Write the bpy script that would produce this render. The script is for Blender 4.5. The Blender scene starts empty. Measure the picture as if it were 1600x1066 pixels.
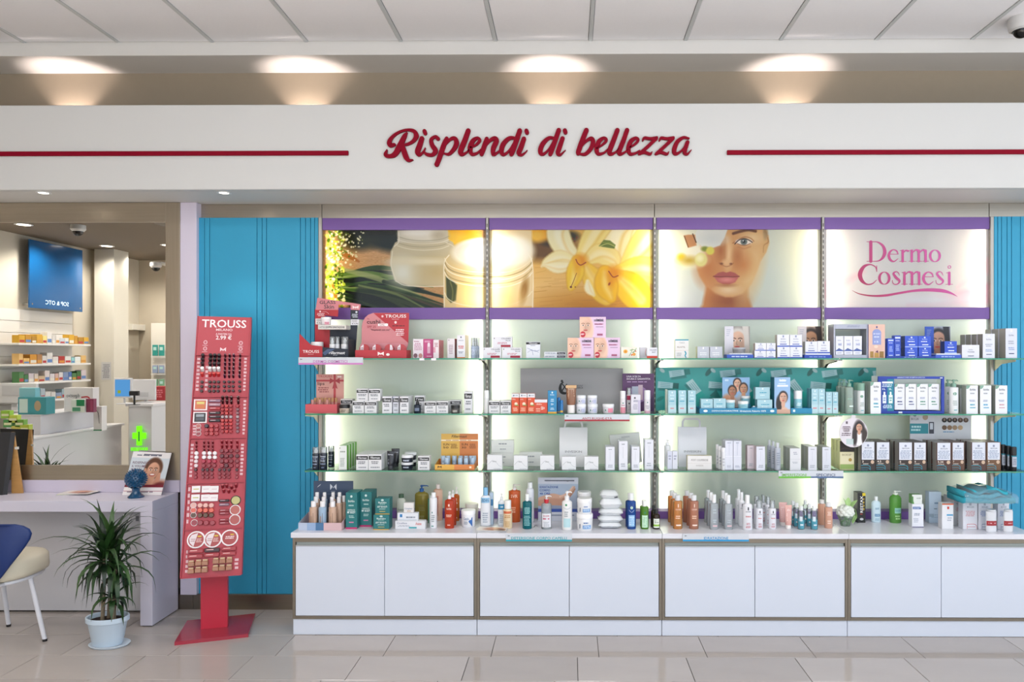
import bpy, bmesh, math, random
import numpy as np
from mathutils import Vector, Matrix
random.seed(7); rng = np.random.default_rng(5)
S = bpy.context.scene
COL = S.collection
PI = math.pi
# ------------------------------------------------------------------ camera
F = 1151.0; PPX, PPY = 879.8, 553.6
CAM = Vector((1.640, -4.853, 1.677)); YAW = math.radians(0.49)
cd = bpy.data.cameras.new('camera'); co = bpy.data.objects.new('camera', cd); COL.objects.link(co)
cd.sensor_fit = 'HORIZONTAL'; cd.sensor_width = 36; cd.lens = F / 1600 * 36
cd.shift_x = (800 - PPX) / 1600; cd.shift_y = (PPY - 533) / 1600; cd.clip_start = .05; cd.clip_end = 200
co.location = CAM; co.rotation_euler = (PI / 2, 0, YAW)
S.camera = co
# ------------------------------------------------------------------ light and exposure
S.view_settings.view_transform = 'Standard'; S.view_settings.look = 'None'
S.view_settings.gamma = 1.0; S.view_settings.use_curve_mapping = False
S.view_settings.exposure = 0.3
w = bpy.data.worlds.new('daylight'); S.world = w; w.use_nodes = True
bg = w.node_tree.nodes['Background']; bg.inputs[0].default_value = (0.80, 0.90, 1.0, 1); bg.inputs[1].default_value = 1.75
sl = bpy.data.lights.new('sun', 'SUN'); sl.energy = 18.0; sl.color = (1, .99, .97); sl.angle = .01
so_ = bpy.data.objects.new('sun', sl); COL.objects.link(so_); so_.rotation_euler = (math.radians(38), 0, math.radians(-14))
def area(name, loc, size, power, color=(1, 1, 1), rot=(0, 0, 0), shape='RECTANGLE'):
    l = bpy.data.lights.new(name, 'AREA'); l.shape = shape; l.size = size[0]; l.size_y = size[1]
    l.energy = power; l.color = color
    o = bpy.data.objects.new(name, l); COL.objects.link(o); o.location = loc; o.rotation_euler = rot
    return o
for i, (x, y) in enumerate([(-0.6, -2.9), (1.8, -2.9), (4.2, -2.9), (-0.6, -5.2), (1.8, -5.2), (4.2, -5.2)]):
    area('unseen_fill_light', (x, y, 3.60), (.58, .58), 15, (1, .985, .96))  # unseen overhead lamps added to brighten the room, no fittings modelled

# ------------------------------------------------------------------ projection helpers (photo pixel + real depth -> world point)
_f = Vector((-math.sin(YAW), math.cos(YAW), 0)); _r = Vector((math.cos(YAW), math.sin(YAW), 0))
def ray(u, v): return _f + _r * ((u - PPX) / F) + Vector((0, 0, (PPY - v) / F))
def at(u, v, Y):
    d = ray(u, v); return CAM + d * ((Y - CAM.y) / d.y)
def atz(u, v, z):
    d = ray(u, v); return CAM + d * ((z - CAM.z) / d.z)
def atx(u, v, x):
    d = ray(u, v); return CAM + d * ((x - CAM.x) / d.x)
def mpp(u, Y):
    return (at(u + 1, 500, Y) - at(u, 500, Y)).x
CROP = dict(A=(450, 470, 5.161), B=(450, 650, 5.077), C=(740, 470, 5.161), D=(740, 640, 4.845), E=(1010, 470, 5.161),
            F=(1010, 640, 4.845), G=(1290, 470, 5.161), H=(1290, 640, 4.845), K=(460, 450, 8.0), L=(270, 480, 4.843),
            M=(270, 680, 3.136), N=(0, 300, 4.1), O=(0, 540, 4.1), P=(590, 190, 6.154), Q=(830, 190, 6.154),
            T=(1330, 360, 8.883), Z=(0, 0, 1.0))
def cu(c, x): return CROP[c][0] + x / CROP[c][2]
def cv(c, y): return CROP[c][1] + y / CROP[c][2]

# ------------------------------------------------------------------ materials
def lin(h):
    h = h.lstrip('#'); c = [int(h[i:i + 2], 16) / 255 for i in (0, 2, 4)]
    return tuple(x / 12.92 if x <= .04045 else ((x + .055) / 1.055) ** 2.4 for x in c)
_M = {}
def mat(h, rough=.45, metal=0., alpha=1., spec=.5, noise=0., nscale=8., bump=0., coat=0., trans=0., emit=0., stretch=None):
    key = (h, rough, metal, alpha, spec, noise, nscale, bump, coat, trans, emit, stretch)
    if key in _M: return _M[key]
    m = bpy.data.materials.new('surface_' + h.lstrip('#')); m.use_nodes = True; nt = m.node_tree
    b = nt.nodes['Principled BSDF']; c = lin(h)
    b.inputs['Base Color'].default_value = (*c, 1); b.inputs['Roughness'].default_value = rough
    b.inputs['Metallic'].default_value = metal; b.inputs['Alpha'].default_value = alpha
    b.inputs['Specular IOR Level'].default_value = spec; b.inputs['Coat Weight'].default_value = coat
    b.inputs['Transmission Weight'].default_value = trans
    if emit:
        b.inputs['Emission Color'].default_value = (*c, 1); b.inputs['Emission Strength'].default_value = emit
    tc = nt.nodes.new('ShaderNodeTexCoord'); n = nt.nodes.new('ShaderNodeTexNoise')
    n.inputs['Scale'].default_value = nscale; n.inputs['Detail'].default_value = 5
    if stretch:
        mp = nt.nodes.new('ShaderNodeMapping'); mp.inputs['Scale'].default_value = stretch
        nt.links.new(tc.outputs['Object'], mp.inputs[0]); nt.links.new(mp.outputs[0], n.inputs[0])
    else: nt.links.new(tc.outputs['Object'], n.inputs[0])
    if noise:
        mx = nt.nodes.new('ShaderNodeMix'); mx.data_type = 'RGBA'
        mx.inputs[6].default_value = (*[min(1, x * (1 + noise)) for x in c], 1)
        mx.inputs[7].default_value = (*[x * (1 - noise) for x in c], 1)
        nt.links.new(n.outputs[0], mx.inputs[0]); nt.links.new(mx.outputs[2], b.inputs['Base Color'])
    if bump:
        bp = nt.nodes.new('ShaderNodeBump'); bp.inputs['Strength'].default_value = bump; bp.inputs['Distance'].default_value = .002
        nt.links.new(n.outputs[0], bp.inputs['Height']); nt.links.new(bp.outputs[0], b.inputs['Normal'])
    _M[key] = m; return m
def nodemat(name):
    m = bpy.data.materials.new(name); m.use_nodes = True; nt = m.node_tree
    for n in list(nt.nodes): nt.nodes.remove(n)
    return m, nt, nt.nodes.new('ShaderNodeOutputMaterial')
def glass_mat(tint, diff, gloss=.06, name='clear_glass'):
    m, nt, out = nodemat(name)
    t = nt.nodes.new('ShaderNodeBsdfTransparent'); t.inputs[0].default_value = (*lin(tint), 1)
    g = nt.nodes.new('ShaderNodeBsdfGlossy'); g.inputs['Roughness'].default_value = .04
    d = nt.nodes.new('ShaderNodeBsdfDiffuse'); d.inputs[0].default_value = (*lin(tint), 1)
    lw = nt.nodes.new('ShaderNodeFresnel'); lw.inputs[0].default_value = 1.45
    a = nt.nodes.new('ShaderNodeMixShader'); a.inputs[0].default_value = diff
    nt.links.new(t.outputs[0], a.inputs[1]); nt.links.new(d.outputs[0], a.inputs[2])
    b = nt.nodes.new('ShaderNodeMixShader'); nt.links.new(lw.outputs[0], b.inputs[0])
    nt.links.new(a.outputs[0], b.inputs[1]); nt.links.new(g.outputs[0], b.inputs[2]); nt.links.new(b.outputs[0], out.inputs[0])
    return m
_G = {}
def tint(h, diff=.35):
    if (h, diff) not in _G: _G[(h, diff)] = glass_mat(h, diff, name='tinted_plastic')
    return _G[(h, diff)]
def backlit_mat(name, color=None, image=None, tr=.55):
    m, nt, out = nodemat(name)
    d = nt.nodes.new('ShaderNodeBsdfDiffuse'); t = nt.nodes.new('ShaderNodeBsdfTranslucent'); g = nt.nodes.new('ShaderNodeBsdfGlossy')
    g.inputs['Roughness'].default_value = .06
    fr = nt.nodes.new('ShaderNodeFresnel'); fr.inputs[0].default_value = 1.4
    if image:
        im = nt.nodes.new('ShaderNodeTexImage'); im.image = image; im.extension = 'EXTEND'
        for n in (d, t): nt.links.new(im.outputs[0], n.inputs[0])
    else:
        for n in (d, t): n.inputs[0].default_value = (*lin(color), 1)
    a = nt.nodes.new('ShaderNodeMixShader'); a.inputs[0].default_value = tr
    nt.links.new(d.outputs[0], a.inputs[1]); nt.links.new(t.outputs[0], a.inputs[2])
    b = nt.nodes.new('ShaderNodeMixShader'); nt.links.new(fr.outputs[0], b.inputs[0])
    nt.links.new(a.outputs[0], b.inputs[1]); nt.links.new(g.outputs[0], b.inputs[2]); nt.links.new(b.outputs[0], out.inputs[0])
    return m
def image_mat(img, rough=.35):
    m = bpy.data.materials.new('print_' + img.name); m.use_nodes = True; nt = m.node_tree
    b = nt.nodes['Principled BSDF']; b.inputs['Roughness'].default_value = rough
    im = nt.nodes.new('ShaderNodeTexImage'); im.image = img; im.extension = 'EXTEND'
    nt.links.new(im.outputs[0], b.inputs['Base Color']); return m
def emis(h, s):
    key = ('em', h, s)
    if key in _M: return _M[key]
    m, nt, out = nodemat('light_source'); e = nt.nodes.new('ShaderNodeEmission')
    e.inputs[0].default_value = (*lin(h), 1); e.inputs[1].default_value = s; nt.links.new(e.outputs[0], out.inputs[0])
    _M[key] = m; return m
WHITE = mat('dcdcde', .4); 
STEEL = mat('b3aa9e', .3, 1., noise=.12, nscale=3, stretch=(1, 1, 40))
CHROME = mat('c8c8c8', .15, 1.)
BLACK = mat('17171a', .35)

# ------------------------------------------------------------------ mesh builder
class MB:
    def __init__(s): s.v = []; s.f = []; s.m = []; s.sm = []; s.mats = []; s.uv = {}
    def mi(s, m):
        if m not in s.mats: s.mats.append(m)
        return s.mats.index(m)
    def add(s, vs, fs, m, smooth=False):
        b = len(s.v); k = s.mi(m); s.v += [tuple(p) for p in vs]
        for f in fs: s.f.append([b + i for i in f]); s.m.append(k); s.sm.append(smooth)
        return s
    def box(s, x0, x1, y0, y1, z0, z1, m, bev=0.):
        c = min(bev, .45 * (x1 - x0), .45 * (y1 - y0), .45 * (z1 - z0))
        if c <= 0:
            vs = [(x, y, z) for z in (z0, z1) for y in (y0, y1) for x in (x0, x1)]
            return s.add(vs, [(0, 2, 3, 1), (4, 5, 7, 6), (0, 1, 5, 4), (2, 6, 7, 3), (0, 4, 6, 2), (1, 3, 7, 5)], m)
        X = ((x0, x1), (y0, y1), (z0, z1)); vs = []; idx = {}
        for a in (0, 1):
            for b in (0, 1):
                for d in (0, 1):
                    for ax in range(3):
                        p = []
                        for i, q in enumerate((a, b, d)):
                            val = X[i][q]
                            if i != ax: val += c if q == 0 else -c
                            p.append(val)
                        idx[(a, b, d, ax)] = len(vs); vs.append(p)
        fs = []
        for ax in range(3):
            o = [i for i in range(3) if i != ax]
            for q in (0, 1):
                ring = []
                for (i, j) in ((0, 0), (1, 0), (1, 1), (0, 1)):
                    k = [0, 0, 0]; k[ax] = q; k[o[0]] = i; k[o[1]] = j; ring.append(idx[(*k, ax)])
                fs.append(ring)
            for (i, j) in ((0, 0), (0, 1), (1, 0), (1, 1)):
                k0 = [0, 0, 0]; k0[o[0]] = i; k0[o[1]] = j; k1 = list(k0); k1[ax] = 1
                fs.append([idx[(*k0, o[0])], idx[(*k1, o[0])], idx[(*k1, o[1])], idx[(*k0, o[1])]])
        for a in (0, 1):
            for b in (0, 1):
                for d in (0, 1): fs.append([idx[(a, b, d, i)] for i in range(3)])
        # orient outward
        cen = Vector(((x0 + x1) / 2, (y0 + y1) / 2, (z0 + z1) / 2)); out = []
        for f in fs:
            p = [Vector(vs[i]) for i in f]; n = (p[1] - p[0]).cross(p[2] - p[0])
            out.append(f if n.dot(sum(p, Vector()) / len(p) - cen) > 0 else f[::-1])
        return s.add(vs, out, m)
    def lathe(s, prof, m, seg=20, cx=0, cy=0, sx=1., sy=1., close=True, z0=0.):
        # prof: list of (r,z); sharp corners are split
        pr = list(prof); segs = [[pr[0]]]
        for i in range(1, len(pr)):
            segs[-1].append(pr[i])
            if i < len(pr) - 1:
                a = Vector((pr[i][0] - pr[i - 1][0], pr[i][1] - pr[i - 1][1])); b = Vector((pr[i + 1][0] - pr[i][0], pr[i + 1][1] - pr[i][1]))
                if a.length > 1e-9 and b.length > 1e-9 and a.angle(b) > .7: segs.append([pr[i]])
        for sg in segs:
            vs = []; fs = []
            for (r, z) in sg:
                for k in range(seg):
                    t = 2 * PI * k / seg; vs.append((cx + r * sx * math.cos(t), cy + r * sy * math.sin(t), z + z0))
            for i in range(len(sg) - 1):
                for k in range(seg):
                    k2 = (k + 1) % seg; fs.append((i * seg + k, i * seg + k2, (i + 1) * seg + k2, (i + 1) * seg + k))
            s.add(vs, fs, m, True)
        if close:
            for (r, z), fl in ((pr[0], True), (pr[-1], False)):
                if r > 1e-6:
                    vs = [(cx + r * sx * math.cos(2 * PI * k / seg), cy + r * sy * math.sin(2 * PI * k / seg), z + z0) for k in range(seg)]
                    s.add(vs, [list(range(seg))[::-1] if fl else list(range(seg))], m)
        return s
    def tube(s, pts, r, m, seg=8, cap=True):
        pts = [Vector(p) for p in pts]; rs = r if isinstance(r, (list, tuple)) else [r] * len(pts); vs = []; fs = []
        up = None
        for i, p in enumerate(pts):
            d = (pts[min(i + 1, len(pts) - 1)] - pts[max(i - 1, 0)]).normalized()
            if up is None: up = Vector((0, 0, 1)) if abs(d.z) < .9 else Vector((1, 0, 0))
            a = d.cross(up).normalized(); up = a.cross(d).normalized()
            for k in range(seg):
                t = 2 * PI * k / seg; vs.append(p + (a * math.cos(t) + up * math.sin(t)) * rs[i])
        for i in range(len(pts) - 1):
            for k in range(seg):
                k2 = (k + 1) % seg; fs.append((i * seg + k2, i * seg + k, (i + 1) * seg + k, (i + 1) * seg + k2))
        s.add(vs, fs, m, True)
        if cap:
            s.add(vs[:seg], [list(range(seg))], m); s.add(vs[-seg:], [list(range(seg))[::-1]], m)
        return s
    def prism(s, poly, y0, y1, m, mside=None):
        # polygon in xz (counter-clockwise seen from -Y), extruded y0 (front) .. y1
        n = len(poly); vs = [(x, y0, z) for x, z in poly] + [(x, y1, z) for x, z in poly]
        s.add(vs, [list(range(n)), list(range(2 * n - 1, n - 1, -1))], m)
        s.add(vs, [(i, n + i, n + (i + 1) % n, (i + 1) % n) for i in range(n)], mside or m)
        return s
    def sphere(s, c, r, m, seg=14, rings=8, sz=(1, 1, 1)):
        pr = [(max(r * math.sin(PI * i / rings), 1e-5), -r * math.cos(PI * i / rings)) for i in range(rings + 1)]
        vs = []; fs = []
        for (q, z) in pr:
            for k in range(seg):
                t = 2 * PI * k / seg; vs.append((c[0] + q * sz[0] * math.cos(t), c[1] + q * sz[1] * math.sin(t), c[2] + z * sz[2]))
        for i in range(rings):
            for k in range(seg):
                k2 = (k + 1) % seg; fs.append((i * seg + k, i * seg + k2, (i + 1) * seg + k2, (i + 1) * seg + k))
        return s.add(vs, fs, m, True)
    def mesh(s, name):
        me = bpy.data.meshes.new(name); me.from_pydata(s.v, [], s.f)
        for m in s.mats: me.materials.append(m)
        me.polygons.foreach_set('material_index', s.m); me.polygons.foreach_set('use_smooth', s.sm); me.update()
        return me
    def build(s, name, parent=None, loc=(0, 0, 0), rot=(0, 0, 0)):
        return obj(name, s.mesh(name), parent, loc, rot)
def obj(name, data, parent=None, loc=(0, 0, 0), rot=(0, 0, 0)):
    o = bpy.data.objects.new(name, data); COL.objects.link(o); o.location = loc; o.rotation_euler = rot
    if parent: o.parent = parent
    return o
NTH = 'first second third fourth fifth sixth seventh eighth ninth tenth eleventh twelfth thirteenth fourteenth fifteenth sixteenth seventeenth eighteenth nineteenth twentieth twenty-first twenty-second twenty-third twenty-fourth'.split()
def tag(o, label, cat, group=None, kind=None):
    if label: o['label'] = label
    if cat: o['category'] = cat
    if group: o['group'] = group
    if kind: o['kind'] = kind
    return o
def struct(o): o['kind'] = 'structure'; return o
def empty(name, loc, rz=0.): return obj(name, None, None, loc, (0, 0, rz))
def copy_tree(o, loc, label=None, group=None, rz=None):
    r = o.copy(); COL.objects.link(r); r.location = loc
    if rz is not None: r.rotation_euler = (0, 0, rz)
    if label: r['label'] = label
    if group: r['group'] = group
    for ch in o.children:
        c = ch.copy(); COL.objects.link(c); c.parent = r
        for g in ch.children:
            d = g.copy(); COL.objects.link(d); d.parent = c
    return r
# ------------------------------------------------------------------ text as flat mesh
_TX = {}
def textgeo(body, shear=0., bold=.012):
    key = (body, shear, bold)
    if key not in _TX:
        c = bpy.data.curves.new('text', 'FONT'); c.body = body; c.size = 1; c.shear = shear; c.offset = bold; c.resolution_u = 2
        o = bpy.data.objects.new('text', c); me = o.to_mesh()
        vs = np.array([v.co[:2] for v in me.vertices]) if len(me.vertices) else np.zeros((0, 2))
        fs = [list(p.vertices) for p in me.polygons]
        o.to_mesh_clear(); bpy.data.objects.remove(o); bpy.data.curves.remove(c)
        if len(vs):
            lo, hi = vs.min(0), vs.max(0); vs = (vs - lo) / np.maximum(hi - lo, 1e-6); asp = (hi - lo)[0] / max((hi - lo)[1], 1e-6)
        else: asp = 1
        _TX[key] = (vs, fs, asp)
    return _TX[key]
def stroke_poly(pts, n=6):
    # catmull-rom through (x,y,w)
    P = [np.array(p, float) for p in pts]; P = [2 * P[0] - P[1]] + P + [2 * P[-1] - P[-2]]; out = []
    for i in range(1, len(P) - 2):
        for k in range(n):
            t = k / n; a, b, c, d = P[i - 1:i + 3]
            out.append(.5 * (2 * b + (c - a) * t + (2 * a - 5 * b + 4 * c - d) * t * t + (3 * b - a - 3 * c + d) * t ** 3))
    out.append(P[-2]); return out
def stroke_geo(pts, n=6, cap=True):
    # flat ribbon with round ends: outline polygon quads in (x,y)
    c = stroke_poly(pts, n) if len(pts) > 2 else [np.array(p, float) for p in pts]; L = []; R = []
    for i, p in enumerate(c):
        d = c[min(i + 1, len(c) - 1)][:2] - c[max(i - 1, 0)][:2]; d = d / (np.hypot(*d) + 1e-9); nn = np.array([-d[1], d[0]]); h = max(p[2], 1) / 2
        L.append(p[:2] + nn * h); R.append(p[:2] - nn * h)
    return c, L, R
def face_print(spec, wd, ht, wrap=None, y=0., name='print', parent=None, jitter=3, zoff=0.):
    """flat print on a front face: fractions (x 0..1 from the left, z 0..1 from the bottom). wrap = radius of a round body."""
    mb = MB(); rnd = random.Random(jitter); lay = [0]
    def put(pts, faces, col):
        lay[0] += 1; off = .0006 + .00008 * lay[0]; vs = []
        for (x, z) in pts:
            X = (x - .5) * wd; Z = z * ht + zoff
            if wrap:
                a = max(-1.5, min(1.5, X / wrap)); vs.append((math.sin(a) * (wrap + off), -math.cos(a) * (wrap + off), Z))
            else: vs.append((X, y - off, Z))
        mb.add(vs, faces, mat(col, .5) if isinstance(col, str) else col)
    def rect(x0, z0, x1, z1, col):
        n = 8 if (wrap and (x1 - x0) * wd > .25 * wrap) else 1
        pts = []; fs = []
        for i in range(n + 1):
            x = x0 + (x1 - x0) * i / n; pts += [(x, z0), (x, z1)]
        for i in range(n): fs.append((2 * i, 2 * i + 2, 2 * i + 3, 2 * i + 1))
        put(pts, fs, col)
    for q in spec:
        k = q[0]
        if k == 'r': rect(*q[1:6])
        elif k == 't':
            vs, fs, asp = textgeo(q[1], q[7] if len(q) > 7 else 0.)
            x0, z0, x1, z1 = q[2:6]
            if len(vs): put([(x0 + a * (x1 - x0), z0 + b * (z1 - z0)) for a, b in vs], fs, q[6])
        elif k == 'l':       # lines of small print
            x0, z0, x1, z1, n, col = q[1:7]; pts = []; fs = []; dz = (z1 - z0) / max(n, 1)
            for i in range(n):
                z = z1 - dz * (i + .5); x = x0 + (x1 - x0) * (rnd.random() * .15); xe = x1 - (x1 - x0) * rnd.random() * .2
                while x < xe:
                    e = min(xe, x + (x1 - x0) * (.1 + .2 * rnd.random())); b = len(pts); h = dz * .3
                    pts += [(x, z - h), (e, z - h), (e, z + h), (x, z + h)]; fs.append((b, b + 1, b + 2, b + 3)); x = e + (x1 - x0) * .04
            if fs: put(pts, fs, col)
        elif k == 'e':
            cx, cz, rx, rz, col = q[1:6]; n = 18
            put([(cx + rx * math.cos(2 * PI * i / n), cz + rz * math.sin(2 * PI * i / n)) for i in range(n)], [list(range(n))], col)
        elif k == 'p': put(q[1], [list(range(len(q[1])))], q[2])
        elif k == 's':       # brush stroke, width as fraction of face width
            asp = wd / ht
            c, L, R = stroke_geo([(a * wd, b * ht, 0) for a, b, _ in q[1]], 5)
            cc = stroke_poly(q[1], 5) if len(q[1]) > 2 else [np.array(a, float) for a in q[1]]
            pts = []; fs = []
            for i, p in enumerate(c):
                d = (c[min(i + 1, len(c) - 1)] - c[max(i - 1, 0)])[:2]; d = d / (np.hypot(*d) + 1e-12); h = cc[i][2] * wd / 2
                for sg in (1, -1): pts.append(((p[0] - d[1] * h * sg) / wd, (p[1] + d[0] * h * sg) / ht))
            for i in range(len(c) - 1): fs.append((2 * i + 1, 2 * i + 3, 2 * i + 2, 2 * i))
            put(pts, fs, q[2])
    if not mb.f: return None
    return mb.build(name, parent)
def picture(img, x0, x1, z0, z1, y, parent, name='printed_picture', m=None):
    me = bpy.data.meshes.new(name); me.from_pydata([(x0, y, z0), (x1, y, z0), (x1, y, z1), (x0, y, z1)], [], [(0, 1, 2, 3)])
    uv = me.uv_layers.new(name='uv'); 
    for i, c in enumerate(((0, 0), (1, 0), (1, 1), (0, 1))): uv.data[i].uv = c
    me.materials.append(m or image_mat(img)); return obj(name, me, parent)
# ------------------------------------------------------------------ printed pictures, computed here (flat prints only)
class Paint:
    def __init__(s, wd, ht, ox, oy, sc, bgc):
        # wd, ht in user units starting at (ox, oy); sc pixels per unit
        s.W, s.H = int(round(wd * sc)), int(round(ht * sc)); s.ox, s.oy, s.sc = ox, oy, sc
        s.a = np.zeros((s.H, s.W, 3)); s.a[:] = s.c(bgc)
        yy, xx = np.mgrid[0:s.H, 0:s.W]; s.X = ox + (xx + .5) / sc; s.Y = oy + (yy + .5) / sc
    def c(s, h):
        if not isinstance(h, str): return np.array(h, float)
        h = h.lstrip('#'); return np.array([int(h[i:i + 2], 16) / 255 for i in (0, 2, 4)])
    def mixm(s, m, col, al=1.): m = (np.clip(m, 0, 1) * al)[..., None]; s.a = s.a * (1 - m) + s.c(col) * m; return s
    def ell(s, cx, cy, rx, ry, col, soft=.1, rot=0., al=1.):
        c, n = math.cos(rot), math.sin(rot); dx, dy = s.X - cx, s.Y - cy
        q = np.hypot((dx * c + dy * n) / rx, (-dx * n + dy * c) / ry)
        return s.mixm((1 + soft - q) / (2 * soft) if soft else (q < 1) * 1., col, al)
    def rect(s, x0, y0, x1, y1, col, soft=.6, al=1.):
        d = np.minimum(np.minimum(s.X - x0, x1 - s.X), np.minimum(s.Y - y0, y1 - s.Y)); return s.mixm(d / soft + .5, col, al)
    def _seg(s, p, q):
        d = np.array(q[:2]) - np.array(p[:2]); L = max(d @ d, 1e-9)
        t = np.clip(((s.X - p[0]) * d[0] + (s.Y - p[1]) * d[1]) / L, 0, 1)
        return np.hypot(s.X - p[0] - t * d[0], s.Y - p[1] - t * d[1]), t
    def stroke(s, pts, wd, col, soft=.8, al=1.):
        pts = [tuple(p) + ((wd,) if len(p) == 2 else ()) for p in pts]; c = stroke_poly(pts, 5) if len(pts) > 2 else pts
        best = np.full(s.X.shape, -1e9)
        for p, q in zip(c[:-1], c[1:]):
            d, t = s._seg(p, q); best = np.maximum(best, (p[2] + (q[2] - p[2]) * t) / 2 - d)
        return s.mixm(best / soft + .5, col, al)
    def poly(s, pts, col, soft=.8, al=1.):
        ins = np.zeros(s.X.shape, bool); dm = np.full(s.X.shape, 1e9)
        for p, q in zip(pts, pts[1:] + pts[:1]):
            if p[1] != q[1]:
                ins ^= ((p[1] > s.Y) != (q[1] > s.Y)) & (s.X < (q[0] - p[0]) * (s.Y - p[1]) / (q[1] - p[1]) + p[0])
            dm = np.minimum(dm, s._seg(p, q)[0])
        return s.mixm(np.where(ins, dm, -dm) / soft + .5, col, al)
    def grain(s, amp, sx=1, sy=1):
        n = rng.standard_normal((s.H // sy + 2, s.W // sx + 2)); n = np.kron(n, np.ones((sy, sx)))[:s.H, :s.W]
        n = (n + np.roll(n, 1, 0) + np.roll(n, 1, 1)) / 2; s.a = s.a + amp * n[..., None]; return s
    def image(s, name):
        im = bpy.data.images.new(name, s.W, s.H); px = np.ones((s.H, s.W, 4), np.float32); px[..., :3] = np.clip(s.a, 0, 1)[::-1]
        im.pixels.foreach_set(px.ravel()); im.update(); im.pack(); return im

def paint_jars():           # bay 1: cream jar, leaves, blossoms (photo pixel units)
    p = Paint(262, 124, 502, 358, 2.6, 'c0905a')
    p.ell(640, 370, 60, 60, 'd2a878', .8); p.grain(.02, 8, 1)
    p.ell(605, 365, 60, 26, '141c14', .25, .25); p.ell(560, 372, 30, 18, '20240f', .4); p.ell(575, 352, 60, 16, '10180e', .3)
    p.ell(715, 362, 34, 16, 'f0b010', .35); p.ell(712, 372, 22, 12, 'f8c838', .5)
    for i in range(46):
        t = i / 46; x0 = 515 + 20 * rng.random(); y0 = 425 + 45 * rng.random(); ang = -.15 + .75 * rng.random(); L = 90 + 110 * rng.random()
        x1, y1 = x0 + L * math.cos(ang), y0 + L * math.sin(ang) * .75 + 8
        g = ['0c1808', '16280f', '2a4418', '40601f', '5c7a30', '0e140a', '84984c'][i % 7]
        p.stroke([(x0, y0, 3), ((x0 + x1) / 2, (y0 + y1) / 2 - 8, 5 + 3 * rng.random()), (x1, y1, 1)], 4, g, 1.2)
    p.poly([(560, 445), (610, 452), (700, 478), (700, 484), (540, 484)], '0b1208', 6, .65)
    p.stroke([(530, 420, 6), (580, 432, 9), (615, 445, 6), (660, 462, 2)], 5, '9aa46a', 2, .8)
    p.stroke([(560, 446, 3), (620, 460, 4), (665, 482, 2)], 5, '7c8c4c', 1.5, .8); p.stroke([(600, 440, 6), (650, 452, 7), (698, 466, 2)], 5, '16260f', 2)
    p.stroke([(528, 392, 7), (545, 400, 8), (560, 408, 3)], 5, 'a8682c', 1.5); p.stroke([(516, 440, 4), (524, 470, 5), (528, 484, 4)], 5, 'a06a20', 1.5)
    for i in range(230):
        x = 506 + 30 * rng.random() ** .8; y = 360 + 122 * rng.random(); p.ell(x, y, 1.5 + 2 * rng.random(), 1 + 1.5 * rng.random(), ['e8e060', 'b8c830', 'fff4b0', '86a020', '405a10'][i % 5], .4, rng.random() * 3)
    for i in range(120):
        x = 515 + 55 * rng.random(); y = 360 + 55 * rng.random()
        if (x - 500) / 78 + (y - 360) / 150 < 1.0: p.ell(x, y, .8 + 1.3 * rng.random(), .8 + 1.1 * rng.random(), ['f4eccc', 'd8d0a0', 'e8e4c0', '5c6a20'][i % 4], .5)
    # jar behind
    p.poly([(611, 392), (618, 378), (630, 371), (700, 371), (711, 377), (718, 392), (719, 412), (715, 438), (703, 447), (640, 447), (617, 438), (610, 412)], 'cfc4a4', 2)
    p.poly([(613, 400), (717, 400), (718, 414), (713, 437), (702, 444), (640, 444), (619, 436), (612, 412)], 'd6cba6', 3); p.ell(630, 426, 20, 19, 'e8e8dc', .8); p.ell(688, 424, 28, 20, 'c9b484', .8, 0, .85); p.ell(660, 408, 44, 5, 'e6dcc0', .6)
    p.poly([(622, 358), (703, 358), (704, 378), (622, 378)], 'd6cfba', 2); p.ell(663, 363, 36, 12, 'e9e3d4', .25); p.ell(655, 362, 20, 5, 'f6f2e8', .5); p.ell(690, 367, 12, 8, 'c9bfa6', .6)
    for k in range(4): p.stroke([(622, 368 + 5 * k), (640, 373 + 5 * k), (663, 375 + 5 * k), (690, 373 + 5 * k), (705, 368 + 5 * k)], 1.1, 'f4efe0' if k % 2 else 'a89f86', .9, .75)
    p.stroke([(617, 384), (624, 377), (624, 362)], 1.3, 'f8f4e8', 1, .8); p.stroke([(614, 392), (612, 415), (619, 436)], 1.6, 'f2ecda', 1.2, .7); p.stroke([(619, 439), (640, 447), (704, 447), (715, 439)], 1.4, 'f8f3e4', 1, .9); p.stroke([(700, 378), (712, 384), (717, 396)], 1.2, 'f4ecd8', 1, .7)
    # front jar, cut by the panel edge
    p.poly([(697, 412), (699, 402), (707, 396), (770, 396), (770, 484), (696, 484)], 'dcc590', 2); p.poly([(718, 440), (770, 446), (770, 484), (716, 484)], 'ecd08c', 3); p.ell(760, 397, 54, 26, 'd8c8a0', .08); p.ell(761, 394, 51, 23, 'f0ebde', .1); p.ell(762, 393, 42, 17, 'dcd3c0', .2); p.ell(764, 395, 37, 14, 'faf8f2', .3)
    p.poly([(700, 432), (712, 440), (718, 446), (716, 470), (708, 474), (701, 466)], '454a20', 2.5); p.stroke([(707, 440), (711, 455), (710, 470)], 2, '7c7c40', 1.5, .8)
    for y0, c in ((403, 'f6ecd0'), (409, '8c7a50'), (413, 'fbf7ea'), (421, '9a8656'), (425, 'fbf7ea'), (458, 'f6ecd0')): p.stroke([(698, y0), (703, y0 + 9), (715, y0 + 16), (738, y0 + 21), (770, y0 + 23)], 1.3, c, .9, .85)
    p.stroke([(697.5, 482), (697, 440), (697.5, 410), (705, 398)], 1.6, 'fbf6e8', 1, .8); p.ell(755, 468, 26, 14, 'f6dc98', .7)
    return p.image('jar_and_leaves')

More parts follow.
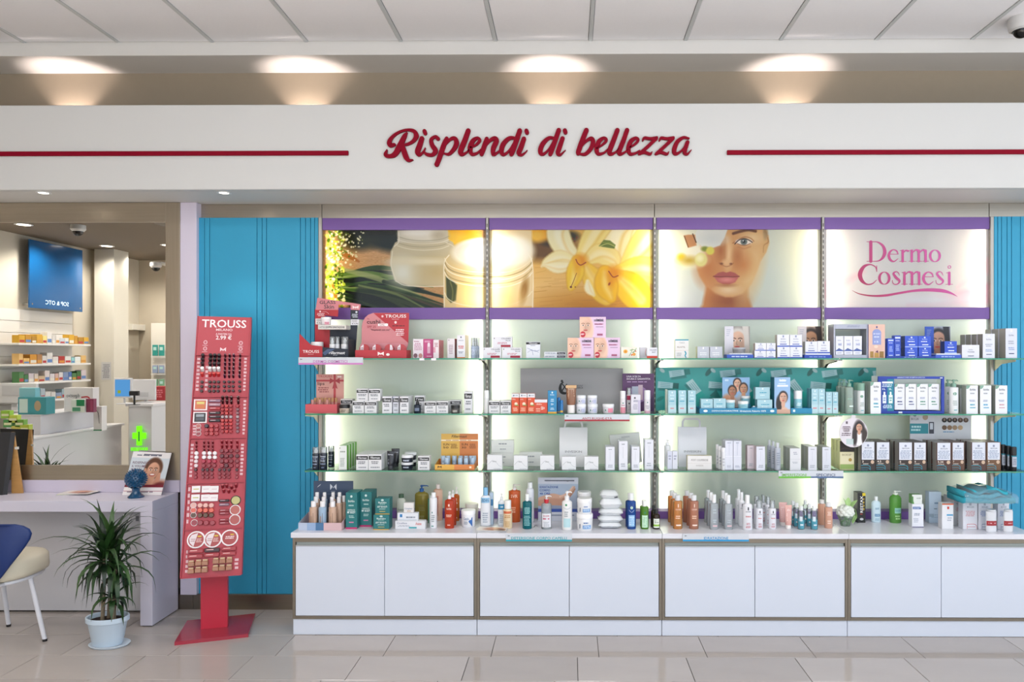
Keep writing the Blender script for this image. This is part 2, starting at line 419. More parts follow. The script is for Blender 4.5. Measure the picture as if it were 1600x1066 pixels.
def paint_flowers():        # bay 2
    p = Paint(264, 124, 761, 358, 2.6, 'e2b45c')
    p.ell(860, 460, 80, 30, 'e8c480', .8); p.ell(930, 478, 80, 22, 'c88820', .8); p.ell(1000, 470, 40, 16, 'd89a30', .7)
    for k in range(70):
        y = 405 + 78 * rng.random(); x = 825 + 180 * rng.random(); p.stroke([(x, y), (x + 15 + 30 * rng.random(), y - 4 * rng.random())], .8, 'b07828', 1.2, .35)
    p.ell(848, 385, 60, 22, '6c4a20', .35); p.ell(868, 372, 26, 12, '2a2816', .4); p.ell(845, 362, 22, 14, 'e8a020', .35); p.ell(838, 368, 12, 9, 'f0c040', .5); p.ell(890, 368, 16, 8, '383010', .4)
    p.poly([(761, 358), (830, 358), (832, 480), (761, 480)], 'e8d4a8', 4); p.ell(795, 392, 38, 26, 'f4eedc', .2); p.ell(797, 390, 28, 18, 'fcfaf2', .4)
    for y0, c in ((403, 'f6ecd0'), (409, 'a08a58'), (414, 'fbf7ea'), (420, 'b49a64'), (426, 'fbf7ea'), (456, 'f6ecd0')): p.stroke([(759, y0 + 24), (790, y0 + 22), (812, y0 + 15), (825, y0 + 6), (830, y0)], 1.4, c, .9, .85)
    p.stroke([(831, 484), (832, 440), (830, 408), (822, 394)], 1.6, 'fbf6e8', 1, .8)
    p.ell(817, 455, 6, 20, 'a87c38', .5, .2); p.ell(785, 470, 26, 20, 'f0d090', .6)
    def petal(pts, c, edge=None):
        if edge: p.stroke([(x, y, q * 1.06 + 1) for x, y, q in pts], 1, edge, 3, .6)
        p.stroke(pts, 1, c, 3.5); m = [(x, y, q * .35) for x, y, q in pts]; p.stroke(m, 1, p.c(c) * .4 + .6, 6, .55); p.stroke([(x + .2 * q, y + .15 * q, q * .12) for x, y, q in pts], 1, 'd8a838', 4, .35)
    petal([(990, 385, 20), (1003, 365, 44), (1020, 352, 40)], 'f0e2a0'); petal([(975, 410, 20), (962, 388, 46), (968, 362, 44), (985, 350, 20)], 'f2e6b4', 'd8c070'); petal([(985, 412, 24), (1005, 388, 40), (1024, 366, 46)], 'f4dc78', 'dcb848')
    petal([(903, 402, 14), (882, 386, 32), (872, 362, 36), (880, 350, 20)], 'efe8bc', 'c8a860'); petal([(908, 402, 14), (922, 380, 30), (936, 358, 34), (950, 346, 26)], 'f0dc88', 'd0a848'); petal([(900, 408, 10), (876, 402, 22), (856, 408, 14), (846, 416, 3)], 'f0e6b0', 'd8b868'); petal([(898, 414, 8), (872, 418, 18), (850, 414, 4)], 'f4ecc4', 'd8b868')
    petal([(918, 408, 12), (938, 396, 30), (956, 402, 30), (966, 414, 10)], 'efdc90', 'd8b050'); petal([(972, 424, 20), (1000, 420, 36), (1026, 424, 40)], 'f4d858', 'dcb030'); petal([(968, 432, 20), (988, 450, 46), (1006, 470, 44)], 'eec428', 'd09c18')
    petal([(916, 414, 12), (926, 432, 30), (944, 452, 40), (950, 468, 20)], 'ebc440', 'd09c20'); petal([(903, 408, 18), (900, 426, 27), (894, 446, 14), (892, 452, 5)], 'efca34', 'c89018'); petal([(948, 426, 22), (950, 446, 36), (958, 466, 16)], 'ecbc1c', 'c88c10'); petal([(920, 440, 6), (922, 452, 14), (930, 462, 4)], 'f4eec8')
    p.ell(909, 406, 10, 9, 'dd9210', .6); p.ell(903, 416, 5, 12, 'e8ac18', .7); p.ell(962, 427, 11, 11, 'e09214', .6); p.ell(958, 440, 5, 10, 'e09c14', .8); p.stroke([(901, 405), (904, 411), (909, 414), (917, 410)], 1.5, '8a2c10', .9); p.stroke([(954, 424), (961, 433), (969, 431)], 1.5, '8a3410', .9)
    for x, y in ((896, 372), (902, 370), (899, 376)): p.ell(x, y, 1.2, 1.2, '7a2c10', .5)
    p.stroke([(902, 427), (897, 440), (893, 449)], .8, '6a2408', .8); p.ell(893, 449, 1.7, 1.5, '5a1c08', .4); p.ell(900, 449, .9, .9, '5a1c08', .4); p.ell(955, 444, 1.4, 2.4, '8a3410', .6, .5)
    p.poly([(938, 384), (946, 374), (956, 375), (965, 382), (963, 388), (950, 386)], '66782c', 1.5); p.stroke([(940, 384), (952, 380), (963, 384)], 1.1, 'c8cc70', .9); p.stroke([(945, 378), (955, 378), (963, 382)], .9, '8c9c44', .9)
    return p.image('yellow_flowers')

def paint_face_poster():    # bay 3 : crop (1060,355) scale 8.2
    p = Paint(264, 124, 1022, 358, 2.6, 'd8dccb')
    cx = lambda x: 1060 + x / 8.2; cy = lambda y: 355 + y / 8.2
    p.ell(1215, 430, 60, 60, 'ccd6d2', .9); p.ell(1065, 470, 50, 40, 'dbe0e0', .9); p.ell(1270, 380, 40, 60, 'e2e0c8', .9)
    P = lambda L: [(cx(a), cy(b)) for a, b in L]
    p.poly(P([(350, 740), (300, 1000), (260, 1060), (960, 1060), (900, 900), (910, 720)]), 'c8854a', 6); p.ell(cx(640), cy(950), 24, 14, 'a05c34', .8)
    p.poly(P([(1070, 200), (1100, 60), (1170, 100), (1180, 200), (1140, 320), (1070, 430)]), 'd2a468', 2.5); p.ell(cx(1120), cy(80), 5, 9, '9a7a50', .4); p.stroke(P([(1160, 130), (1165, 190), (1110, 230), (1100, 320)]), 1.5, 'a8703c', 1.5)
    p.poly(P([(380, 20), (1095, 20), (1100, 180), (1080, 380), (1030, 540), (940, 740), (820, 860), (700, 905), (600, 905), (470, 850), (340, 760), (260, 630), (215, 500), (230, 300), (300, 150)]), 'd6a066', 3.5)
    p.ell(cx(940), cy(560), 15, 42, 'e4c48c', .8, .25); p.ell(cx(370), cy(520), 16, 22, 'c47f48', .9); p.ell(cx(830), cy(480), 13, 14, 'cf8c50', .9); p.ell(cx(640), cy(810), 16, 7, 'ead0a4', .8)
    p.ell(cx(635), cy(330), 6, 20, 'ecc896', .8); p.ell(cx(540), cy(300), 7, 14, 'b06c3a', .9); p.ell(cx(960), cy(130), 14, 8, 'e6c692', .8); p.ell(cx(760), cy(380), 6, 12, 'bd7c46', .9)
    # brow, eye
    p.stroke(P([(705, 75), (800, 48), (900, 30), (1000, 45)]) , 4.2, '6c4026', 2); p.stroke(P([(700, 200), (760, 160), (850, 120), (930, 135), (975, 175)]), 1.6, 'a8683c', 1.5, .8)
    p.ell(cx(845), cy(182), 13.5, 5.2, 'efe6da', .15); p.ell(cx(845), cy(182), 5.4, 5.2, '66716c', .15); p.ell(cx(845), cy(180), 2.2, 2.2, '15181a', .2); p.ell(cx(836), cy(170), 1, 1, 'ffffff', .4)
    p.stroke(P([(725, 212), (780, 160), (850, 142), (910, 160), (955, 190)]), 1.5, '3c2418', 1); p.stroke(P([(760, 208), (850, 232), (930, 205)]), 1, '8c5636', 1); p.stroke(P([(770, 250), (850, 270), (930, 245)]), 2, 'b87848', 3, .6)
    # nose, lips
    p.stroke(P([(600, 150), (585, 300), (590, 420)]), 2, 'b8763e', 4, .5); p.ell(cx(552), cy(468), 2.6, 1.8, '5e2c18', .4); p.ell(cx(672), cy(470), 2.4, 1.7, '5e2c18', .4); p.stroke(P([(520, 460), (560, 485), (615, 505), (670, 488), (705, 462)]), 1.4, 'a06036', 1.6, .8); p.ell(cx(615), cy(450), 6, 4, 'e6bc88', .8)
    p.poly(P([(440, 632), (510, 585), (570, 572), (615, 585), (665, 570), (730, 590), (785, 632), (700, 645), (540, 645)]), 'b05a54', 1.6); p.poly(P([(450, 638), (540, 645), (700, 645), (780, 638), (730, 710), (650, 738), (570, 735), (500, 705)]), 'c26a62', 1.6)
    p.stroke(P([(440, 633), (540, 640), (615, 636), (700, 640), (785, 633)]), 1.1, '6a2824', 1); p.ell(cx(620), cy(678), 10, 3, 'e0908a', .8); p.ell(cx(615), cy(748), 12, 2.5, '9c5c34', .8, 0, .6)
    # blossom over the other eye
    p.ell(cx(60), cy(420), 30, 12, 'f2eec8', .5); p.ell(cx(0), cy(200), 26, 26, 'f4f0d4', .6); p.ell(cx(150), cy(300), 22, 11, 'f0ecd8', .4); p.ell(cx(20), cy(380), 6, 5, 'e8c820', .6); p.ell(cx(120), cy(425), 14, 6, 'c8a840', .8)
    p.poly(P([(205, 80), (240, 0), (640, 0), (590, 130), (530, 230), (440, 260), (300, 250), (215, 170)]), 'e4e6e0', 2); p.ell(cx(400), cy(150), 20, 9, 'd4d8d6', .7)
    p.poly(P([(50, 100), (110, 90), (200, 90), (220, 230), (110, 260)]), 'c88c58', 2); p.stroke(P([(60, 110), (110, 250)]), 1.5, '7a4a18', 1); p.stroke(P([(170, 80), (215, 190)]), 1.6, '4c2c14', 1)
    p.ell(cx(330), cy(275), 6, 4, '84902e', .4); p.ell(cx(400), cy(300), 6.6, 6.4, 'dcd458', .2); p.ell(cx(280), cy(415), 10, 11, 'e2dc90', .15); p.ell(cx(265), cy(395), 5, 5, 'f2efc0', .6)
    return p.image('woman_face')

def paint_dermo():          # bay 4 background only; the letters are their own mesh
    p = Paint(264, 124, 1285, 358, 2.2, 'e6dfde')
    p.ell(1415, 400, 80, 50, 'dcdcdc', .9); p.stroke([(1285, 455, 30), (1320, 440, 14), (1350, 425, 3)], 10, 'f0c4cc', 8, .7); p.stroke([(1420, 478, 4), (1480, 470, 16), (1550, 460, 34)], 10, 'f0bccb', 8, .8)
    p.stroke([(1500, 450, 4), (1530, 430, 12), (1550, 415, 24)], 10, 'f4ccd4', 8, .7); p.ell(1450, 470, 60, 10, 'e6e6ec', .7)
    return p.image('dermo_ground')

def face_bits(p, cx, cy, r, skin, hair, side=0., brow='3c2418'):
    """small printed portrait: face of half-width r"""
    p.ell(cx, cy - .25 * r, 1.3 * r, 1.55 * r, hair, .12); p.ell(cx, cy + 1.6 * r, .55 * r, .9 * r, skin, .15)
    p.ell(cx, cy, r, 1.35 * r, skin, .08); p.ell(cx + .5 * r, cy + .2 * r, .5 * r, .8 * r, p.c(skin) * .86, .8)
    for sx in (-.42, .42):
        x = cx + (sx + side) * r; p.ell(x, cy - .12 * r, .2 * r, .1 * r, 'f2ece6', .3); p.ell(x, cy - .12 * r, .1 * r, .1 * r, '2a2018', .3); p.stroke([(x - .25 * r, cy - .38 * r), (x, cy - .46 * r), (x + .25 * r, cy - .38 * r)], .1 * r, brow, .08 * r)
    p.stroke([(cx + side * r, cy - .05 * r), (cx + side * r - .1 * r, cy + .35 * r), (cx + side * r + .08 * r, cy + .38 * r)], .08 * r, p.c(skin) * .72, .1 * r)
    p.ell(cx + side * r, cy + .7 * r, .34 * r, .13 * r, 'b8524c', .25)
def half_face(name, skin, hair, bgc, panel):
    """card with a text column at the left and half a face at the right (units 40 x 50)"""
    p = Paint(40, 50, 0, 0, 4, bgc); face_bits(p, 21, 24, 12, skin, hair, -.1); p.stroke([(33, 0, 10), (35, 20, 8), (36, 50, 9)], 8, hair, 2)
    p.rect(-1, -1, 14, 51, panel, .5)
    for k in range(4): p.rect(3, 5 + 3 * k, 10 - k, 6 + 3 * k, '9aa0b4', .5, .8)
    return p.image(name)
def paint_people():
    p = Paint(44, 50, 0, 0, 4, '86aed6'); p.ell(22, 60, 26, 26, 'c09a84', .15); p.ell(10, 40, 12, 14, 'c08a68', .2); p.ell(32, 46, 12, 20, 'a8a4a4', .2)
    face_bits(p, 24, 10, 5.2, 'd2a488', '2c1c18'); face_bits(p, 16, 22, 5.6, 'a87050', '241814'); face_bits(p, 34, 18, 5.6, 'c08c68', '34221a'); p.rect(4, 3, 10, 6, 'd8e8f4', .5, .7); return p.image('three_people')
def paint_portrait():
    p = Paint(28, 60, 0, 0, 4, '92b4da'); p.rect(0, 40, 28, 60, 'a8c0dc', 8); p.ell(14, 62, 13, 14, 'd8b098', .12); p.ell(8, 44, 5, 14, '241a18', .2)
    face_bits(p, 15.5, 34, 6.4, 'd2a48c', '2c2020'); p.rect(9, 4, 20, 7, 'dfeaf6', .5); p.rect(5, 13, 24, 15.5, 'f4f8fc', .5); p.rect(7, 10, 20, 11.4, 'cfe0f0', .5); p.rect(0, 53, 28, 60, 'c8a08c', 1); return p.image('portrait_card')
def paint_teal():           # bay 3, shelf 2: tubes scattered over a teal ground (photo px 1025..1369 x 574..648)
    p = Paint(346, 76, 1024, 573, 2.4, '2f9a96'); p.ell(1190, 600, 150, 40, '36a8a4', .9)
    def tubep(x, y, a, L=24, wd=12, pale='a9cdd2', cap='157a74'):
        c, n = math.cos(a), math.sin(a); T = lambda q, r: (x + q * c - r * n, y + q * n + r * c)
        p.poly([T(-L / 2 + 2, -wd / 2 + 4), T(L / 2 + 2, -wd / 2 + 4), T(L / 2 + 2, wd / 2 + 4), T(-L / 2 + 2, wd / 2 + 4)], '15605e', 3, .6)
        p.poly([T(-L / 2, -wd / 2), T(L / 2, -wd * .42), T(L / 2, wd * .42), T(-L / 2, wd / 2)], pale, 1)
        p.poly([T(L / 2, -wd * .42), T(L / 2 + 9, -wd * .42), T(L / 2 + 9, wd * .42), T(L / 2, wd * .42)], cap, 1)
        for k in (-.25, 0, .25): p.stroke([T(-L * .3, wd * k), T(L * .3, wd * k)], .9, '5e98a2', .6, .8)
    for k in range(5):
        x = 1057 + 80 * k; tubep(x, 583, -.15); tubep(x - 18, 604, .08, cap='0f5e58'); tubep(x + 27, 607, .95, 26, 13, 'b4d4d6', '1ca69a'); p.ell(x + 50, 581, 8, 3.6, '0f635c', .15, -1.); p.ell(x - 26, 628, 7, 3.2, '118078', .15, -.6); p.ell(x - 23, 578, 5, 3, 'a8c8c8', .2, .8)
        p.poly([(x + 52, 622), (x + 62, 612), (x + 70, 628), (x + 58, 632)], '1a706c', 1)
    return p.image('scattered_tubes')
def paint_lift():           # smiling woman leaflet on the desk (60 x 66)
    p = Paint(60, 66, 0, 0, 4, 'c8d0d8'); p.rect(0, 0, 60, 9, 'e2dfe0', .5); p.rect(18, 3, 46, 4.6, '6a6a78', .5); p.ell(52, 70, 30, 28, 'b88470', .1); p.ell(38, 25, 14, 17, '5a3624', .1); face_bits(p, 38, 28, 9.5, 'd6a084', '5a3624'); p.ell(38, 34.4, 4.6, 2.3, 'b04c48', .2); p.ell(38, 34, 3.7, 1.2, 'f6f0ea', .2)
    p.stroke([(30, 55, 9), (30, 42, 9), (27, 32, 5), (26, 26, 3)], 6, 'd09a7e', 1); p.stroke([(46, 55, 9), (48, 42, 8), (49, 33, 4)], 6, 'c99076', 1); p.ell(54, 52, 10, 6, '6e2c2c', .3)
    p.rect(0, 50, 60, 54, '7c2430', .6); p.rect(0, 54, 60, 66, 'ece6e6', .6); p.rect(0, 59.5, 60, 60.2, 'a85060', .4)
    return p.image('smiling_woman')
def paint_idra():           # body moisture poster (62 x 68)
    p = Paint(62, 68, 0, 0, 4, 'a9b7cc'); p.rect(0, 0, 62, 10, 'c9ccd8', .5); p.rect(10, 4, 56, 5.6, '50505e', .5, .9); p.ell(30, 45, 34, 14, '8d97b0', .6)
    p.stroke([(4, 34, 8), (22, 30, 10), (38, 32, 9), (52, 22, 7), (56, 15, 3)], 8, 'c69c86', 1.2); p.stroke([(2, 40, 9), (24, 38, 11), (44, 40, 9)], 9, 'b98a74', 1.2); p.stroke([(34, 30, 3), (46, 24, 3), (54, 14, 2)], 3, 'd8b29e', .8); p.stroke([(38, 34, 3), (48, 30, 3), (57, 18, 2)], 3, 'a87c66', .8)
    p.rect(0, 49, 62, 54, '2c4a9c', .5); p.rect(0, 54, 62, 68, 'c6cad6', .5); p.rect(20, 58, 56, 60, '8088a0', .5); return p.image('body_moisture')
def paint_hairlady():       # oval card (44 x 46)
    p = Paint(44, 46, 0, 0, 4, 'd9d3da'); p.ell(31, 24, 10, 21, '2a2020', .15); p.ell(31, 34, 11, 11, 'e8e6ea', .2); p.ell(24, 30, 4, 14, '2c2222', .25); p.ell(40, 30, 5, 13, '352824', .25); face_bits(p, 31, 15, 4.6, 'c99a80', '2a1f1e')
    for k in range(4): p.rect(5 + k, 13 + 3.4 * k, 17 - k, 14.6 + 3.4 * k, '7a6a78', .4)
    p.rect(10, 5, 13, 9, '5a4a58', .5)
    for k in range(4): p.rect(11 + 3 * k, 33, 13 + 3 * k, 42, 'a8c4c0', .4)
    return p.image('long_haired_woman')
def paint_model_box():      # pink box front (42 x 32)
    p = Paint(42, 32, 0, 0, 5, 'e2c2d4'); p.rect(18, 0, 42, 32, 'dcc0dc', 8); p.ell(6, 20, 16, 26, 'ecc4ae', .1); face_bits(p, 7, 14, 9.5, 'e8bca4', 'e0b49c', .25, '8a6650'); p.ell(5, 27, 4.2, 4.6, 'b81c30', .1)
    p.rect(2.5, 26, 7.4, 27, 'f4dce0', .4); p.rect(24, 10.5, 36, 12, 'a4587c', .4); p.rect(23, 4, 38, 7, '3c3040', 1, .55); p.rect(26, 15, 38, 15.8, '8a6a8c', .4); p.rect(28, 26, 37, 29, 'a05070', .6); return p.image('pink_box_face')
def paint_mag():
    p = Paint(30, 20, 0, 0, 4, 'e4dcd4'); p.ell(17, 12, 9, 9, 'b0683c', .5); p.ell(15, 9, 5, 5, 'd8a07c', .4); p.rect(0, 0, 30, 2.5, 'f0ece8', .5); p.ell(24, 16, 5, 4, '6c3c24', .5); return p.image('magazine_cover')
# ------------------------------------------------------------------ the room
ZC, ZS = 3.66, 2.672            # tile ceiling, soffit above the shelving
YF = -0.42                      # front of the fascia
floor_m = mat('b8aea4', .3, noise=.05, nscale=1.2)
def tile_mat(k):
    return mat(['b0a8a3', 'ada5a0', 'b3aba6', 'aaa29d'][k], .08, noise=.07, nscale=2.2 + .3 * k, spec=.55, stretch=(1, 2.5, 1))
fl = struct(MB().box(-6.2, 7.5, -9.5, .2, -.06, -.006, mat('4a423c', .7)).build('floor'))
YR = -.474; n = 0
me_t = [MB().box(.0016, .5984, .0016, .2984, -.006, 0, tile_mat(k), .0012).mesh('floor_tile') for k in range(4)]
for r in range(-2, 7):
    y = YR - .3 * r - .3; x = .0042 - .12 * (r % 3 if r >= 0 else r) - 3.0
    while x < 5.6:
        o = obj('floor_tile', me_t[random.randrange(4)], fl, (x, y, 0)); x += .6; n += 1
rest = MB()
y1 = YR - .3 * 7
rest.box(-6.2, 7.5, -9.5, y1 - .001, -.006, -.0002, floor_m); rest.box(-6.2, -3.2, y1, .13, -.006, -.0002, floor_m); rest.box(5.75, 7.5, y1, .13, -.006, -.0002, floor_m)
s = rest.build('floor_surface', fl); s['kind'] = 'stuff'
wall_c = mat('c9c4bc', .7, noise=.02, nscale=30)
beige = mat('9d8f7c', .75, noise=.03, nscale=25)
struct(MB().box(-6.2, 7.5, .10, .22, 0, 4.0, beige).build('wall_back'))
# tiled ceiling with its border drop
ce = struct(MB().box(-6.2, 7.5, -7.3, .1, ZC + .02, ZC + .08, mat('8c9092', .6)).build('ceiling'))
tm = mat('eeeef2', .7, noise=.02, nscale=60, bump=.1)
cm = MB().box(.013, .587, .013, .587, 0, .02, tm, .003).mesh('ceiling_tile')
c1 = at(191.5, 67.3, -.15).x
for i in range(-1, 13):
    for j in range(0, 3):
        obj('ceiling_tile', cm, ce, (c1 + .6 * (i - 1), -.19 - .6 - .6 * j, ZC))
far = MB(); far.box(-6.2, 7.5, -7.3, -.19 - 1.8, ZC, ZC + .02, tm); far.box(-6.2, c1 - 1.2, -1.99, -.19, ZC, ZC + .02, tm)
o = far.build('ceiling_tiles_beyond', ce); o['kind'] = 'stuff'
bar = mat('c4c8ca', .4)
for i in range(-1, 14):
    MB().box(-.011, .011, -2.0, -.19, ZC - .004, ZC + .004, bar).build('ceiling_bar', ce, (c1 + .6 * (i - 1), 0, 0))
struct(MB().box(-6.2, 7.5, -.195, .1, 3.575, ZC + .02, mat('d6d4d1', .6)).build('trim_1'))
# fascia with soffit
zt = at(800, 162.3, YF).z
fa = struct(MB().box(-6.2, 7.5, YF, YF + .05, ZS, zt, mat('c6c6c5', .55, noise=.01, nscale=4), .004).build('wall_fascia'))
struct(MB().box(-6.2, 7.5, YF + .05, .1, ZS, ZS + .03, mat('cfcdca', .6)).build('ceiling_soffit'))
RED = mat('7e001e', .6, spec=.12)
def bar_red(u0, v0, u1, v1, lab):
    a = at(u0, v0, YF); b = at(u1, v1, YF); h = .0135
    o = MB().box(0, b.x - a.x, -.014, 0, -h, h, RED, .002).build('red_bar', None, (a.x, YF, (a.z + b.z) / 2)); tag(o, lab, 'trim bar')
bar_red(-260, 241, 545, 240.5, 'long dark red bar on the white fascia beside the capital R')
bar_red(1135.5, 239.5, 1850, 236.8, 'long dark red bar on the white fascia past the last word')
# brush lettering
LET = {'R': ('P', [[(165, 228, 30), (128, 232, 46), (118, 200, 42), (150, 150, 30), (215, 106, 24), (290, 86, 24), (352, 98, 36), (376, 142, 46), (350, 190, 34), (295, 222, 26), (235, 232, 20)],
                   [(285, 114, 16), (262, 150, 42), (218, 240, 54), (175, 315, 50), (125, 338, 36), (82, 325, 38), (95, 278, 12)], [(242, 238, 44), (258, 290, 50), (280, 350, 50), (305, 378, 34), (342, 374, 12)]]),
       'i': ('P', [[(430, 168, 44), (408, 235, 50), (388, 295, 50), (405, 325, 34), (440, 300, 18), (462, 262, 12)], [(455, 98, 38), (461, 118, 38)]]),
       's': ('P', [[(583, 170, 40), (560, 150, 26), (520, 178, 34), (528, 232, 44), (560, 285, 48), (530, 325, 34), (475, 320, 30), (452, 296, 16)]]),
       'p': ('P', [[(668, 168, 36), (640, 230, 46), (602, 340, 46), (572, 418, 44)], [(645, 240, 14), (700, 178, 26), (745, 168, 38), (762, 210, 46), (740, 265, 40), (690, 318, 28), (640, 312, 14)]]),
       'l': ('P', [[(874, 95, 46), (840, 190, 50), (800, 290, 50), (815, 322, 34), (858, 302, 18), (886, 270, 12)]]),
       'e': ('P', [[(885, 258, 14), (945, 232, 22), (984, 188, 30), (962, 164, 28), (918, 192, 42), (892, 262, 48), (910, 318, 34), (960, 308, 22), (1000, 270, 12)]]),
       'n': ('P', [[(1052, 172, 40), (1022, 260, 46), (1002, 318, 40)], [(1010, 285, 12), (1070, 200, 26), (1122, 168, 40), (1146, 190, 46), (1115, 262, 46), (1115, 322, 34), (1160, 300, 18), (1188, 268, 12)]]),
       'd': ('P', [[(1330, 166, 26), (1270, 166, 36), (1212, 220, 46), (1192, 290, 46), (1215, 323, 30), (1270, 280, 20), (1322, 190, 16)], [(1368, 95, 46), (1335, 190, 48), (1300, 290, 46), (1287, 318, 42)]]),
       'i.1': ('P', [[(1408, 172, 44), (1378, 258, 48), (1358, 308, 44), (1385, 326, 26), (1420, 305, 14), (1440, 282, 8)], [(1432, 95, 40), (1438, 112, 40)]]),
       'd.1': ('Q', [[(225, 165, 24), (170, 165, 34), (112, 220, 44), (88, 288, 46), (112, 320, 30), (165, 278, 18), (215, 190, 14)], [(265, 90, 44), (230, 190, 46), (195, 290, 44), (184, 318, 40)]]),
       'i.2': ('Q', [[(302, 168, 42), (272, 255, 46), (256, 308, 42), (280, 325, 24), (310, 300, 12), (330, 282, 8)], [(324, 92, 40), (330, 110, 40)]]),
       'b': ('Q', [[(530, 90, 46), (490, 190, 48), (455, 290, 48), (452, 312, 38)], [(480, 250, 14), (530, 192, 26), (578, 168, 36), (594, 205, 44), (570, 270, 40), (520, 318, 32), (470, 318, 18)]]),
       'e.1': ('Q', [[(620, 268, 12), (688, 225, 22), (722, 184, 28), (698, 164, 28), (652, 196, 42), (628, 265, 46), (645, 316, 32), (700, 305, 20), (740, 265, 12)]]),
       'l.1': ('Q', [[(827, 90, 44), (790, 190, 48), (752, 290, 48), (765, 318, 32), (810, 300, 18), (842, 260, 12)]]),
       'l.2': ('Q', [[(920, 90, 44), (885, 190, 46), (846, 290, 46), (857, 318, 32), (900, 300, 18), (936, 260, 12)]]),
       'e.2': ('Q', [[(925, 268, 12), (993, 225, 22), (1027, 184, 28), (1003, 164, 28), (957, 196, 42), (933, 265, 46), (950, 316, 32), (1000, 310, 22), (1040, 285, 14)]]),
       'z': ('Q', [[(1070, 188, 16), (1088, 164, 28), (1145, 170, 28), (1205, 160, 26)], [(1200, 168, 34), (1120, 245, 32), (1045, 312, 32)], [(1035, 318, 22), (1085, 302, 30), (1140, 318, 26), (1160, 298, 10)]]),
       'z.1': ('Q', [[(1230, 188, 16), (1248, 164, 28), (1305, 170, 28), (1365, 160, 26)], [(1360, 168, 34), (1280, 245, 32), (1205, 312, 32)], [(1195, 318, 22), (1245, 302, 30), (1300, 318, 26), (1320, 298, 10)]]),
       'a': ('Q', [[(1512, 168, 18), (1460, 160, 28), (1402, 202, 40), (1372, 280, 44), (1388, 316, 32), (1440, 288, 20), (1500, 212, 16)], [(1500, 205, 38), (1480, 262, 42), (1474, 306, 36), (1500, 318, 22), (1536, 280, 8)]])}
sign = empty('fascia_lettering', at(840, 232, YF)); tag(sign, 'dark red script lettering Risplendi di bellezza on the white fascia', 'sign')
def ribbon(mb, pts, crop, Y, d, m, base, n=6, slope=0.):
    c, L, R = stroke_geo(pts, n); k = CROP[crop][2]
    W = lambda q: tuple(at(CROP[crop][0] + q[0] / k, CROP[crop][1] + q[1] / k, Y) - base)
    pr = []
    for a, b in zip(L, R): pr += [W(a), W(b)]
    vs = [(x, y - d, z) for x, y, z in pr] + [(x, y - .002, z) for x, y, z in pr]; N = len(pr); fs = []
    for i in range(len(L) - 1):
        a, b, e, f = 2 * i, 2 * i + 1, 2 * i + 3, 2 * i + 2
        fs += [(a, f, e, b), (a, N + a, N + f, f), (b, e, N + e, N + b)]
    fs += [(0, 1, N + 1, N), (N - 2, 2 * N - 2, 2 * N - 1, N - 1)]
    mb.add(vs, fs, m)
    for ki, q in enumerate((pts[0], pts[-1])):          # round ends
        if q[2] > 5:
            ring = [(q[0] + q[2] / 2 * math.cos(2 * PI * i / 14), q[1] + q[2] / 2 * math.sin(2 * PI * i / 14)) for i in range(14)]
            ws = [W(r) for r in ring]; vs = [(x, y - d - .00025 - .00025 * ki, z) for x, y, z in ws] + [(x, y - .002, z) for x, y, z in ws]
            mb.add(vs, [list(range(14))[::-1]] + [(i, (i + 1) % 14, 14 + (i + 1) % 14, 14 + i) for i in range(14)], m)
for ch, (crop, strokes) in LET.items():
    mb = MB()
    for k, st in enumerate(strokes): ribbon(mb, st, crop, YF, .016 + .0009 * k, RED, sign.location)
    mb.build('letter', sign)
# uplights resting on the soffit behind the fascia, downlights in the soffit
for i, u in enumerate((110, 478, 860, 1235)):
    b = at(u, 190, .06); x = b.x
    o = MB().box(x - .05, x + .05, -.02, .08, ZS + .03, 3.15, mat('d8d8d8', .5), .004).build('uplight_housing')
    tag(o, 'small white uplight hidden behind the fascia, number %s from the left of four' % ['one', 'two', 'three', 'four'][i], 'lamp', 'wall uplights')
    l = bpy.data.lights.new('uplight', 'SPOT'); l.energy = 11; l.color = (1, .84, .77); l.spot_size = math.radians(92); l.spot_blend = .6; l.shadow_soft_size = .02
    q = bpy.data.objects.new('uplight', l); COL.objects.link(q); q.location = (x, .03, 3.19); q.rotation_euler = (PI - .17, 0, 0)
for i, (u, v) in enumerate([(68, 301), (350, 301)]):
    p = atz(u, v, ZS); o = empty('downlight', p); tag(o, 'small round downlight in the soffit above the ' + ('mirror' if i == 0 else 'blue panel'), 'lamp')
    MB().lathe([(.028, -.004), (.042, -.004), (.042, .001)], mat('e6e6e6', .3), 20, close=False).build('ring', o); MB().lathe([(.001, -.002), (.03, -.002)], emis('fff2e2', 9), 16, close=False).build('lens', o)
    l = bpy.data.lights.new('downlight', 'SPOT'); l.energy = 12; l.color = (1, .93, .85); l.spot_size = math.radians(75); l.spot_blend = .7; l.shadow_soft_size = .03
    q = bpy.data.objects.new('downlight', l); COL.objects.link(q); q.location = p + Vector((0, 0, -.02))
# dome camera at the ceiling
p = atz(1596, 28, ZC); dc = empty('dome_camera', p); tag(dc, 'white dome security camera with a black eye under the ceiling tiles', 'camera')
MB().lathe([(.07, 0), (.075, -.03), (.066, -.07), (.05, -.078)], mat('c9c9c9', .35), 24, close=False).build('housing', dc); MB().sphere((0, 0, -.072), .047, mat('0b0b0d', .08), 18, 10).build('dome', dc)
# steel band under the soffit
zb_ = at(700, 340.5, 0).z
sb = struct(empty('trim_2', (0, 0, 0))); 
for x0, x1 in [(at(311, 330, 0).x, at(501.5, 330, 0).x), (at(502.3, 330, 0).x, at(1022.6, 330, 0).x), (at(1023.4, 330, 0).x, at(1546.8, 330, 0).x), (at(1547.6, 330, 0).x, 7.2)]:
    MB().box(x0, x1, .012, .09, zb_, ZS - .001, STEEL, .001).build('steel_panel', sb)
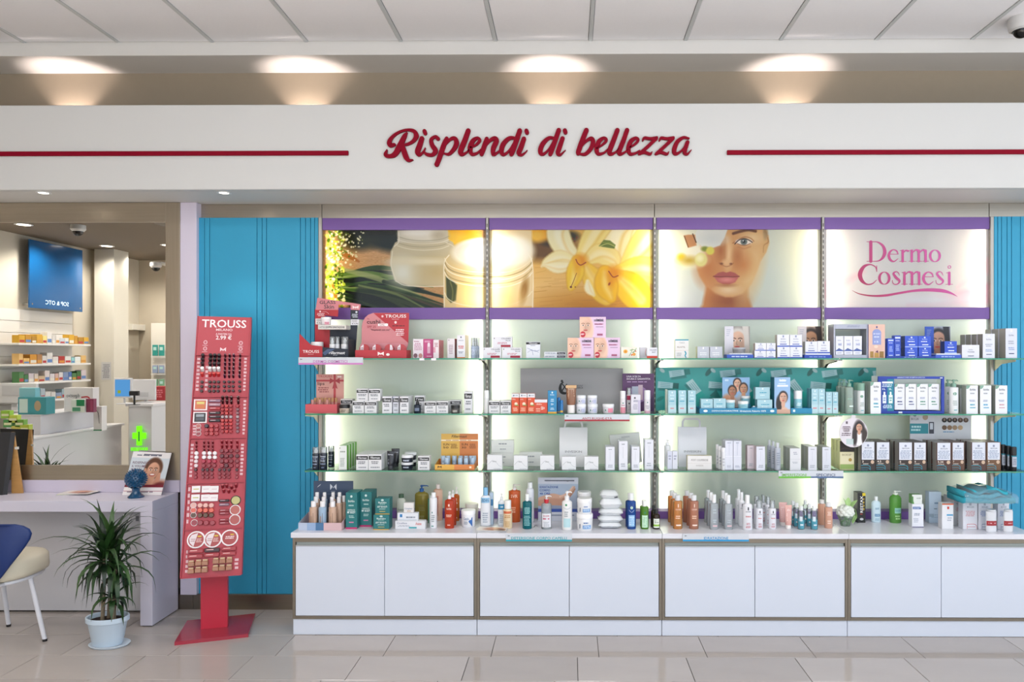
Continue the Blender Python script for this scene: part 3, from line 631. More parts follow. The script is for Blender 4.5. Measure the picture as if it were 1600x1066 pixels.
# lilac pillar, mirror wall
pl0, pl1 = at(281.5, 500, -.05).x, at(307, 500, -.05).x
struct(MB().box(pl0, pl1, -.05, .1, .10, ZS, mat('d2cadb', .5), .002).build('trim_3'))
sm = mat('8f8578', .32, 1., noise=.1, nscale=2, stretch=(1, 1, 25))
bbd = struct(empty('baseboard_back', (0, 0, 0))); 
for x0, x1 in ((-6.2, at(304.5, 940, -.01).x - .001), (at(304.5, 940, -.01).x + .001, 7.2)): MB().box(x0, x1, -.035, .099, 0, .099, sm, .001).build('baseboard_length', bbd)
# blue grooved panels
BLUE = mat('2b97be', .5, noise=.02, nscale=3)
def blue_panel(us, lab, ub=None, Y=-.018, vb=932, vt=340):
    z0, z1 = at(us[0], vb, Y).z, zb_; x0 = at(us[0], 600, Y).x if us[0] < 400 else 4.4125
    o = empty('blue_panel', (x0, Y, z0)); tag(o, lab, 'wall panel')
    xs = [at(u, 600, Y).x - x0 for u in us]
    if us[0] < 400: xs[-1] = -.0125 - x0
    else: xs[0] = 0.
    MB().box(0, xs[-1], .0132, .115, 0, z1 - z0, mat('1c6f96', .6)).build('backing', o)
    for a, b in zip(xs[:-1], xs[1:]): MB().box(a + .0016, b - .0016, 0, .013, 0, z1 - z0, BLUE, .0012).build('panel_strip', o)
blue_panel([306.5, 319.5, 327.5, 401.5, 409.5, 416.3, 469.3, 477.2, 485.2, 491.4, 496.6], 'turquoise grooved wall panel behind the red makeup stand')
blue_panel([1550, 1559, 1565, 1573.5, 1580.5, 1594.5, 1640, 1700], 'turquoise grooved wall panel at the far end past the last shelf bay', vb=850)
# ------------------------------------------------------------------ backlit bays
U = 1.1
zz = lambda v, Y=0.: at(760, v, Y).z
ZH0, ZP1, ZP0, ZL0 = zz(341), zz(359.5), zz(481), zz(499.3)
YG = -.315
S1, S2, S3 = at(760, 560, YG).z, at(760, 646.8, YG).z, at(760, 735.8, YG).z
CT = atz(800, 833.5, 0).z if 0 else at(760, 833.4, -.49).z      # worktop
SURF = dict(s1=S1, s2=S2, s3=S3, c=CT)
PURP = mat('725098', .4, noise=.01)
MILK = backlit_mat('milk_glass_panel', 'dbe8e0', tr=.45)
LED = emis('fff6e2', 7.5)
BOXW = mat('f2f0ea', .8)
imgs = [paint_jars(), paint_flowers(), paint_face_poster(), paint_dermo()]
bay_lab = ['cream jar and leaves', 'yellow flowers', "a woman's face", 'the words Dermo Cosmesi']
for k in range(4):
    x0 = k * U + .012; x1 = (k + 1) * U - .012
    o = empty('backlit_panel', (k * U + U / 2, 0, CT)); tag(o, 'backlit shelf wall bay with purple bands and a lightbox showing ' + bay_lab[k], 'lightbox', 'backlit bays')
    L = x0 - (k * U + U / 2); R = -L; B = CT
    MB().box(L, R, -.012, .004, ZP1 - B, ZH0 - B, PURP, .001).build('header_band', o)
    MB().box(L, R, -.012, .004, ZL0 - B, ZP0 - B, PURP, .001).build('lower_band', o)
    MB().box(L, R, -.10, -.006, .0005, .048, PURP, .001).build('base_band', o)
    m = backlit_mat('backlit_print', image=imgs[k], tr=.5)
    # the print was laid out over one bay in photo pixels: map the bay to its full width
    picture(imgs[k], L, R, ZP0 - B, ZP1 - B, 0, o, 'picture', m)
    mb = MB(); mb.add([(L, 0, .02), (R, 0, .02), (R, 0, ZL0 - B), (L, 0, ZL0 - B)], [(0, 1, 2, 3)], MILK); mb.build('milk_glass', o)
    mb = MB(); mb.box(L, R, .062, .07, 0, ZH0 - B, BOXW); mb.box(L + .014, L + .02, .004, .062, 0, ZH0 - B, BOXW); mb.box(R - .02, R - .014, .004, .062, 0, ZH0 - B, BOXW); mb.build('light_box', o)
    for a in (L + .024, R - .070):
        for (za, zb) in ((.03, ZL0 - B), (ZP0 - B, ZP1 - B)):
            MB().box(a, a + .046, .034, .040, za, zb, LED).build('light_strip', o)
# letters of the last lightbox
DG = nodemat('magenta_letter_print')
def _dg():
    m, nt, out = DG; b = nt.nodes.new('ShaderNodeBsdfPrincipled'); tc = nt.nodes.new('ShaderNodeTexCoord'); mp = nt.nodes.new('ShaderNodeMapping'); mp.inputs['Rotation'].default_value = (0, .6, 0)
    sx = nt.nodes.new('ShaderNodeSeparateXYZ'); r = nt.nodes.new('ShaderNodeValToRGB'); mr = nt.nodes.new('ShaderNodeMapRange')
    mr.inputs[1].default_value = -.36; mr.inputs[2].default_value = .36
    nt.links.new(tc.outputs['Object'], mp.inputs[0]); nt.links.new(mp.outputs[0], sx.inputs[0]); nt.links.new(sx.outputs[0], mr.inputs[0]); nt.links.new(mr.outputs[0], r.inputs[0])
    r.color_ramp.elements[0].color = (*lin('a00b42'), 1); r.color_ramp.elements[1].color = (*lin('cc58a6'), 1)
    nt.links.new(r.outputs[0], b.inputs['Base Color']); b.inputs['Roughness'].default_value = .3; nt.links.new(b.outputs[0], out.inputs[0]); return m
DGM = _dg()
def ring_st(cx, cy, rx, ry, wt, wn):
    return [(cx + rx * math.cos(2 * PI * i / 16), cy + ry * math.sin(2 * PI * i / 16), wn + (wt - wn) * abs(math.cos(2 * PI * i / 16)) ** 1.3) for i in range(17)]
def e_st(dx, dy, s=1.):
    T = lambda L: [(dx + (x - 520) * s, dy + (y - 350) * s, w * s) for x, y, w in L]
    return [T([(520, 332, 9), (650, 332, 9)]), T([(648, 328, 12), (630, 290, 20), (585, 270, 14), (540, 295, 26), (520, 350, 36), (540, 408, 32), (590, 434, 18), (648, 395, 8)])]
def s_st(dx, dy):
    T = lambda L: [(x + dx, y + dy, w) for x, y, w in L]
    return [T([(668, 625, 8), (652, 590, 12), (620, 575, 14), (585, 600, 28), (620, 655, 36), (668, 700, 30), (652, 738, 18), (612, 752, 14), (578, 735, 10), (570, 695, 8)])]
def m_st(dx, dy, xs, top, bot):
    st = []
    for x in xs: st += [[(x + dx, top + 12 + dy, 34), (x + dx, bot + dy, 34)], [(x - 40 + dx, bot + dy, 8), (x + 40 + dx, bot + dy, 8)]]
    st.append([(xs[0] - 35 + dx, top + 10 + dy, 8), (xs[0] + 8 + dx, top + dy, 10)])
    for a, b in zip(xs[:-1], xs[1:]): st.append([(a + 12 + dx, top + 40 + dy, 10), (a + 50 + dx, top + 4 + dy, 20), (b - 14 + dx, top + 8 + dy, 28), (b + dx, top + 40 + dy, 32)])
    return st
DERMO = {'D': [[(270, 162, 44), (270, 430, 44)], [(215, 160, 8), (310, 158, 8)], [(215, 431, 8), (310, 431, 8)], [(290, 160, 10), (370, 166, 16), (440, 220, 34), (464, 300, 46), (440, 375, 38), (380, 424, 16), (290, 431, 8)]],
         'e': e_st(520, 350), 'r': [[(712, 285, 34), (712, 430, 34)], [(670, 432, 8), (760, 432, 8)], [(680, 282, 8), (726, 274, 10)], [(725, 312, 10), (752, 282, 20), (790, 288, 24)]],
         'm': m_st(0, 0, [838, 935, 1030], 272, 430), 'o': ring_st(1160, 355, 66, 80, 34, 10), 'C': [[(348, 545, 10), (330, 505, 14), (260, 475, 18), (175, 505, 42), (122, 600, 58), (140, 690, 50), (210, 748, 22), (290, 742, 16), (352, 690, 8)], [(352, 492, 8), (352, 570, 12)]],
         'o.1': ring_st(458, 665, 68, 84, 36, 10), 's': s_st(0, 0), 'm.1': m_st(0, 0, [737, 842, 940], 578, 748), 'e.1': e_st(1000, 665, 1.06), 's.1': s_st(603, 0), 'i': [[(1358, 590, 36), (1358, 748, 36)], [(1310, 750, 8), (1405, 750, 8)], [(1318, 592, 8), (1368, 580, 10)], ring_st(1360, 510, 20, 20, 10, 8)],
         'swoosh': [[(10, 835, 3), (120, 885, 14), (290, 910, 24), (470, 905, 32), (650, 875, 30), (850, 842, 32), (1050, 828, 42), (1250, 838, 48), (1380, 872, 28), (1472, 920, 3)]]}
dm = empty('lightbox_lettering', at(1415, 420, 0)); tag(dm, 'raised magenta serif lettering Dermo Cosmesi with a swoosh on the lightbox', 'sign')
for ch, sts in DERMO.items():
    if isinstance(sts[0], tuple): sts = [sts]
    mb = MB()
    for k, st in enumerate(sts): ribbon(mb, st, 'T', 0, .003 + .0002 * k, DGM, dm.location, 5)
    mb.build('swoosh' if ch == 'swoosh' else 'letter', dm)
# uprights with arms, clips
SLOT = mat('4a4743', .5)
for k in range(5):
    X = k * U; o = empty('shelf_upright', (X, 0, CT)); tag(o, 'slotted steel upright ' + ['at the left end beside the turquoise panel', 'between the jar and the flower lightboxes', 'between the flower and the face lightboxes', 'between the face and the lettering lightboxes', 'at the right end of the lit bays'][k], 'shelf upright', 'steel uprights')
    hx = .008 if 0 < k < 4 else .011
    MB().box(-hx, hx, -.022, .06, 0, zb_ - CT, mat('b2ada6', .4, .6), .002).build('post', o)
    if 0 < k < 4:
        mb = MB(); z = .06
        while z < zb_ - CT - .05: mb.box(-.0034, .0034, -.0228, -.0215, z, z + .022, SLOT); z += .036
        q = mb.build('slots', o); q['kind'] = 'stuff'
    for zs in (S1, S2, S3):
        z = zs - CT - .009
        for sx in ([-1, 1] if 0 < k < 4 else [1 if k == 0 else -1] if 1 else []):
            mb = MB(); m = mat('d9d2bc', .45) if k in (0, 4) else mat('77736c', .3, .9); x = sx * (.008 if 0 < k < 4 else -.014)
            vs = [(x + a, y, q) for a in (-.0015, .0015) for (y, q) in ((-.022, z), (-.25, z), (-.25, z - .012), (-.10, z - .030), (-.022, z - .075))]
            mb.add(vs, [(0, 1, 2, 3, 4), (9, 8, 7, 6, 5)] + [(i, 5 + i, 5 + (i + 1) % 5, (i + 1) % 5) for i in range(5)], m); mb.build('shelf_arm', o)
    if 0 < k < 4:
        for zs in (S1, S2, S3): MB().tube([(-.022, YG + .02, zs - CT - .011), (.022, YG + .02, zs - CT - .011)], .005, CHROME).build('clip', o)
GLASS = glass_mat('e2f3ea', .06, name='shelf_glass')
EDGE = mat('1f8a68', .15, alpha=.92, coat=.5)
names = {'s1': 'top', 's2': 'middle', 's3': 'lowest'}
for key, zs in (('s1', S1), ('s2', S2), ('s3', S3)):
    for k in range(5):
        x0, x1 = k * U + .003, (k + 1) * U - .003
        if k == 4: x0, x1 = 4 * U + .003, 4 * U + .09
        if k == 4: continue
        if k == 3: x1 = 4 * U + .05
        o = MB().box(x0, x1, YG + .0025, -.024, zs - .008, zs, GLASS).build('glass_shelf')
        tag(o, '%s glass shelf of the bay under the lightbox with %s' % (names[key], bay_lab[k]), 'shelf')
        MB().box(x0, x1, YG, YG + .0025, zs - .008, zs, EDGE).build('front_edge', o)
# ------------------------------------------------------------------ base cabinets and worktop
YC = -.464
fz = lambda v: at(760, v, YC).z
CAB = mat('d1d7e4', .35, noise=.01, nscale=5); FR = mat('8f8578', .4, .85, noise=.06, nscale=2, stretch=(20, 20, 1)); CH = mat('a9afab', .45)
zt_, zc1, zd1, zd0, zr0 = CT - .032, fz(847), fz(853.5), fz(962), fz(967.5)
pos = ['first from the left, beside the turquoise panel', 'second from the left', 'third from the left', 'at the right end']
for k in range(4):
    X0 = -.01 + k * U; o = empty('base_cabinet', (X0, YC, 0)); tag(o, 'white two-door base cabinet with steel edging, ' + pos[k], 'cabinet', 'base cabinets')
    W = U - .001
    MB().box(.002, W, .02, .41, .003, zt_, mat('bfc0c8', .6)).build('carcass', o)
    MB().box(0.001, W - .0015, -.004, .02, .002, zr0 - .001, CAB, .001).build('plinth', o)
    mb = MB(); mb.box(0, .016, -.012, .02, zr0, zt_, FR, .001); mb.box(W - .016, W, -.012, .02, zr0, zt_, FR, .001); mb.box(.016, W - .016, -.012, .02, zr0, zd0 - .003, FR, .001); mb.box(.016, W - .016, -.012, .02, zc1, zt_, FR, .001)
    mb.build('steel_frame', o)
    MB().box(.018, W - .018, .004, .02, zd1 - .01, zc1, CH).build('grip_channel', o)
    mid = W / 2
    for a, b in ((.019, mid - .0015), (mid + .0015, W - .019)):
        d = MB().box(a, b, -.013, .003, zd0, zd1, CAB, .0012).build('door', o)
        MB().box(a, b, -.016, -.003, zd1 + .0002, zd1 + .007, mat('b9bcc0', .3, .6), .001).build('grip_edge', d)
    t = MB().box(X0 - .006 if k == 0 else X0 + .0005, X0 + W, -.49, -.004, CT - .031, CT, mat('dcdce4', .22, coat=.2, noise=.008), .002).build('worktop')
    tag(t, 'white worktop length over the base cabinet, ' + pos[k], 'worktop')
# ------------------------------------------------------------------ shelf signs
def rail(c, x0, x1, y0, y1, Y, text, band, tcol, lab, split=None):
    a = at(cu(c, x0), cv(c, y1), Y); b = at(cu(c, x1), cv(c, y0), Y); W = b.x - a.x; H = b.z - a.z
    o = MB().box(0, W, -.002, 0, 0, H, mat('c9ced6', .35), .0005).build('shelf_sign', None, (a.x, Y, a.z)); tag(o, lab, 'sign')
    if Y > -.4: MB().box(.0, W, .0, .003, H - .003, H, mat('c9ced6', .35)).build('top_lip', o)
    spec = [('r', .03, .62, .035, .86, '55585e'), ('r', .035, .7, .06, .78, '55585e')]
    if split: spec += [('r', 0, 0, split[0], .24, split[1]), ('r', split[0], 0, 1, .24, band)]
    else: spec += [('r', 0, 0, 1, .24, band)]
    for (t, p0, p1, cc) in text: spec.append(('t', t, p0, .26, p1, .62, cc))
    q = face_print(spec, W, H, y=-.002, name='printed_lettering', parent=o); q.location = (W / 2, 0, 0)
YR_ = YG - .004
rail('A', 85, 605, 457, 516, YR_, [('DERMO COSMETICI', .23, .76, 'c070b8')], 'c77cbc', 'c070b8', 'white shelf sign with lilac band reading Dermo Cosmetici')
rail('C', 733, 1258, 916, 972, YR_, [('ANTI RUGHE-ETÀ', .27, .73, 'a02834')], 'a02834', 'a02834', 'white shelf sign with red band reading Anti Rughe-Età')
rail('F', 1000, 1490, 464, 520, YR_, [('IMPERFEZIONI', .05, .43, '6cae3c'), ('SPECIFICI', .58, .87, '34466c')], '4b6690', '', 'white shelf sign with green and navy band reading Imperfezioni, Specifici', (.5, '64b434'))
rail('D', 245, 745, 943, 998, -.494, [('DETERSIONE CORPO CAPELLI', .08, .92, '1d9aa6')], '1b98a8', '', 'white worktop sign with teal band reading Detersione Corpo Capelli')
rail('F', 275, 775, 943, 998, -.494, [('IDRATAZIONE', .32, .69, '2a8cc4')], '1f90c8', '', 'white worktop sign with blue band reading Idratazione')
for c, x in (('A', 1080), ('A', 1175)):
    p = at(cu(c, x), cv(c, 470), YG); 
    o = MB().box(-.015, .015, -.004, .012, -.011, .004, mat('e6e6ea', .3), .001).build('price_clip', None, (p.x, YG - .0005, S1 - .0005)); o.location.z = S1 + .0005 - .004
    tag(o, 'small white price clip on the top shelf edge, ' + ('left' if x < 1100 else 'right') + ' one under the pink boxes', 'clip')
# ------------------------------------------------------------------ product builders
TOP = {}
ORD = ['front of row', 'second in row', 'third in row', 'fourth in row', 'fifth in row']
def spot(c, x0, x1, y0, y1, surf, Yf=None, on=None):
    u0, u1, v0, v1 = cu(c, x0), cu(c, x1), cv(c, y0), cv(c, y1)
    if Yf is None:
        zs = SURF[surf]; Yf = atz((u0 + u1) / 2, v1, zs).y; Yf = max(-.455 if surf == 'c' else -.302, min(-.06, Yf))
    s = mpp((u0 + u1) / 2, Yf); a = at(u0, v1, Yf); b = at(u1, v1, Yf)
    zb = SURF[surf] if on is None else (TOP[on] if not isinstance(on, (int, float)) else on)
    return (a.x + b.x) / 2, b.x - a.x, (v1 - v0) * s, zb + .0004, Yf
def finish(o, x, Yc, zb, h, label, cat, group, n, dy, dx=0.):
    o.location = (x, Yc, zb); TOP[o] = zb + h
    lab = label if n == 1 else label + ', ' + ORD[0]
    tag(o, lab, cat, group)
    for i in range(1, n):
        c = copy_tree(o, (x + dx * i, Yc + dy * i, zb), label + ', ' + (ORD[i] if i < n - 1 or n < 3 else 'last in row'), group)
    return o
def bx(c, x0, x1, y0, y1, surf, col, spec, label, Yf=None, d=None, n=1, group=None, rz=0., on=None, side=None, name='carton', dx=0., top=None, bev=.0012, cat='box', gap=.004):
    x, W, H, zb, Yf = spot(c, x0, x1, y0, y1, surf, Yf, on)
    d = d or min(W, .06)
    mb = MB(); m = mat(col, .38)
    if side:
        ms = mat(side, .38); mb.box(-W / 2, W / 2, -d / 2, -d / 2 + .0012, 0, H, m); mb.box(-W / 2, W / 2, -d / 2 + .0012, d / 2, 0, H, ms, bev)
    else: mb.box(-W / 2, W / 2, -d / 2, d / 2, 0, H, m, bev)
    o = mb.build(name)
    if rz: o.rotation_euler = (0, 0, rz)
    mb = MB(); mt = mat(top or '8c8c90', .5)     # closing flap line on top
    mb.box(-W * .42, W * .42, -d * .47, -d * .44, H, H + .0003, mt); f = mb.build('flap_seam', o)
    if spec: face_print(spec, W, H, None, -d / 2, 'front_print', o, jitter=int(x0))
    if n > 1 and group is None: group = label
    return finish(o, x, Yf + d / 2, zb, H, label, cat, group, n, d + gap, dx)
def bot(c, x0, x1, y0, y1, surf, body, cap, ch, cw, kind, spec, label, Yf=None, n=1, dy=None, group=None, flat=.75, sh=.08, on=None, dx=0., name='bottle', liquid=None, lab=None, neck=.5, cat='bottle', facing=0.):
    """body: colour or material, cap colour, ch cap height fraction, cw cap width fraction, kind screw / pump / clear / dropper"""
    x, W, H, zb, Yf = spot(c, x0, x1, y0, y1, surf, Yf, on)
    r = W / 2; hb = H * (1 - ch); mbody = body if not isinstance(body, str) else mat(body, .28, coat=.2); s = sh * H
    pr = [(r * .93, 0), (r, .004), (r, hb - s), (r * .97, hb - s * .6), (r * .82, hb - s * .25), (r * neck, hb), (r * neck * .9, hb + .004)]
    o = MB().lathe(pr, mbody, 22, sy=flat).build(name)
    if liquid:
        lc, lf = liquid; mb = MB().lathe([(r * .9, .004), (r * .92, .006), (r * .92, hb * lf)], lc if not isinstance(lc, str) else mat(lc, .15), 18, sy=flat); mb.build('liquid', o)
    mc = cap if not isinstance(cap, str) else mat(cap, .35); rc = r * cw; hc = H * ch
    mb = MB()
    if kind == 'pump':
        mb.lathe([(rc, 0), (rc, hc * .42), (rc * .75, hc * .46)], mc, 18, z0=hb + .002); mb.lathe([(rc * .35, 0), (rc * .35, hc * .35)], mc, 10, z0=hb + hc * .44); q = mb.build('pump_collar', o)
        h2 = MB(); z = hb + hc * .76; h2.lathe([(rc * .62, 0), (rc * .7, hc * .06), (rc * .62, hc * .2), (rc * .3, hc * .24)], mc, 14, z0=z); h2.tube([(0, 0, z + hc * .13), (r * .75 * math.cos(facing), -r * .75 * math.sin(facing) , z + hc * .13), (r * .98 * math.cos(facing), -r * .98 * math.sin(facing), z + hc * .03)], [rc * .3, rc * .24, rc * .17], mc, 8); h2.build('pump_head', o)
    elif kind == 'clear':
        mb.lathe([(rc * .55, 0), (rc * .55, hc * .4), (rc * .3, hc * .45), (rc * .3, hc * .7)], mat('e8e8ec', .3), 14, z0=hb + .001); mb.build('nozzle', o)
        MB().lathe([(rc, 0), (rc, hc * .94), (rc * .9, hc)], tint('eef2f4', .25), 18, z0=hb - .004).build('clear_cap', o)
    elif kind == 'dropper':
        mb.lathe([(rc, 0), (rc, hc * .4), (rc * .6, hc * .42), (rc * .5, hc * .8), (rc * .3, hc)], mc, 16, z0=hb + .001); mb.build('dropper_cap', o)
    else: mb.lathe([(rc, 0), (rc, hc * .93), (rc * .9, hc)], mc, 18, z0=hb + .001); mb.build('cap', o)
    if lab:
        ml = mat(lab[4], .45); k = MB(); nn = 10; vs = []; fs = []; a0, a1 = (lab[0] - .5) * 2.6, (lab[2] - .5) * 2.6
        for i in range(nn + 1):
            a = a0 + (a1 - a0) * i / nn
            for z in (lab[1], lab[3]): vs.append((math.sin(a) * (r + .0004), -math.cos(a) * (r * flat + .0004), z * hb))
        for i in range(nn): fs.append((2 * i, 2 * i + 2, 2 * i + 3, 2 * i + 1))
        k.add(vs, fs, ml, True); k.build('label', o)
    if spec:
        q = face_print(spec, W, hb, r, 0, 'printed_label', o, jitter=int(x0))
        if q: q.scale = (1, flat * 1.004, 1)
    if n > 1 and group is None: group = label
    return finish(o, x, Yf + r * flat, zb, H, label, cat, group, n, dy or (2 * r * flat + .006), dx)
def jar(c, x0, x1, y0, y1, surf, body, lid, lf, spec, label, Yf=None, group=None, on=None, lw=1.02, name='jar', taper=.94, n=1):
    x, W, H, zb, Yf = spot(c, x0, x1, y0, y1, surf, Yf, on); r = W / 2 / max(lw, 1); hb = H * (1 - lf)
    mbd = body if not isinstance(body, str) else mat(body, .3, coat=.2)
    o = MB().lathe([(r * taper * .96, 0), (r * taper, .003), (r, hb * .9), (r * .95, hb)], mbd, 24).build(name)
    MB().lathe([(r * lw, 0), (r * lw, H * lf * .85), (r * lw * .95, H * lf)], lid if not isinstance(lid, str) else mat(lid, .35), 24, z0=hb + .0005).build('lid', o)
    if spec: face_print(spec, W * .9, hb, r, 0, 'printed_label', o, jitter=int(x0))
    return finish(o, x, Yf + r, zb, H, label, 'jar', group, n, 2 * r + .006)
def tub(c, x0, x1, y0, y1, surf, body, cap, cf, spec, label, Yf=None, group=None, inverted=True, n=1, dy=None, name='squeeze_tube', dx=0.):
    """squeeze tube standing on its cap: round below, flat crimp above"""
    x, W, H, zb, Yf = spot(c, x0, x1, y0, y1, surf, Yf); r = W / 2; hc = H * cf; mbd = body if not isinstance(body, str) else mat(body, .3, coat=.2)
    mb = MB(); vs = []; fs = []; seg = 20; lv = [(0, .78, .78), (.02, .86, .82), (.35, .92, .62), (.7, .97, .34), (.93, 1., .06), (1., 1., .05)]
    for (t, a, b) in lv:
        for k in range(seg):
            q = 2 * PI * k / seg; vs.append((r * a * math.cos(q), r * b * math.sin(q), hc + t * (H - hc)))
    for i in range(len(lv) - 1):
        for k in range(seg): k2 = (k + 1) % seg; fs.append((i * seg + k, i * seg + k2, (i + 1) * seg + k2, (i + 1) * seg + k))
    fs += [list(range(seg))[::-1], list(range((len(lv) - 1) * seg, len(lv) * seg))]; mb.add(vs, fs, mbd, True); o = mb.build(name)
    MB().lathe([(r * .66, 0), (r * .74, .002), (r * .74, hc * .95), (r * .7, hc)], mat(cap, .35), 18).build('cap', o)
    if spec:
        q = face_print(spec, W, H - hc, None, 0, 'printed_label', o); q.location = (0, -r * .72, hc); q.rotation_euler = (-math.atan(r * .62 / (H - hc)), 0, 0)
    return finish(o, x, Yf + r * .8, zb, H, label, 'tube', group, n, dy or r * 2, dx)
def card(c, x0, x1, y0, y1, surf, col, spec, label, Yf=-.1, img=None, th=.003, on=None, cat='card', name='display_card', lean=0.):
    x, W, H, zb, Yf = spot(c, x0, x1, y0, y1, surf, Yf, on)
    o = MB().box(-W / 2, W / 2, 0, th, 0, H, mat(col, .4), .0006).build(name)
    MB().add([(-.012, th, 0), (.012, th, 0), (.012, th, H * .6), (-.012, th, H * .6), (-.012, th + .05, 0), (.012, th + .05, 0)], [(0, 1, 2, 3), (0, 4, 5, 1), (4, 3, 2, 5), (0, 3, 4), (1, 5, 2)], mat('bfb8ae', .7)).build('easel_back', o)
    if img: picture(img, -W / 2 + .0005, W / 2 - .0005, .0005, H - .0005, -.0006, o)
    if spec: face_print(spec, W, H, None, -.0012 if img else 0, 'front_print', o)
    o.rotation_euler = (lean, 0, 0)
    return finish(o, x, Yf, zb, H, label, cat, None, 1, 0)
def tray(c, x0, x1, y0, y1, surf, cols, label, Yf, d, spec=None, hb=None, on=None, name='display_tray', wall=.0025):
    """open cardboard tray; front lip of several colours [(fraction, colour)]"""
    x, W, H, zb, Yf = spot(c, x0, x1, y0, y1, surf, Yf, on); hb = hb or H
    mb = MB(); f0 = 0
    for (f1, cc) in cols: mb.box((f0 - .5) * W, (f1 - .5) * W, 0, wall, 0, H, mat(cc, .4)); f0 = f1
    o = mb.build(name); mi = mat(cols[-1][1], .5); ml = mat(cols[0][1], .5)
    MB().box(-W / 2, W / 2, wall, d, 0, .003, mi).build('tray_floor', o)
    mb = MB()
    for (a, b, m) in ((-W / 2, -W / 2 + wall, ml), (W / 2 - wall, W / 2, mi)):
        vs = [(q, y, z) for q in (a, b) for (y, z) in ((wall, .003), (d, .003), (d, hb), (wall, H))]
        mb.add(vs, [(3, 2, 1, 0), (4, 5, 6, 7)] + [(i, (i + 1) % 4, 4 + (i + 1) % 4, 4 + i) for i in range(4)], m)
    mb.box(-W / 2 + wall, W / 2 - wall, d - wall, d, .003, hb, mi); mb.build('tray_walls', o)
    if spec: face_print(spec, W, H, None, 0, 'front_print', o)
    o = finish(o, x, Yf, zb, H, label, 'display', None, 1, 0); TOP[o] = zb + .003
    return o
def fil(t='Fillermast'): return [('r', .03, .66, .97, .9, '18181c'), ('t', t, .16, .71, .88, .86, 'e4e4e8'), ('l', .14, .38, .86, .58, 2, '70747c'), ('l', .14, .12, .86, .24, 1, '8a8e96')]
def lines(c='8c92a0', z0=.2, z1=.8, n=5): return [('l', .15, z0, .85, z1, n, c)]
def bio(c2='2a3c8c', logo='9aa8a0', t='BioNike'): return [('r', .42, .86, .58, .94, logo), ('t', t, .18, .72, .82, .82, '5a6068'), ('l', .2, .4, .8, .6, 3, '8a90a0'), ('l', .2, .24, .8, .34, 2, 'a0a6b2'), ('r', .22, .10, .78, .14, c2)]
# ================================================================== BAY 1, top shelf
G1 = 'Fillermast cartons'
# tall two-sided display with header
def sp(cx, cy, Y): return at(cu('K', cx), cv('K', cy), Y)
Yd = -.27; b0 = sp(350, 866, Yd); B = Vector((b0.x, Yd, S1)); dst = empty('cosmetics_display', B); tag(dst, 'red and navy stand with pink Glass Skin header, left end of top shelf', 'display')
def kp(L, Y=Yd): return [((sp(x, y, Y) - B).x, (sp(x, y, Y) - B).z) for x, y in L]
def kpoly(L, y0, y1, col, name, dz=0.):
    p = kp(L); p = p[::-1]; z0 = min(z for _, z in p)
    MB().prism([(x, max(z, .0005) + dz) for x, z in p], y0, y1, mat(col, .4)).build(name, dst)
kpoly([(62, 570), (62, 866), (350, 866), (350, 730), (210, 715), (130, 640)], 0, .003, 'b22c36', 'red_front')
kpoly([(350, 742), (350, 866), (672, 866), (672, 765)], 0, .003, '1d2434', 'navy_front')
kpoly([(160, 250), (160, 866), (352, 866), (352, 500), (290, 500), (290, 330), (455, 345), (462, 250)], .14, .143, 'b02a34', 'red_back_panel')
kpoly([(352, 505), (352, 866), (680, 866), (720, 260), (618, 255), (618, 505)], .14, .143, '202634', 'navy_back_panel')
kpoly([(195, 102), (170, 258), (462, 258), (466, 190), (620, 196), (622, 256), (738, 262), (752, 186)], .137, .140, 'cf8088', 'header_card')
kpoly([(258, 455), (258, 515), (612, 515), (612, 462)], .055, .14, 'd8d4cf', 'ledge')
mb = MB()
for x in (62, 672):
    q = kp([(x, 866)])[0][0]; mb.box(q - .0015, q + .0015, .003, .143, .0005, .105 if x == 62 else .12, mat('b02a34' if x == 62 else '1d2434', .45))
mb.box(kp([(62, 866)])[0][0], kp([(672, 866)])[0][0], .003, .14, .0005, .003, mat('6c2830', .5)); mb.build('side_walls', dst)
def kprint(x0, x1, y0, y1, yy, spec, nm):
    (a, z1), (b, z0) = kp([(x0, y0), (x1, y1)]); q = face_print(spec, b - a, z1 - z0, None, 0, nm, dst); q.location = ((a + b) / 2, yy, z0)
kprint(62, 350, 740, 866, 0, [('t', 'TROUSS', .15, .42, .86, .7, 'f4e8e8'), ('t', 'MILANO', .38, .25, .62, .33, 'e8c8c8')], 'front_lettering')
kprint(350, 672, 760, 866, 0, [('t', 'Fillermast', .25, .35, .88, .68, 'eeeef2', .25), ('t', 'MILANO', .42, .2, .58, .28, 'c8ccd6'), ('p', [(0, .5), (.2, .95), (.5, 1.), (.1, .2)], '46597c')], 'front_lettering')
kprint(210, 440, 120, 250, .137, [('t', 'GLASS', .05, .52, .95, .85, '4a3a40'), ('t', 'Skin', .3, .05, .86, .45, '4a3a40')], 'header_lettering')
kprint(640, 730, 195, 245, .137, [('p', [(.1, 0), (.35, .3), (.5, .1), (.65, .3), (.9, 0), (.95, .9), (.6, .5), (.5, .6), (.4, .5), (.05, .9)], 'f2dcdc')], 'header_emblem')
kprint(258, 612, 462, 515, .055, [('t', 'LATTE E', .05, .35, .25, .72, '6a6468'), ('t', 'DOPPIA IDRATAZIONE', .28, .3, .95, .75, '26242a')], 'ledge_lettering')
kprint(168, 272, 370, 445, .14, [('r', 0, 0, 1, 1, 'e6e2e2'), ('l', .1, .5, .9, .9, 3, 'a09a9c'), ('t', '€ 9,90', .15, .1, .9, .4, '26242a')], 'price_label')
kprint(622, 727, 380, 455, .14, [('r', 0, 0, 1, 1, 'e0e0e6'), ('l', .1, .5, .9, .9, 3, 'a09a9c'), ('t', '€ 9,90', .15, .1, .9, .4, '26242a')], 'price_label')
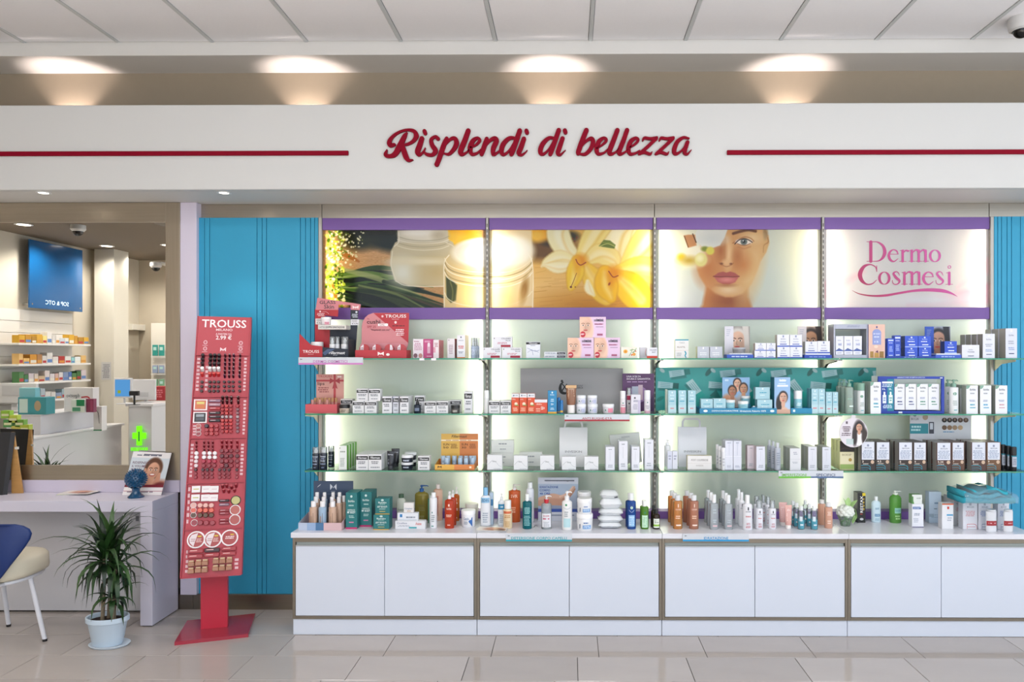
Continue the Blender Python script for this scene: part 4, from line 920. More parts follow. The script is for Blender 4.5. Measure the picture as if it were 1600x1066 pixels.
kprint(175, 440, 262, 350, .14, [('e', .2, .8, .05, .12, 'f0d8da'), ('l', .05, .1, .45, .6, 3, 'e8c0c4'), ('s', [(.3, .78, .01), (.5, .75, .01), (.62, .45, .01)], 'f0d8da')], 'back_lettering')
kprint(625, 725, 265, 370, .14, [('e', .7, .8, .14, .12, 'd8dce6'), ('l', .1, .1, .95, .6, 3, 'c8ccd8')], 'back_lettering')
zl = sp(400, 456, Yd).z
jar('K', 315, 440, 360, 455, 's1', 'ece4e6', 'f2f0f0', .32, [('r', .5, 0, 1, .55, 'd898a8'), ('t', 'Trouss', .55, .2, .95, .4, 'a03a50')], 'white cream jar on the ledge of the Glass Skin stand', Yf=Yd + .06, on=zl + .0005)
jar('K', 185, 335, 655, 790, 's1', 'f0ecec', 'f4f2f2', .4, None, 'white cream jar low in the red tray of the Glass Skin stand', Yf=Yd + .05, on=S1 + .034)
fo = [('r', .0, .08, 1, .2, '26262c'), ('l', .1, .24, .9, .44, 2, '8a8a94'), ('r', .5, .2, .65, .42, '34343c')]
for i, (x0, x1, y, l) in enumerate([(428, 498, .035, 'left'), (500, 558, .06, 'middle one'), (572, 664, .035, 'right')]):
    bot('K', x0, x1, 532, 800, 's1', 'eeeef2', 'f4f4f6', .36, .95, 'clear', fo, 'white foam bottle, clear cap, navy side of the Glass Skin stand, ' + l, Yf=Yd + y, on=S1 + .0035, flat=1., sh=.03)
# cushion compact display
RT = 'b82f39'
tr_ = tray('K', 760, 1400, 775, 876, 's1', [(1, 'b92f3a')], 'red tray display with pink rounded back card reading The cushion', -.27, .13, [('p', [(.44, .3), (.48, .5), (.5, .42), (.52, .5), (.56, .3), (.56, .8), (.52, .68), (.5, .6), (.48, .68), (.44, .8)], 'f4e6e6'), ('t', 'MILANO', .46, .14, .54, .22, 'e8b8b8'), ('e', .64, .45, .035, .16, 'f0e6e6')])
B2 = tr_.location
def k2(L): return [((sp(x, y, -.16) - B2).x, (sp(x, y, -.16) - B2).z) for x, y in L]
arc = [(835, 690), (838, 480), (850, 420), (880, 370), (920, 335), (980, 312)]
MB().prism(k2(arc + [(1430, 312), (1420, 690)])[::-1], .118, .121, mat('d0848a', .4)).build('back_card', tr_)
mb = MB().prism(k2([(985, 314), (1430, 314), (1421, 688)])[::-1], .1172, .118, mat(RT, .4)); mb.build('red_corner', tr_)
mb = MB().prism(k2([(830, 690), (1422, 690), (1400, 775), (800, 775)])[::-1], .116, .118, mat('d89098', .4)); mb.build('inner_card', tr_)
def k2p(x0, x1, y0, y1, spec, nm='back_lettering'):
    (a, z1), (b, z0) = k2([(x0, y0), (x1, y1)]); q = face_print(spec, b - a, z1 - z0, None, 0, nm, tr_); q.location = ((a + b) / 2, .1165, z0)
k2p(1130, 1395, 332, 372, [('t', 'TROUSS', 0, 0, 1, 1, 'f6ecec')]); k2p(1215, 1305, 384, 396, [('t', 'MILANO', 0, 0, 1, 1, 'e4b8bc')]); k2p(902, 1070, 385, 448, [('t', 'cushi', 0, .0, 1, .8, '4a2a30'), ('t', 'The', .02, .86, .2, 1.05, '4a2a30')])
k2p(1042, 1168, 442, 480, [('r', 0, .1, 1, .9, 'f2ecec'), ('t', 'ON', .15, .25, .6, .75, RT), ('e', .82, .5, .15, .48, 'ffffff')]); k2p(905, 1015, 472, 500, [('t', 'SPF 25', 0, 0, 1, 1, 'a83a48')]); k2p(950, 1195, 512, 540, [('t', '"Risplendi con noi"', 0, 0, 1, 1, '5a2a32')])
k2p(1215, 1395, 465, 482, [('l', 0, 0, 1, 1, 1, '4a2024')]); k2p(1260, 1380, 500, 610, [('l', .0, .1, 1, .9, 4, 'f0d4d8')]); k2p(1080, 1115, 335, 385, [('e', .5, .6, .4, .3, 'e8c0c4')]); k2p(1243, 1280, 412, 450, [('e', .5, .5, .4, .45, 'f0d8d8')])
for i, (cx_, f) in enumerate([(882, 'l'), (1032, 'l'), (1190, 'r'), (1342, 'l')]):
    p = sp(cx_, 770, -.2); r = .030
    o = MB().lathe([(r * .97, 0), (r, .003), (r, .011), (r * .97, .014)], mat(RT, .3), 24).build('compact_case', None, (p.x, -.2, sp(cx_, 706, -.2).z - .03), (PI / 2 - .15, 0, 0))
    face_print([('p', [(.08, .3), (.3, .05), (.42, .05), (.42, .95), (.3, .95), (.08, .7)], 'e9dfe6'), ('l', .15, .3, .4, .7, 2, 'b08a94')] if f == 'l' else [('p', [(.58, .05), (.8, .1), (.92, .5), (.8, .9), (.58, .95)], 'e9dfe6')], .058, .058, None, 0, 'lid_print', o).matrix_local = Matrix.Translation((0, -.029, .0142)) @ Matrix.Rotation(-PI / 2, 4, 'X')
    tag(o, 'round red compact standing in the cushion display, ' + ['leftmost of four', 'second from the left', 'third from the left', 'rightmost of four'][i], 'compact', 'compacts in the cushion display')
# pink cartons and bottles
MG = 'c04a80'
bx('A', 1008, 1090, 308, 462, 's1', 'e8dfe6', [('t', 'BIONIKE', .1, .84, .6, .9, 'b04a78'), ('l', .12, .4, .9, .8, 5, 'c08aa4'), ('e', .25, .13, .2, .12, '7c5a64'), ('e', .74, .13, .2, .12, 'c08a84')], 'pale pink carton with two round colour swatches', Yf=-.2, d=.05)
bx('A', 1091, 1172, 308, 462, 's1', MG, [('r', .4, .25, .7, .75, 'd8a8c0'), ('r', .45, .6, .65, .8, 'f0e0ea'), ('l', .1, .82, .8, .92, 2, 'eac0d6'), ('l', .3, .06, .9, .14, 1, 'eac0d6')], 'magenta carton with a printed white tube', Yf=-.2, d=.05)
bx('A', 1172, 1216, 315, 462, 's1', 'ecdfe3', [('l', .15, .6, .9, .85, 3, 'b87888'), ('r', 0, .3, .4, .6, 'e0a0b4')], 'narrow white carton with coral pink sides', Yf=-.22, d=.04, n=4, side='d4506c')
bx('A', 1285, 1344, 305, 462, 's1', 'e6dde2', [('p', [(.15, .9), (.25, .9), (.25, .94), (.15, .94)], '303040'), ('l', .2, .2, .8, .7, 6, 'b098a4')], 'pale slim carton with a crimson side', Yf=-.22, d=.06, n=2, side='b03a54')
bx('A', 1363, 1428, 276, 462, 's1', 'e9e7ee', [('r', .42, .87, .56, .94, '60687c'), ('t', 'DEFENCE', .2, .74, .8, .79, '8a90a4'), ('l', .15, .4, .85, .55, 2, 'd05a5a'), ('l', .15, .2, .8, .3, 2, '8a90a4'), ('r', 0, 0, 1, .04, 'd8782c')], 'white carton with red lines and orange foot', Yf=-.22, d=.05, n=3, side='d9b48c')
for i in range(3):
    bot('A', 1472 + 18 * i, 1508 + 18 * i, 285, 455, 's1', 'a9b7d0', 'eceff4', .42, .8, 'clear', [('r', .1, .3, .9, .7, 'c8d2e4'), ('l', .2, .34, .8, .64, 3, '5a6a90')], 'small pale blue bottle with clear cap beside the white cartons, ' + ['front', 'middle', 'back'][i], Yf=-.25 + .05 * i, flat=1.)
# ------------------------------------------------------------------ bay 1, middle shelf
lt = tray('A', 140, 395, 842, 912, 's2', [(1, 'c9545c')], 'coral tray of lip glosses under a pink gift card', -.27, .12)
crd = card('A', 228, 450, 612, 912, 's2', 'd29a90', [('t', 'TROUSS', .06, .91, .58, .97, 'b44a50'), ('t', 'lips', .05, .68, .3, .79, '3c2a2c'), ('l', .06, .5, .5, .66, 3, '9a5a58'), ('r', .63, 0, .71, 1, 'b8454c'), ('r', 0, .8, 1, .85, 'b8454c'), ('p', [(.67, .82), (.5, .9), (.48, .74)], 'a83a42'), ('p', [(.67, .82), (.85, .9), (.86, .74)], 'a83a42'), ('p', [(.66, .82), (.58, .6), (.66, .64)], 'a83a42'), ('p', [(.69, .82), (.78, .6), (.7, .64)], 'a83a42'), ('l', .76, .9, .95, .96, 1, 'f2e2e0')], 'pink card with a printed red gift ribbon reading Trouss', Yf=-.14)
for r in range(2):
    for i in range(3 if r == 0 else 7):
        x0 = (180 + 59 * i) if r == 0 else (205 + 28 * i)
        bot('A', x0, x0 + (27 if r == 0 else 22), 805 if r == 0 else 782, 905 if r == 0 else 872, 's2', 'c07c74', 'b88078' if r == 0 else 'b98a5c', .36, .95, 'screw', [('r', .3, .1, .5, .9, 'd4a49c')], ('rose lip gloss in the front of the coral tray, ' + ['left', 'middle', 'right'][i]) if r == 0 else 'rose lip gloss with golden cap, back row of the coral tray, %s from the left' % NTH[i], Yf=-.262 + .055 * r, on=S2 + .0035 + (.016 if r else 0), flat=1., sh=.02, name='lip_gloss', cat='lip gloss', group='lip glosses in the coral tray')
E2 = 'white Fillermast carton with black band, '
bx('A', 424, 520, 806, 912, 's2', 'dcdadb', fil(), E2 + 'set back behind the black-lidded cream jar', Yf=-.2, d=.055, group=G1)
jar('A', 402, 486, 845, 913, 's2', 'c9b9a8', '1c1b1d', .42, [('l', .2, .2, .8, .8, 2, '6a5a50')], 'cream glass jar with black lid beside the coral tray', Yf=-.29)
a = bx('A', 521, 612, 816, 915, 's2', 'dddde0', fil(), E2 + 'lower left of the stack of four', Yf=-.29, d=.055, group=G1); b = bx('A', 617, 713, 816, 915, 's2', 'dddde0', fil(), E2 + 'lower right of the stack of four', Yf=-.29, d=.055, group=G1)
bx('A', 552, 645, 716, 815, 's2', 'dddde0', fil(), E2 + 'upper left of the stack of four', Yf=-.29, d=.055, group=G1, on=a); bx('A', 651, 744, 718, 815, 's2', 'dddde0', fil(), E2 + 'upper right of the stack of four', Yf=-.29, d=.055, group=G1, on=b)
bx('A', 760, 836, 782, 918, 's2', 'dddde2', fil(), 'tall white Fillermast carton left of its tall twin', Yf=-.29, d=.05, n=2, group=G1)
bx('A', 846, 893, 784, 918, 's2', 'd0d2dc', fil(), 'tall narrow Fillermast carton between two tall ones', Yf=-.275, d=.05, n=2, group=G1)
bx('A', 902, 972, 782, 918, 's2', 'dddde2', fil(), 'tall white Fillermast carton left of the dropper bottle', Yf=-.29, d=.05, n=3, group=G1)
bx('A', 1022, 1098, 778, 912, 's2', 'd8d8de', fil(), 'tall Fillermast carton behind the dropper bottle', Yf=-.2, d=.05, group=G1)
bot('A', 1010, 1066, 798, 913, 's2', tint('2a3444', .7), '15161a', .38, .5, 'dropper', [('r', .15, .25, .85, .6, '6a7890')], 'dark glass dropper bottle in front of a white carton', Yf=-.285, flat=1., sh=.12)
bx('A', 1100, 1192, 818, 914, 's2', 'dddde0', fil(), E2 + 'first right of the dropper bottle', Yf=-.285, d=.06, n=2, group=G1); bx('A', 1196, 1290, 816, 914, 's2', 'dddde0', fil(), E2 + 'second right of the dropper bottle', Yf=-.285, d=.06, n=2, group=G1)
bx('A', 1308, 1396, 814, 912, 's2', 'd6d6da', fil(), E2 + 'behind the dark-lidded jar', Yf=-.2, d=.06, group=G1)
jar('A', 1308, 1382, 850, 914, 's2', tint('6a6864', .6), '1b1b1e', .4, [('l', .2, .2, .8, .7, 2, 'c8c4be')], 'small smoked jar with dark lid near the right of the shelf', Yf=-.285)
bx('A', 1420, 1486, 738, 912, 's2', 'dddde2', fil(), 'tall white carton with black band at the right end of the shelf', Yf=-.26, d=.06, group=G1)
# ------------------------------------------------------------------ bay 1, lowest shelf
NV = '1a2030'
sprint = [('t', 'Fillermast', .1, .74, .9, .84, 'c8d0e0', .2), ('l', .2, .62, .8, .7, 1, '8a98b4'), ('t', 'Body', .2, .45, .8, .6, 'b8c4da'), ('l', .12, .3, .88, .38, 1, '9aaccc'), ('l', .3, .1, .7, .16, 1, '9aaccc')]
for (x0, x1, y0, y1, yf, l) in [(183, 241, 240, 421, -.29, 'left'), (244, 303, 238, 421, -.285, 'middle'), (310, 360, 233, 407, -.2, 'right, set back')]:
    bot('B', x0, x1, y0, y1, 's3', NV, 'f0f0f4', .28, .92, 'clear', sprint, 'navy spray bottle with clear cap at the left end, ' + l, Yf=yf, flat=1., sh=.03, group='navy spray bottles')
GR = '6cb43c'
bx('B', 403, 466, 232, 421, 's3', 'e4e8e6', [('p', [(.1, .88), (.2, .88), (.2, .92), (.1, .92)], '303030'), ('l', .15, .7, .85, .8, 1, 'a0a8a0'), ('l', .12, .12, .8, .5, 6, 'a8b0aa')], 'tall slim carton with white front and bright green sides', Yf=-.28, d=.045, n=4, side=GR, gap=.012)
g3 = 'square Fillermast cartons on the lowest shelf'
bx('B', 540, 636, 310, 434, 's3', 'dddde0', fil(), 'square Fillermast carton left of its twin on the lowest shelf', d=.06, n=3, group=g3); bx('B', 639, 742, 308, 434, 's3', 'dddde0', fil(), 'square Fillermast carton right of its twin on the lowest shelf', d=.06, n=3, group=g3)
for i, (x0, x1, y0, y1, yf) in enumerate([(780, 838, 278, 421, -.27), (815, 879, 263, 407, -.18)]):
    tub('B', x0, x1, y0, y1, 's3', '23242c', '2c2d34', .2, [('t', 'Fillermast', .15, .72, .85, .82, 'c8ccd8'), ('e', .4, .4, .15, .08, 'c0c8d0'), ('l', .2, .1, .8, .25, 2, '8a90a0')], 'black squeeze tube ' + ['in front of another black tube', 'behind another black tube'][i], Yf=yf)
for q, (dx, yf, l) in enumerate([(0, -.27, 'in front'), (26, -.17, 'behind')]):
    dy = -14 if q else 0
    a = jar('B', 888 + dx, 984 + dx, 372 + dy, 424 + dy, 's3', NV, 'e8e9ee', .36, [('l', .2, .2, .8, .7, 1, 'b8c0d0')], 'navy jar with white lid, lower one of the stacked pair ' + l, Yf=yf); jar('B', 890 + dx, 984 + dx, 313 + dy, 371 + dy, 's3', NV, 'e8e9ee', .36, [('l', .2, .2, .8, .7, 1, 'b8c0d0')], 'navy jar with white lid, upper one of the stacked pair ' + l, Yf=yf, on=a)
bx('B', 1030, 1122, 320, 431, 's3', 'dddde0', fil(), 'single Fillermast carton between the navy jars and the orange display', d=.055)
tr2 = tray('B', 1165, 1478, 382, 424, 's3', [(.49, 'e2ac4c'), (1, 'd98444')], 'yellow and orange cardboard display tray with matching back card', -.285, .14, [('p', [(.07, .25), (.1, .55), (.12, .45), (.14, .55), (.17, .25), (.17, .8), (.12, .6), (.07, .8)], '4a3418'), ('e', .9, .5, .03, .2, 'f0dcc0')], hb=.05)
zt2 = at(cu('B', 1360), cv('B', 142), -.15).z - tr2.location.z; xa, xb = at(cu('B', 1215), 700, -.15).x - tr2.location.x, at(cu('B', 1508), 700, -.15).x - tr2.location.x; xm = (xa + xb) / 2
MB().box(xa, xm, .136, .139, .003, zt2, mat('d8ac50', .4)).build('yellow_back', tr2); MB().box(xm, xb, .136, .139, .003, zt2, mat('cc7c42', .4)).build('orange_back', tr2)
q = face_print([('t', 'Fillermast', .28, .88, .7, .96, '4a3418', .2), ('r', 0, .78, 1, .82, 'f0e2c8'), ('l', .1, .785, .9, .815, 1, 'b08050'), ('t', 'SUN', .05, .64, .22, .71, '5a3a18'), ('t', '50', .05, .55, .2, .61, '5a3a18'), ('l', .25, .55, .45, .7, 4, '8a6428'), ('t', 'SUN', .55, .64, .72, .71, '5a3a18'), ('t', '30', .55, .55, .68, .61, '5a3a18'), ('l', .75, .55, .96, .7, 4, '8a5028')], xb - xa, zt2, None, 0, 'back_lettering', tr2); q.location = (xm, .136, .0)
k = 0
for (xs, y0, yf) in (((1212, 1250, 1300, 1350, 1392, 1432, 1455), 274, -.2), ((1240, 1345, 1392, 1445), 288, -.262)):
    for k, x0 in enumerate(xs):
        bot('B', x0, x0 + 36, y0, 372 if yf < -.25 else 362, 's3', '9db6cd', 'a9c0d6', .45, 1., 'screw', [('l', .3, .2, .7, .8, 2, 'd8e4f0')], 'pale blue sun stick, ' + ('front' if yf < -.25 else 'back') + ' row of the yellow-orange tray, %s from the left' % NTH[k], Yf=yf, on=S3 + .0035, flat=.7, sh=.01, name='sun_stick', cat='stick', group='sun sticks, ' + ('front' if yf < -.25 else 'back') + ' row', neck=.9)
# ------------------------------------------------------------------ bay 1, worktop
ct = tray('B', 82, 425, 850, 910, 'c', [(.2, 'b4bfd4'), (.4, '94abcc'), (.585, '4a739c'), (1, 'd0b0b4')], 'pale cardboard tray with blue and pink blocks holding foundation bottles', None, .17, hb=.075)
Yt = ct.location.y
card('B', 203, 517, 468, 800, 'c', '3c4c66', [('p', [(.42, .78), (.48, .86), (.5, .82), (.52, .86), (.58, .78), (.58, .93), (.53, .88), (.5, .84), (.47, .88), (.42, .93)], 'c8ccd6'), ('l', .44, .735, .56, .76, 1, 'a8b0c0'), ('r', .28, .685, .72, .69, '8a96ac'), ('p', [(.09, .84), (.17, .9), (.19, .93), (.11, .87)], 'd0d4dc')], 'dark blue back card with a pale emblem behind the foundation tray', Yf=Yt + .2)
BE, BL = 'c2a08a', '96afc8'
fb = [('s', [(.62, .1, .04), (.62, .5, .05), (.62, .75, .04)], '6a5448'), ('l', .3, .2, .5, .7, 1, 'a88a78')]
rows = [(0, .012, [(160, 222, BE), (233, 296, BL), (313, 376, BE)]), (1, .065, [(186, 240, BE), (250, 300, BL), (318, 365, BE), (372, 422, BE)]), (2, .118, [(200, 246, BE), (262, 305, BL), (330, 372, BE), (380, 425, BE)])]
for r, off, it in rows:
    for i, (x0, x1, cc) in enumerate(it):
        bot('B', x0, x1, 636 - 24 * r, 852 - 4 * r, 'c', cc, 'e9e6e8', .2, .62, 'screw', fb, ('beige' if cc == BE else 'pale blue') + ' foundation bottle with white cap in the tray, ' + ['front', 'middle', 'back'][r] + ' row, ' + ['first', 'second', 'third', 'fourth'][i] + ' from the left', Yf=Yt + off, on=CT + .0035, flat=1., sh=.03, neck=.6, group='foundation bottles in the tray')
bot('B', 420, 456, 606, 846, 'c', 'b89a86', 'e4e0e2', .2, .7, 'screw', None, 'beige foundation bottle standing outside the tray at its right end', Yf=Yt + .1, flat=1., sh=.03)
TL = '1c6f72'
def teal(t): return [('r', 0, 0, 1, .045, 'c02a6c' if t else 'd8a020'), ('e', .5, .9, .1, .035 if t else .06, 'c8dcd8'), ('t', 'BioNike', .22, .74 if t else .7, .78, .8 if t else .8, 'd8e8e4'), ('l', .25, .62, .75, .68, 1, 'a8ccc8'), ('t', 'DEFENCE', .18, .5, .82, .545, 'cfe4e0'), ('t', 'MY BODY' if t else 'MY BODY', .15, .43, .85, .49, 'f0f8f6'), ('l', .25, .3, .75, .38, 2, 'a8ccc8'), ('r', .3, .17, .7, .2, 'c87ca0' if t else 'e8c860')]
bx('B', 458, 548, 612, 898, 'c', TL, teal(1), 'tall teal carton with magenta foot, nearest the foundation tray', d=.06, n=2, gap=.002, top='2c8a8c'); bx('B', 572, 664, 606, 880, 'c', TL, teal(1), 'tall teal carton with magenta foot, right of its twin', d=.06, n=2, gap=.002, top='2c8a8c')
a = bx('B', 677, 802, 786, 904, 'c', TL, teal(0), 'squat teal carton with yellow foot, lower of two', d=.085, top='2c8a8c'); bx('B', 692, 806, 655, 780, 'c', TL, teal(0), 'squat teal carton with yellow foot, upper of two', Yf=a.location.y - .0425 + .012, d=.075, on=a, top='2c8a8c')
bot('B', 857, 930, 604, 806, 'c', 'c9cdc2', '4e6a54', .15, .55, 'screw', [('t', 'Aveeno', .15, .42, .85, .55, '6a7470'), ('l', .2, .2, .8, .36, 2, '8a928a')], 'grey-white lotion bottle with dark green cap', Yf=-.15, flat=.6, sh=.2)
a = bx('B', 850, 1087, 835, 900, 'c', 'dcdde2', [('t', 'Cicalfate', .06, .62, .4, .84, '8a8fa4'), ('l', .08, .3, .5, .5, 2, 'a0a6b4'), ('t', 'Avene', .68, .5, .88, .85, 'd06058'), ('r', .46, .1, .72, .28, '3aa0a8')], 'long white carton at the bottom of the small stack', d=.045); b = bx('B', 868, 1030, 768, 830, 'c', 'dcdfe6', [('r', .12, .45, .24, .85, '2a78b4'), ('r', .05, .1, .95, .18, 'b8c4d0'), ('l', .4, .3, .9, .6, 1, '7a8494')], 'white carton with blue square, middle of the small stack', Yf=a.location.y - .0225 + .004, d=.035, on=a)
bx('B', 918, 995, 688, 766, 'c', 'e0dcdc', [('t', 'Cicaplast', .1, .3, .9, .5, '5a7898'), ('l', .3, .1, .8, .24, 1, 'c0a080')], 'small white carton on top of the small stack', Yf=b.location.y - .0175 + .004, d=.028, on=b)
bot('B', 1000, 1110, 556, 838, 'c', tint('b0a24c', .45), '1d5a9c', .2, .32, 'pump', [('t', 'Bioderma', .25, .52, .75, .58, '5c5a38'), ('l', .25, .35, .8, .5, 3, '7a7440'), ('l', .2, .08, .8, .2, 2, '8a8450')], 'large olive oil-filled bottle with blue pump', Yf=-.18, flat=.55, sh=.1, liquid=(tint('a89a3c', .5), .85))
bot('B', 1150, 1222, 548, 832, 'c', 'dcb49e', 'e8dcd6', .12, .45, 'screw', [('t', 'LIOTREXT', .42, .15, .6, .8, 'b8504a')], 'peach bottle with white cap behind the white spray bottles', Yf=-.17, flat=.7, sh=.06)
bot('B', 1106, 1160, 650, 866, 'c', 'd8dcda', 'cdd6d2', .1, .6, 'screw', [('r', .0, 0, .25, 1, '2c8a6c')], 'white slim bottle with green edge half hidden behind its neighbour', Yf=-.24, flat=.9)
bot('B', 1120, 1178, 616, 894, 'c', 'e3e5ea', 'eef0f4', .13, .6, 'screw', [('e', .4, .52, .07, .03, '2c7a6a'), ('l', .25, .2, .75, .45, 4, '9aa2a8'), ('r', .3, .06, .6, .09, '3a8a7c')], 'slim white spray bottle with white cap in front', flat=1., sh=.04)
OR = tint('c8401e', .7)
op = [('r', .42, .78, .58, .86, 'f0c8b4'), ('t', 'BioNike', .25, .66, .75, .73, 'f4d4c4'), ('l', .2, .4, .8, .5, 2, 'f0c8b4'), ('l', .3, .1, .7, .16, 1, 'f0c8b4')]
for (x0, x1, y0, y1, yf, l, mm) in [(1238, 1314, 606, 897, None, 'front', OR), (1274, 1332, 588, 866, -.3, 'middle', OR), (1308, 1358, 570, 838, -.18, 'rear', tint('cc6a20', .6))]:
    bot('B', x0, x1, y0, y1, 'c', mm, 'ecebee', .22, .36, 'pump', op, 'red-orange oil bottle with white pump, %s one of three' % l, Yf=yf, flat=.8, sh=.05, facing=PI / 2, group='red-orange oil bottles')
jar('B', 1398, 1505, 705, 842, 'c', 'd6d0c4', 'e2ded6', .2, None, 'cream coloured tub set back near the upright', Yf=-.2)
jar('B', 1366, 1480, 757, 889, 'c', 'e4e4e8', 'f0f0f2', .25, [('t', 'CeraVe', .2, .6, .62, .82, '5a7aa0'), ('p', [(.58, .5), (.9, .85), (.9, .05)], '2a62a8'), ('l', .2, .25, .55, .5, 3, '8a94a4')], 'white tub with a blue corner at the right of the first worktop')
# ================================================================== BAY 2, top shelf
sy = [('p', [(.04, .84), (.1, .78), (.1, .9)], '303038'), ('t', 'COLLAGEN', .45, .76, .92, .9, '4a5060'), ('t', 'PLUS', .68, .58, .92, .7, '4a5060'), ('l', .2, .3, .8, .5, 2, 'c890a0'), ('r', .42, .04, .92, .24, 'a02038')]
a = bx('C', 75, 223, 376, 462, 's1', 'e0dfe6', sy, 'white carton with dark red flash, lower left of three', Yf=-.27, d=.05); b = bx('C', 230, 388, 376, 462, 's1', 'e0dfe6', sy, 'white carton with dark red flash, lower right of three', Yf=-.27, d=.05)
bx('C', 155, 310, 287, 374, 's1', 'e0dfe6', sy, 'white carton with dark red flash, on top of two', Yf=-.265, d=.045, on=a)
bx('C', 423, 537, 330, 462, 's1', 'dfe1ea', [('r', 0, .84, 1, .97, '1a1a1e'), ('t', 'Fillermast', .22, .87, .8, .95, 'e0e0e6'), ('l', .3, .74, .7, .8, 1, '8a90a0'), ('s', [(.08, .62, .02), (.4, .5, .03), (.7, .42, .03), (.95, .5, .02)], '5a6a9c'), ('s', [(.1, .35, .02), (.4, .48, .02), (.5, .2, .03)], '7a86ac'), ('s', [(.6, .5, .02), (.9, .34, .02)], '7a86ac')], 'white Fillermast carton with branching blue drawing', Yf=-.27, d=.04)
fl_ = [('r', .6, .15, .98, .85, '26262e'), ('t', 'Fillermast', .66, .35, .93, .65, 'd8d8e0'), ('l', .05, .2, .55, .8, 1, '9aa0ac')]
a = bx('C', 568, 742, 436, 462, 's1', 'dadce4', fl_, 'flat white carton lying under another, dark end', Yf=-.27, d=.05, cat='box'); bx('C', 570, 742, 410, 435, 's1', 'dadce4', fl_, 'flat white carton lying on another, dark end', Yf=-.268, d=.048, on=a)
PM = paint_model_box()
def pinkbox(x0, x1, y0, y1, lab, on=None):
    o = bx('C', x0, x1, y0, y1, 's1', 'dcbfd6', None, lab, Yf=-.27, d=.05, on=on, group='pink cartons with a face')
    W = max(v.co.x for v in o.data.vertices); H = max(v.co.z for v in o.data.vertices); picture(PM, -W + .0008, W - .0008, .0008, H - .0008, -.0256, o, 'printed_face', PMM)
    face_print([('t', 'TIMEDEL', .62, .78, .92, .9, '3c3446', .2), ('t', 'COLAGENE', .56, .62, .9, .69, 'a4587c'), ('t', 'gratis', .03, .1, .15, .22, 'f4e4e8')], W * 2, H, None, -.0256, 'front_lettering', o); return o
PMM = image_mat(PM)
a = pinkbox(757, 969, 297, 462, 'pink carton printed with a woman\'s face and red seal, lower left of three'); b = pinkbox(972, 1182, 296, 462, 'pink carton printed with a woman\'s face and red seal, lower right of three'); pinkbox(855, 1067, 126, 294, 'pink carton printed with a woman\'s face and red seal, on top of two', on=a)
bx('C', 1188, 1320, 372, 462, 's1', 'e6e2d6', [('e', .28, .6, .13, .17, 'e8a83c'), ('e', .28, .6, .05, .07, 'c87818'), ('e', .8, .35, .1, .14, 'e09c40'), ('s', [(.5, .2, .03), (.62, .5, .03), (.7, .85, .03)], '5a8a5c'), ('s', [(.7, .5, .06), (.82, .6, .05), (.95, .9, .03)], '6c9c6c'), ('s', [(.55, .7, .05), (.68, .75, .04), (.85, .75, .03)], '88a868'), ('e', .66, .3, .06, .08, 'd87850'), ('e', .9, .62, .04, .06, 'c85c48')], 'cream carton printed with orange flowers and leaves', Yf=-.27, d=.04)
bx('C', 1340, 1396, 374, 462, 's1', 'dbd8e2', [('s', [(.9, .2, .08), (.8, .5, .06), (.9, .8, .05)], 'd07a78')], 'plain pale card sleeve behind the small red-striped carton', Yf=-.2, d=.04); bx('C', 1397, 1482, 374, 460, 's1', 'dedfe8', [('t', 'COLLAGEN', .25, .7, .9, .84, '5a6274'), ('t', 'BEST', .5, .5, .85, .62, '5a6274'), ('r', 0, 0, 1, .22, 'd0402c')], 'small white carton with red stripe beside the upright', Yf=-.28, d=.04)
# ------------------------------------------------------------------ bay 2, middle shelf
gc = card('C', 378, 1204, 573, 914, 's2', '9c9a9c', [('t', 'INSTITUT', .535, .575, .61, .605, '2a2a2e'), ('t', 'ESTHEDERCA', .5, .52, .61, .565, '1c1c20'), ('s', [(.42, .68, .012), (.395, .62, .02), (.388, .52, .03), (.4, .44, .03), (.43, .41, .025), (.46, .43, .012)], '141416'), ('s', [(.4, .66, .01), (.45, .5, .012)], '1c1c20'), ('s', [(.405, .46, .014), (.43, .56, .01), (.455, .63, .008)], '1c1c20'), ('e', .405, .7, .012, .03, '141416')], 'large plain grey back card with a black bow emblem', Yf=-.06)
bot('C', 80, 122, 731, 913, 's2', 'e2e4e4', 'eceeee', .35, 1., 'screw', None, 'slim white bottle beside the first upright', Yf=-.27, flat=1., sh=.01, neck=.9)
bx('C', 123, 211, 813, 914, 's2', 'dddde0', fil(), 'Fillermast carton left of its twin by the orange cartons', Yf=-.285, d=.055, n=2, group=G1); bx('C', 216, 300, 813, 914, 's2', 'dddde0', fil(), 'Fillermast carton right of its twin by the orange cartons', Yf=-.285, d=.055, n=2, group=G1)
og = [('r', 0, .8, 1, 1, 'dedee2'), ('e', .3, .9, .1, .04, '5a6a80'), ('l', .45, .87, .9, .93, 1, '8a90a0'), ('t', 'SOL', .12, .68, .55, .74, 'f4e0d4'), ('e', .6, .48, .22, .08, 'f0d8c0'), ('r', .45, .39, .95, .43, '5c9a3c'), ('l', .15, .1, .85, .3, 3, 'f4c0a4')]
for i in range(3): bx('C', 306 + 64 * i, 366 + 64 * i, 754, 914, 's2', 'd24a1e', og, 'tall orange carton with white top, %s of three' % ['leftmost', 'middle', 'rightmost'][i], Yf=-.285, d=.05)
bx('C', 492, 594, 802, 914, 's2', 'd0482a', [('r', 0, .78, 1, 1, 'dcdce2'), ('l', .1, .6, .6, .72, 2, 'f0c4b4'), ('t', '50+', .5, .25, .8, .5, 'f4e8e0'), ('l', .1, .1, .5, .4, 2, 'e8a890')], 'squat orange carton with white top', Yf=-.285, d=.06)
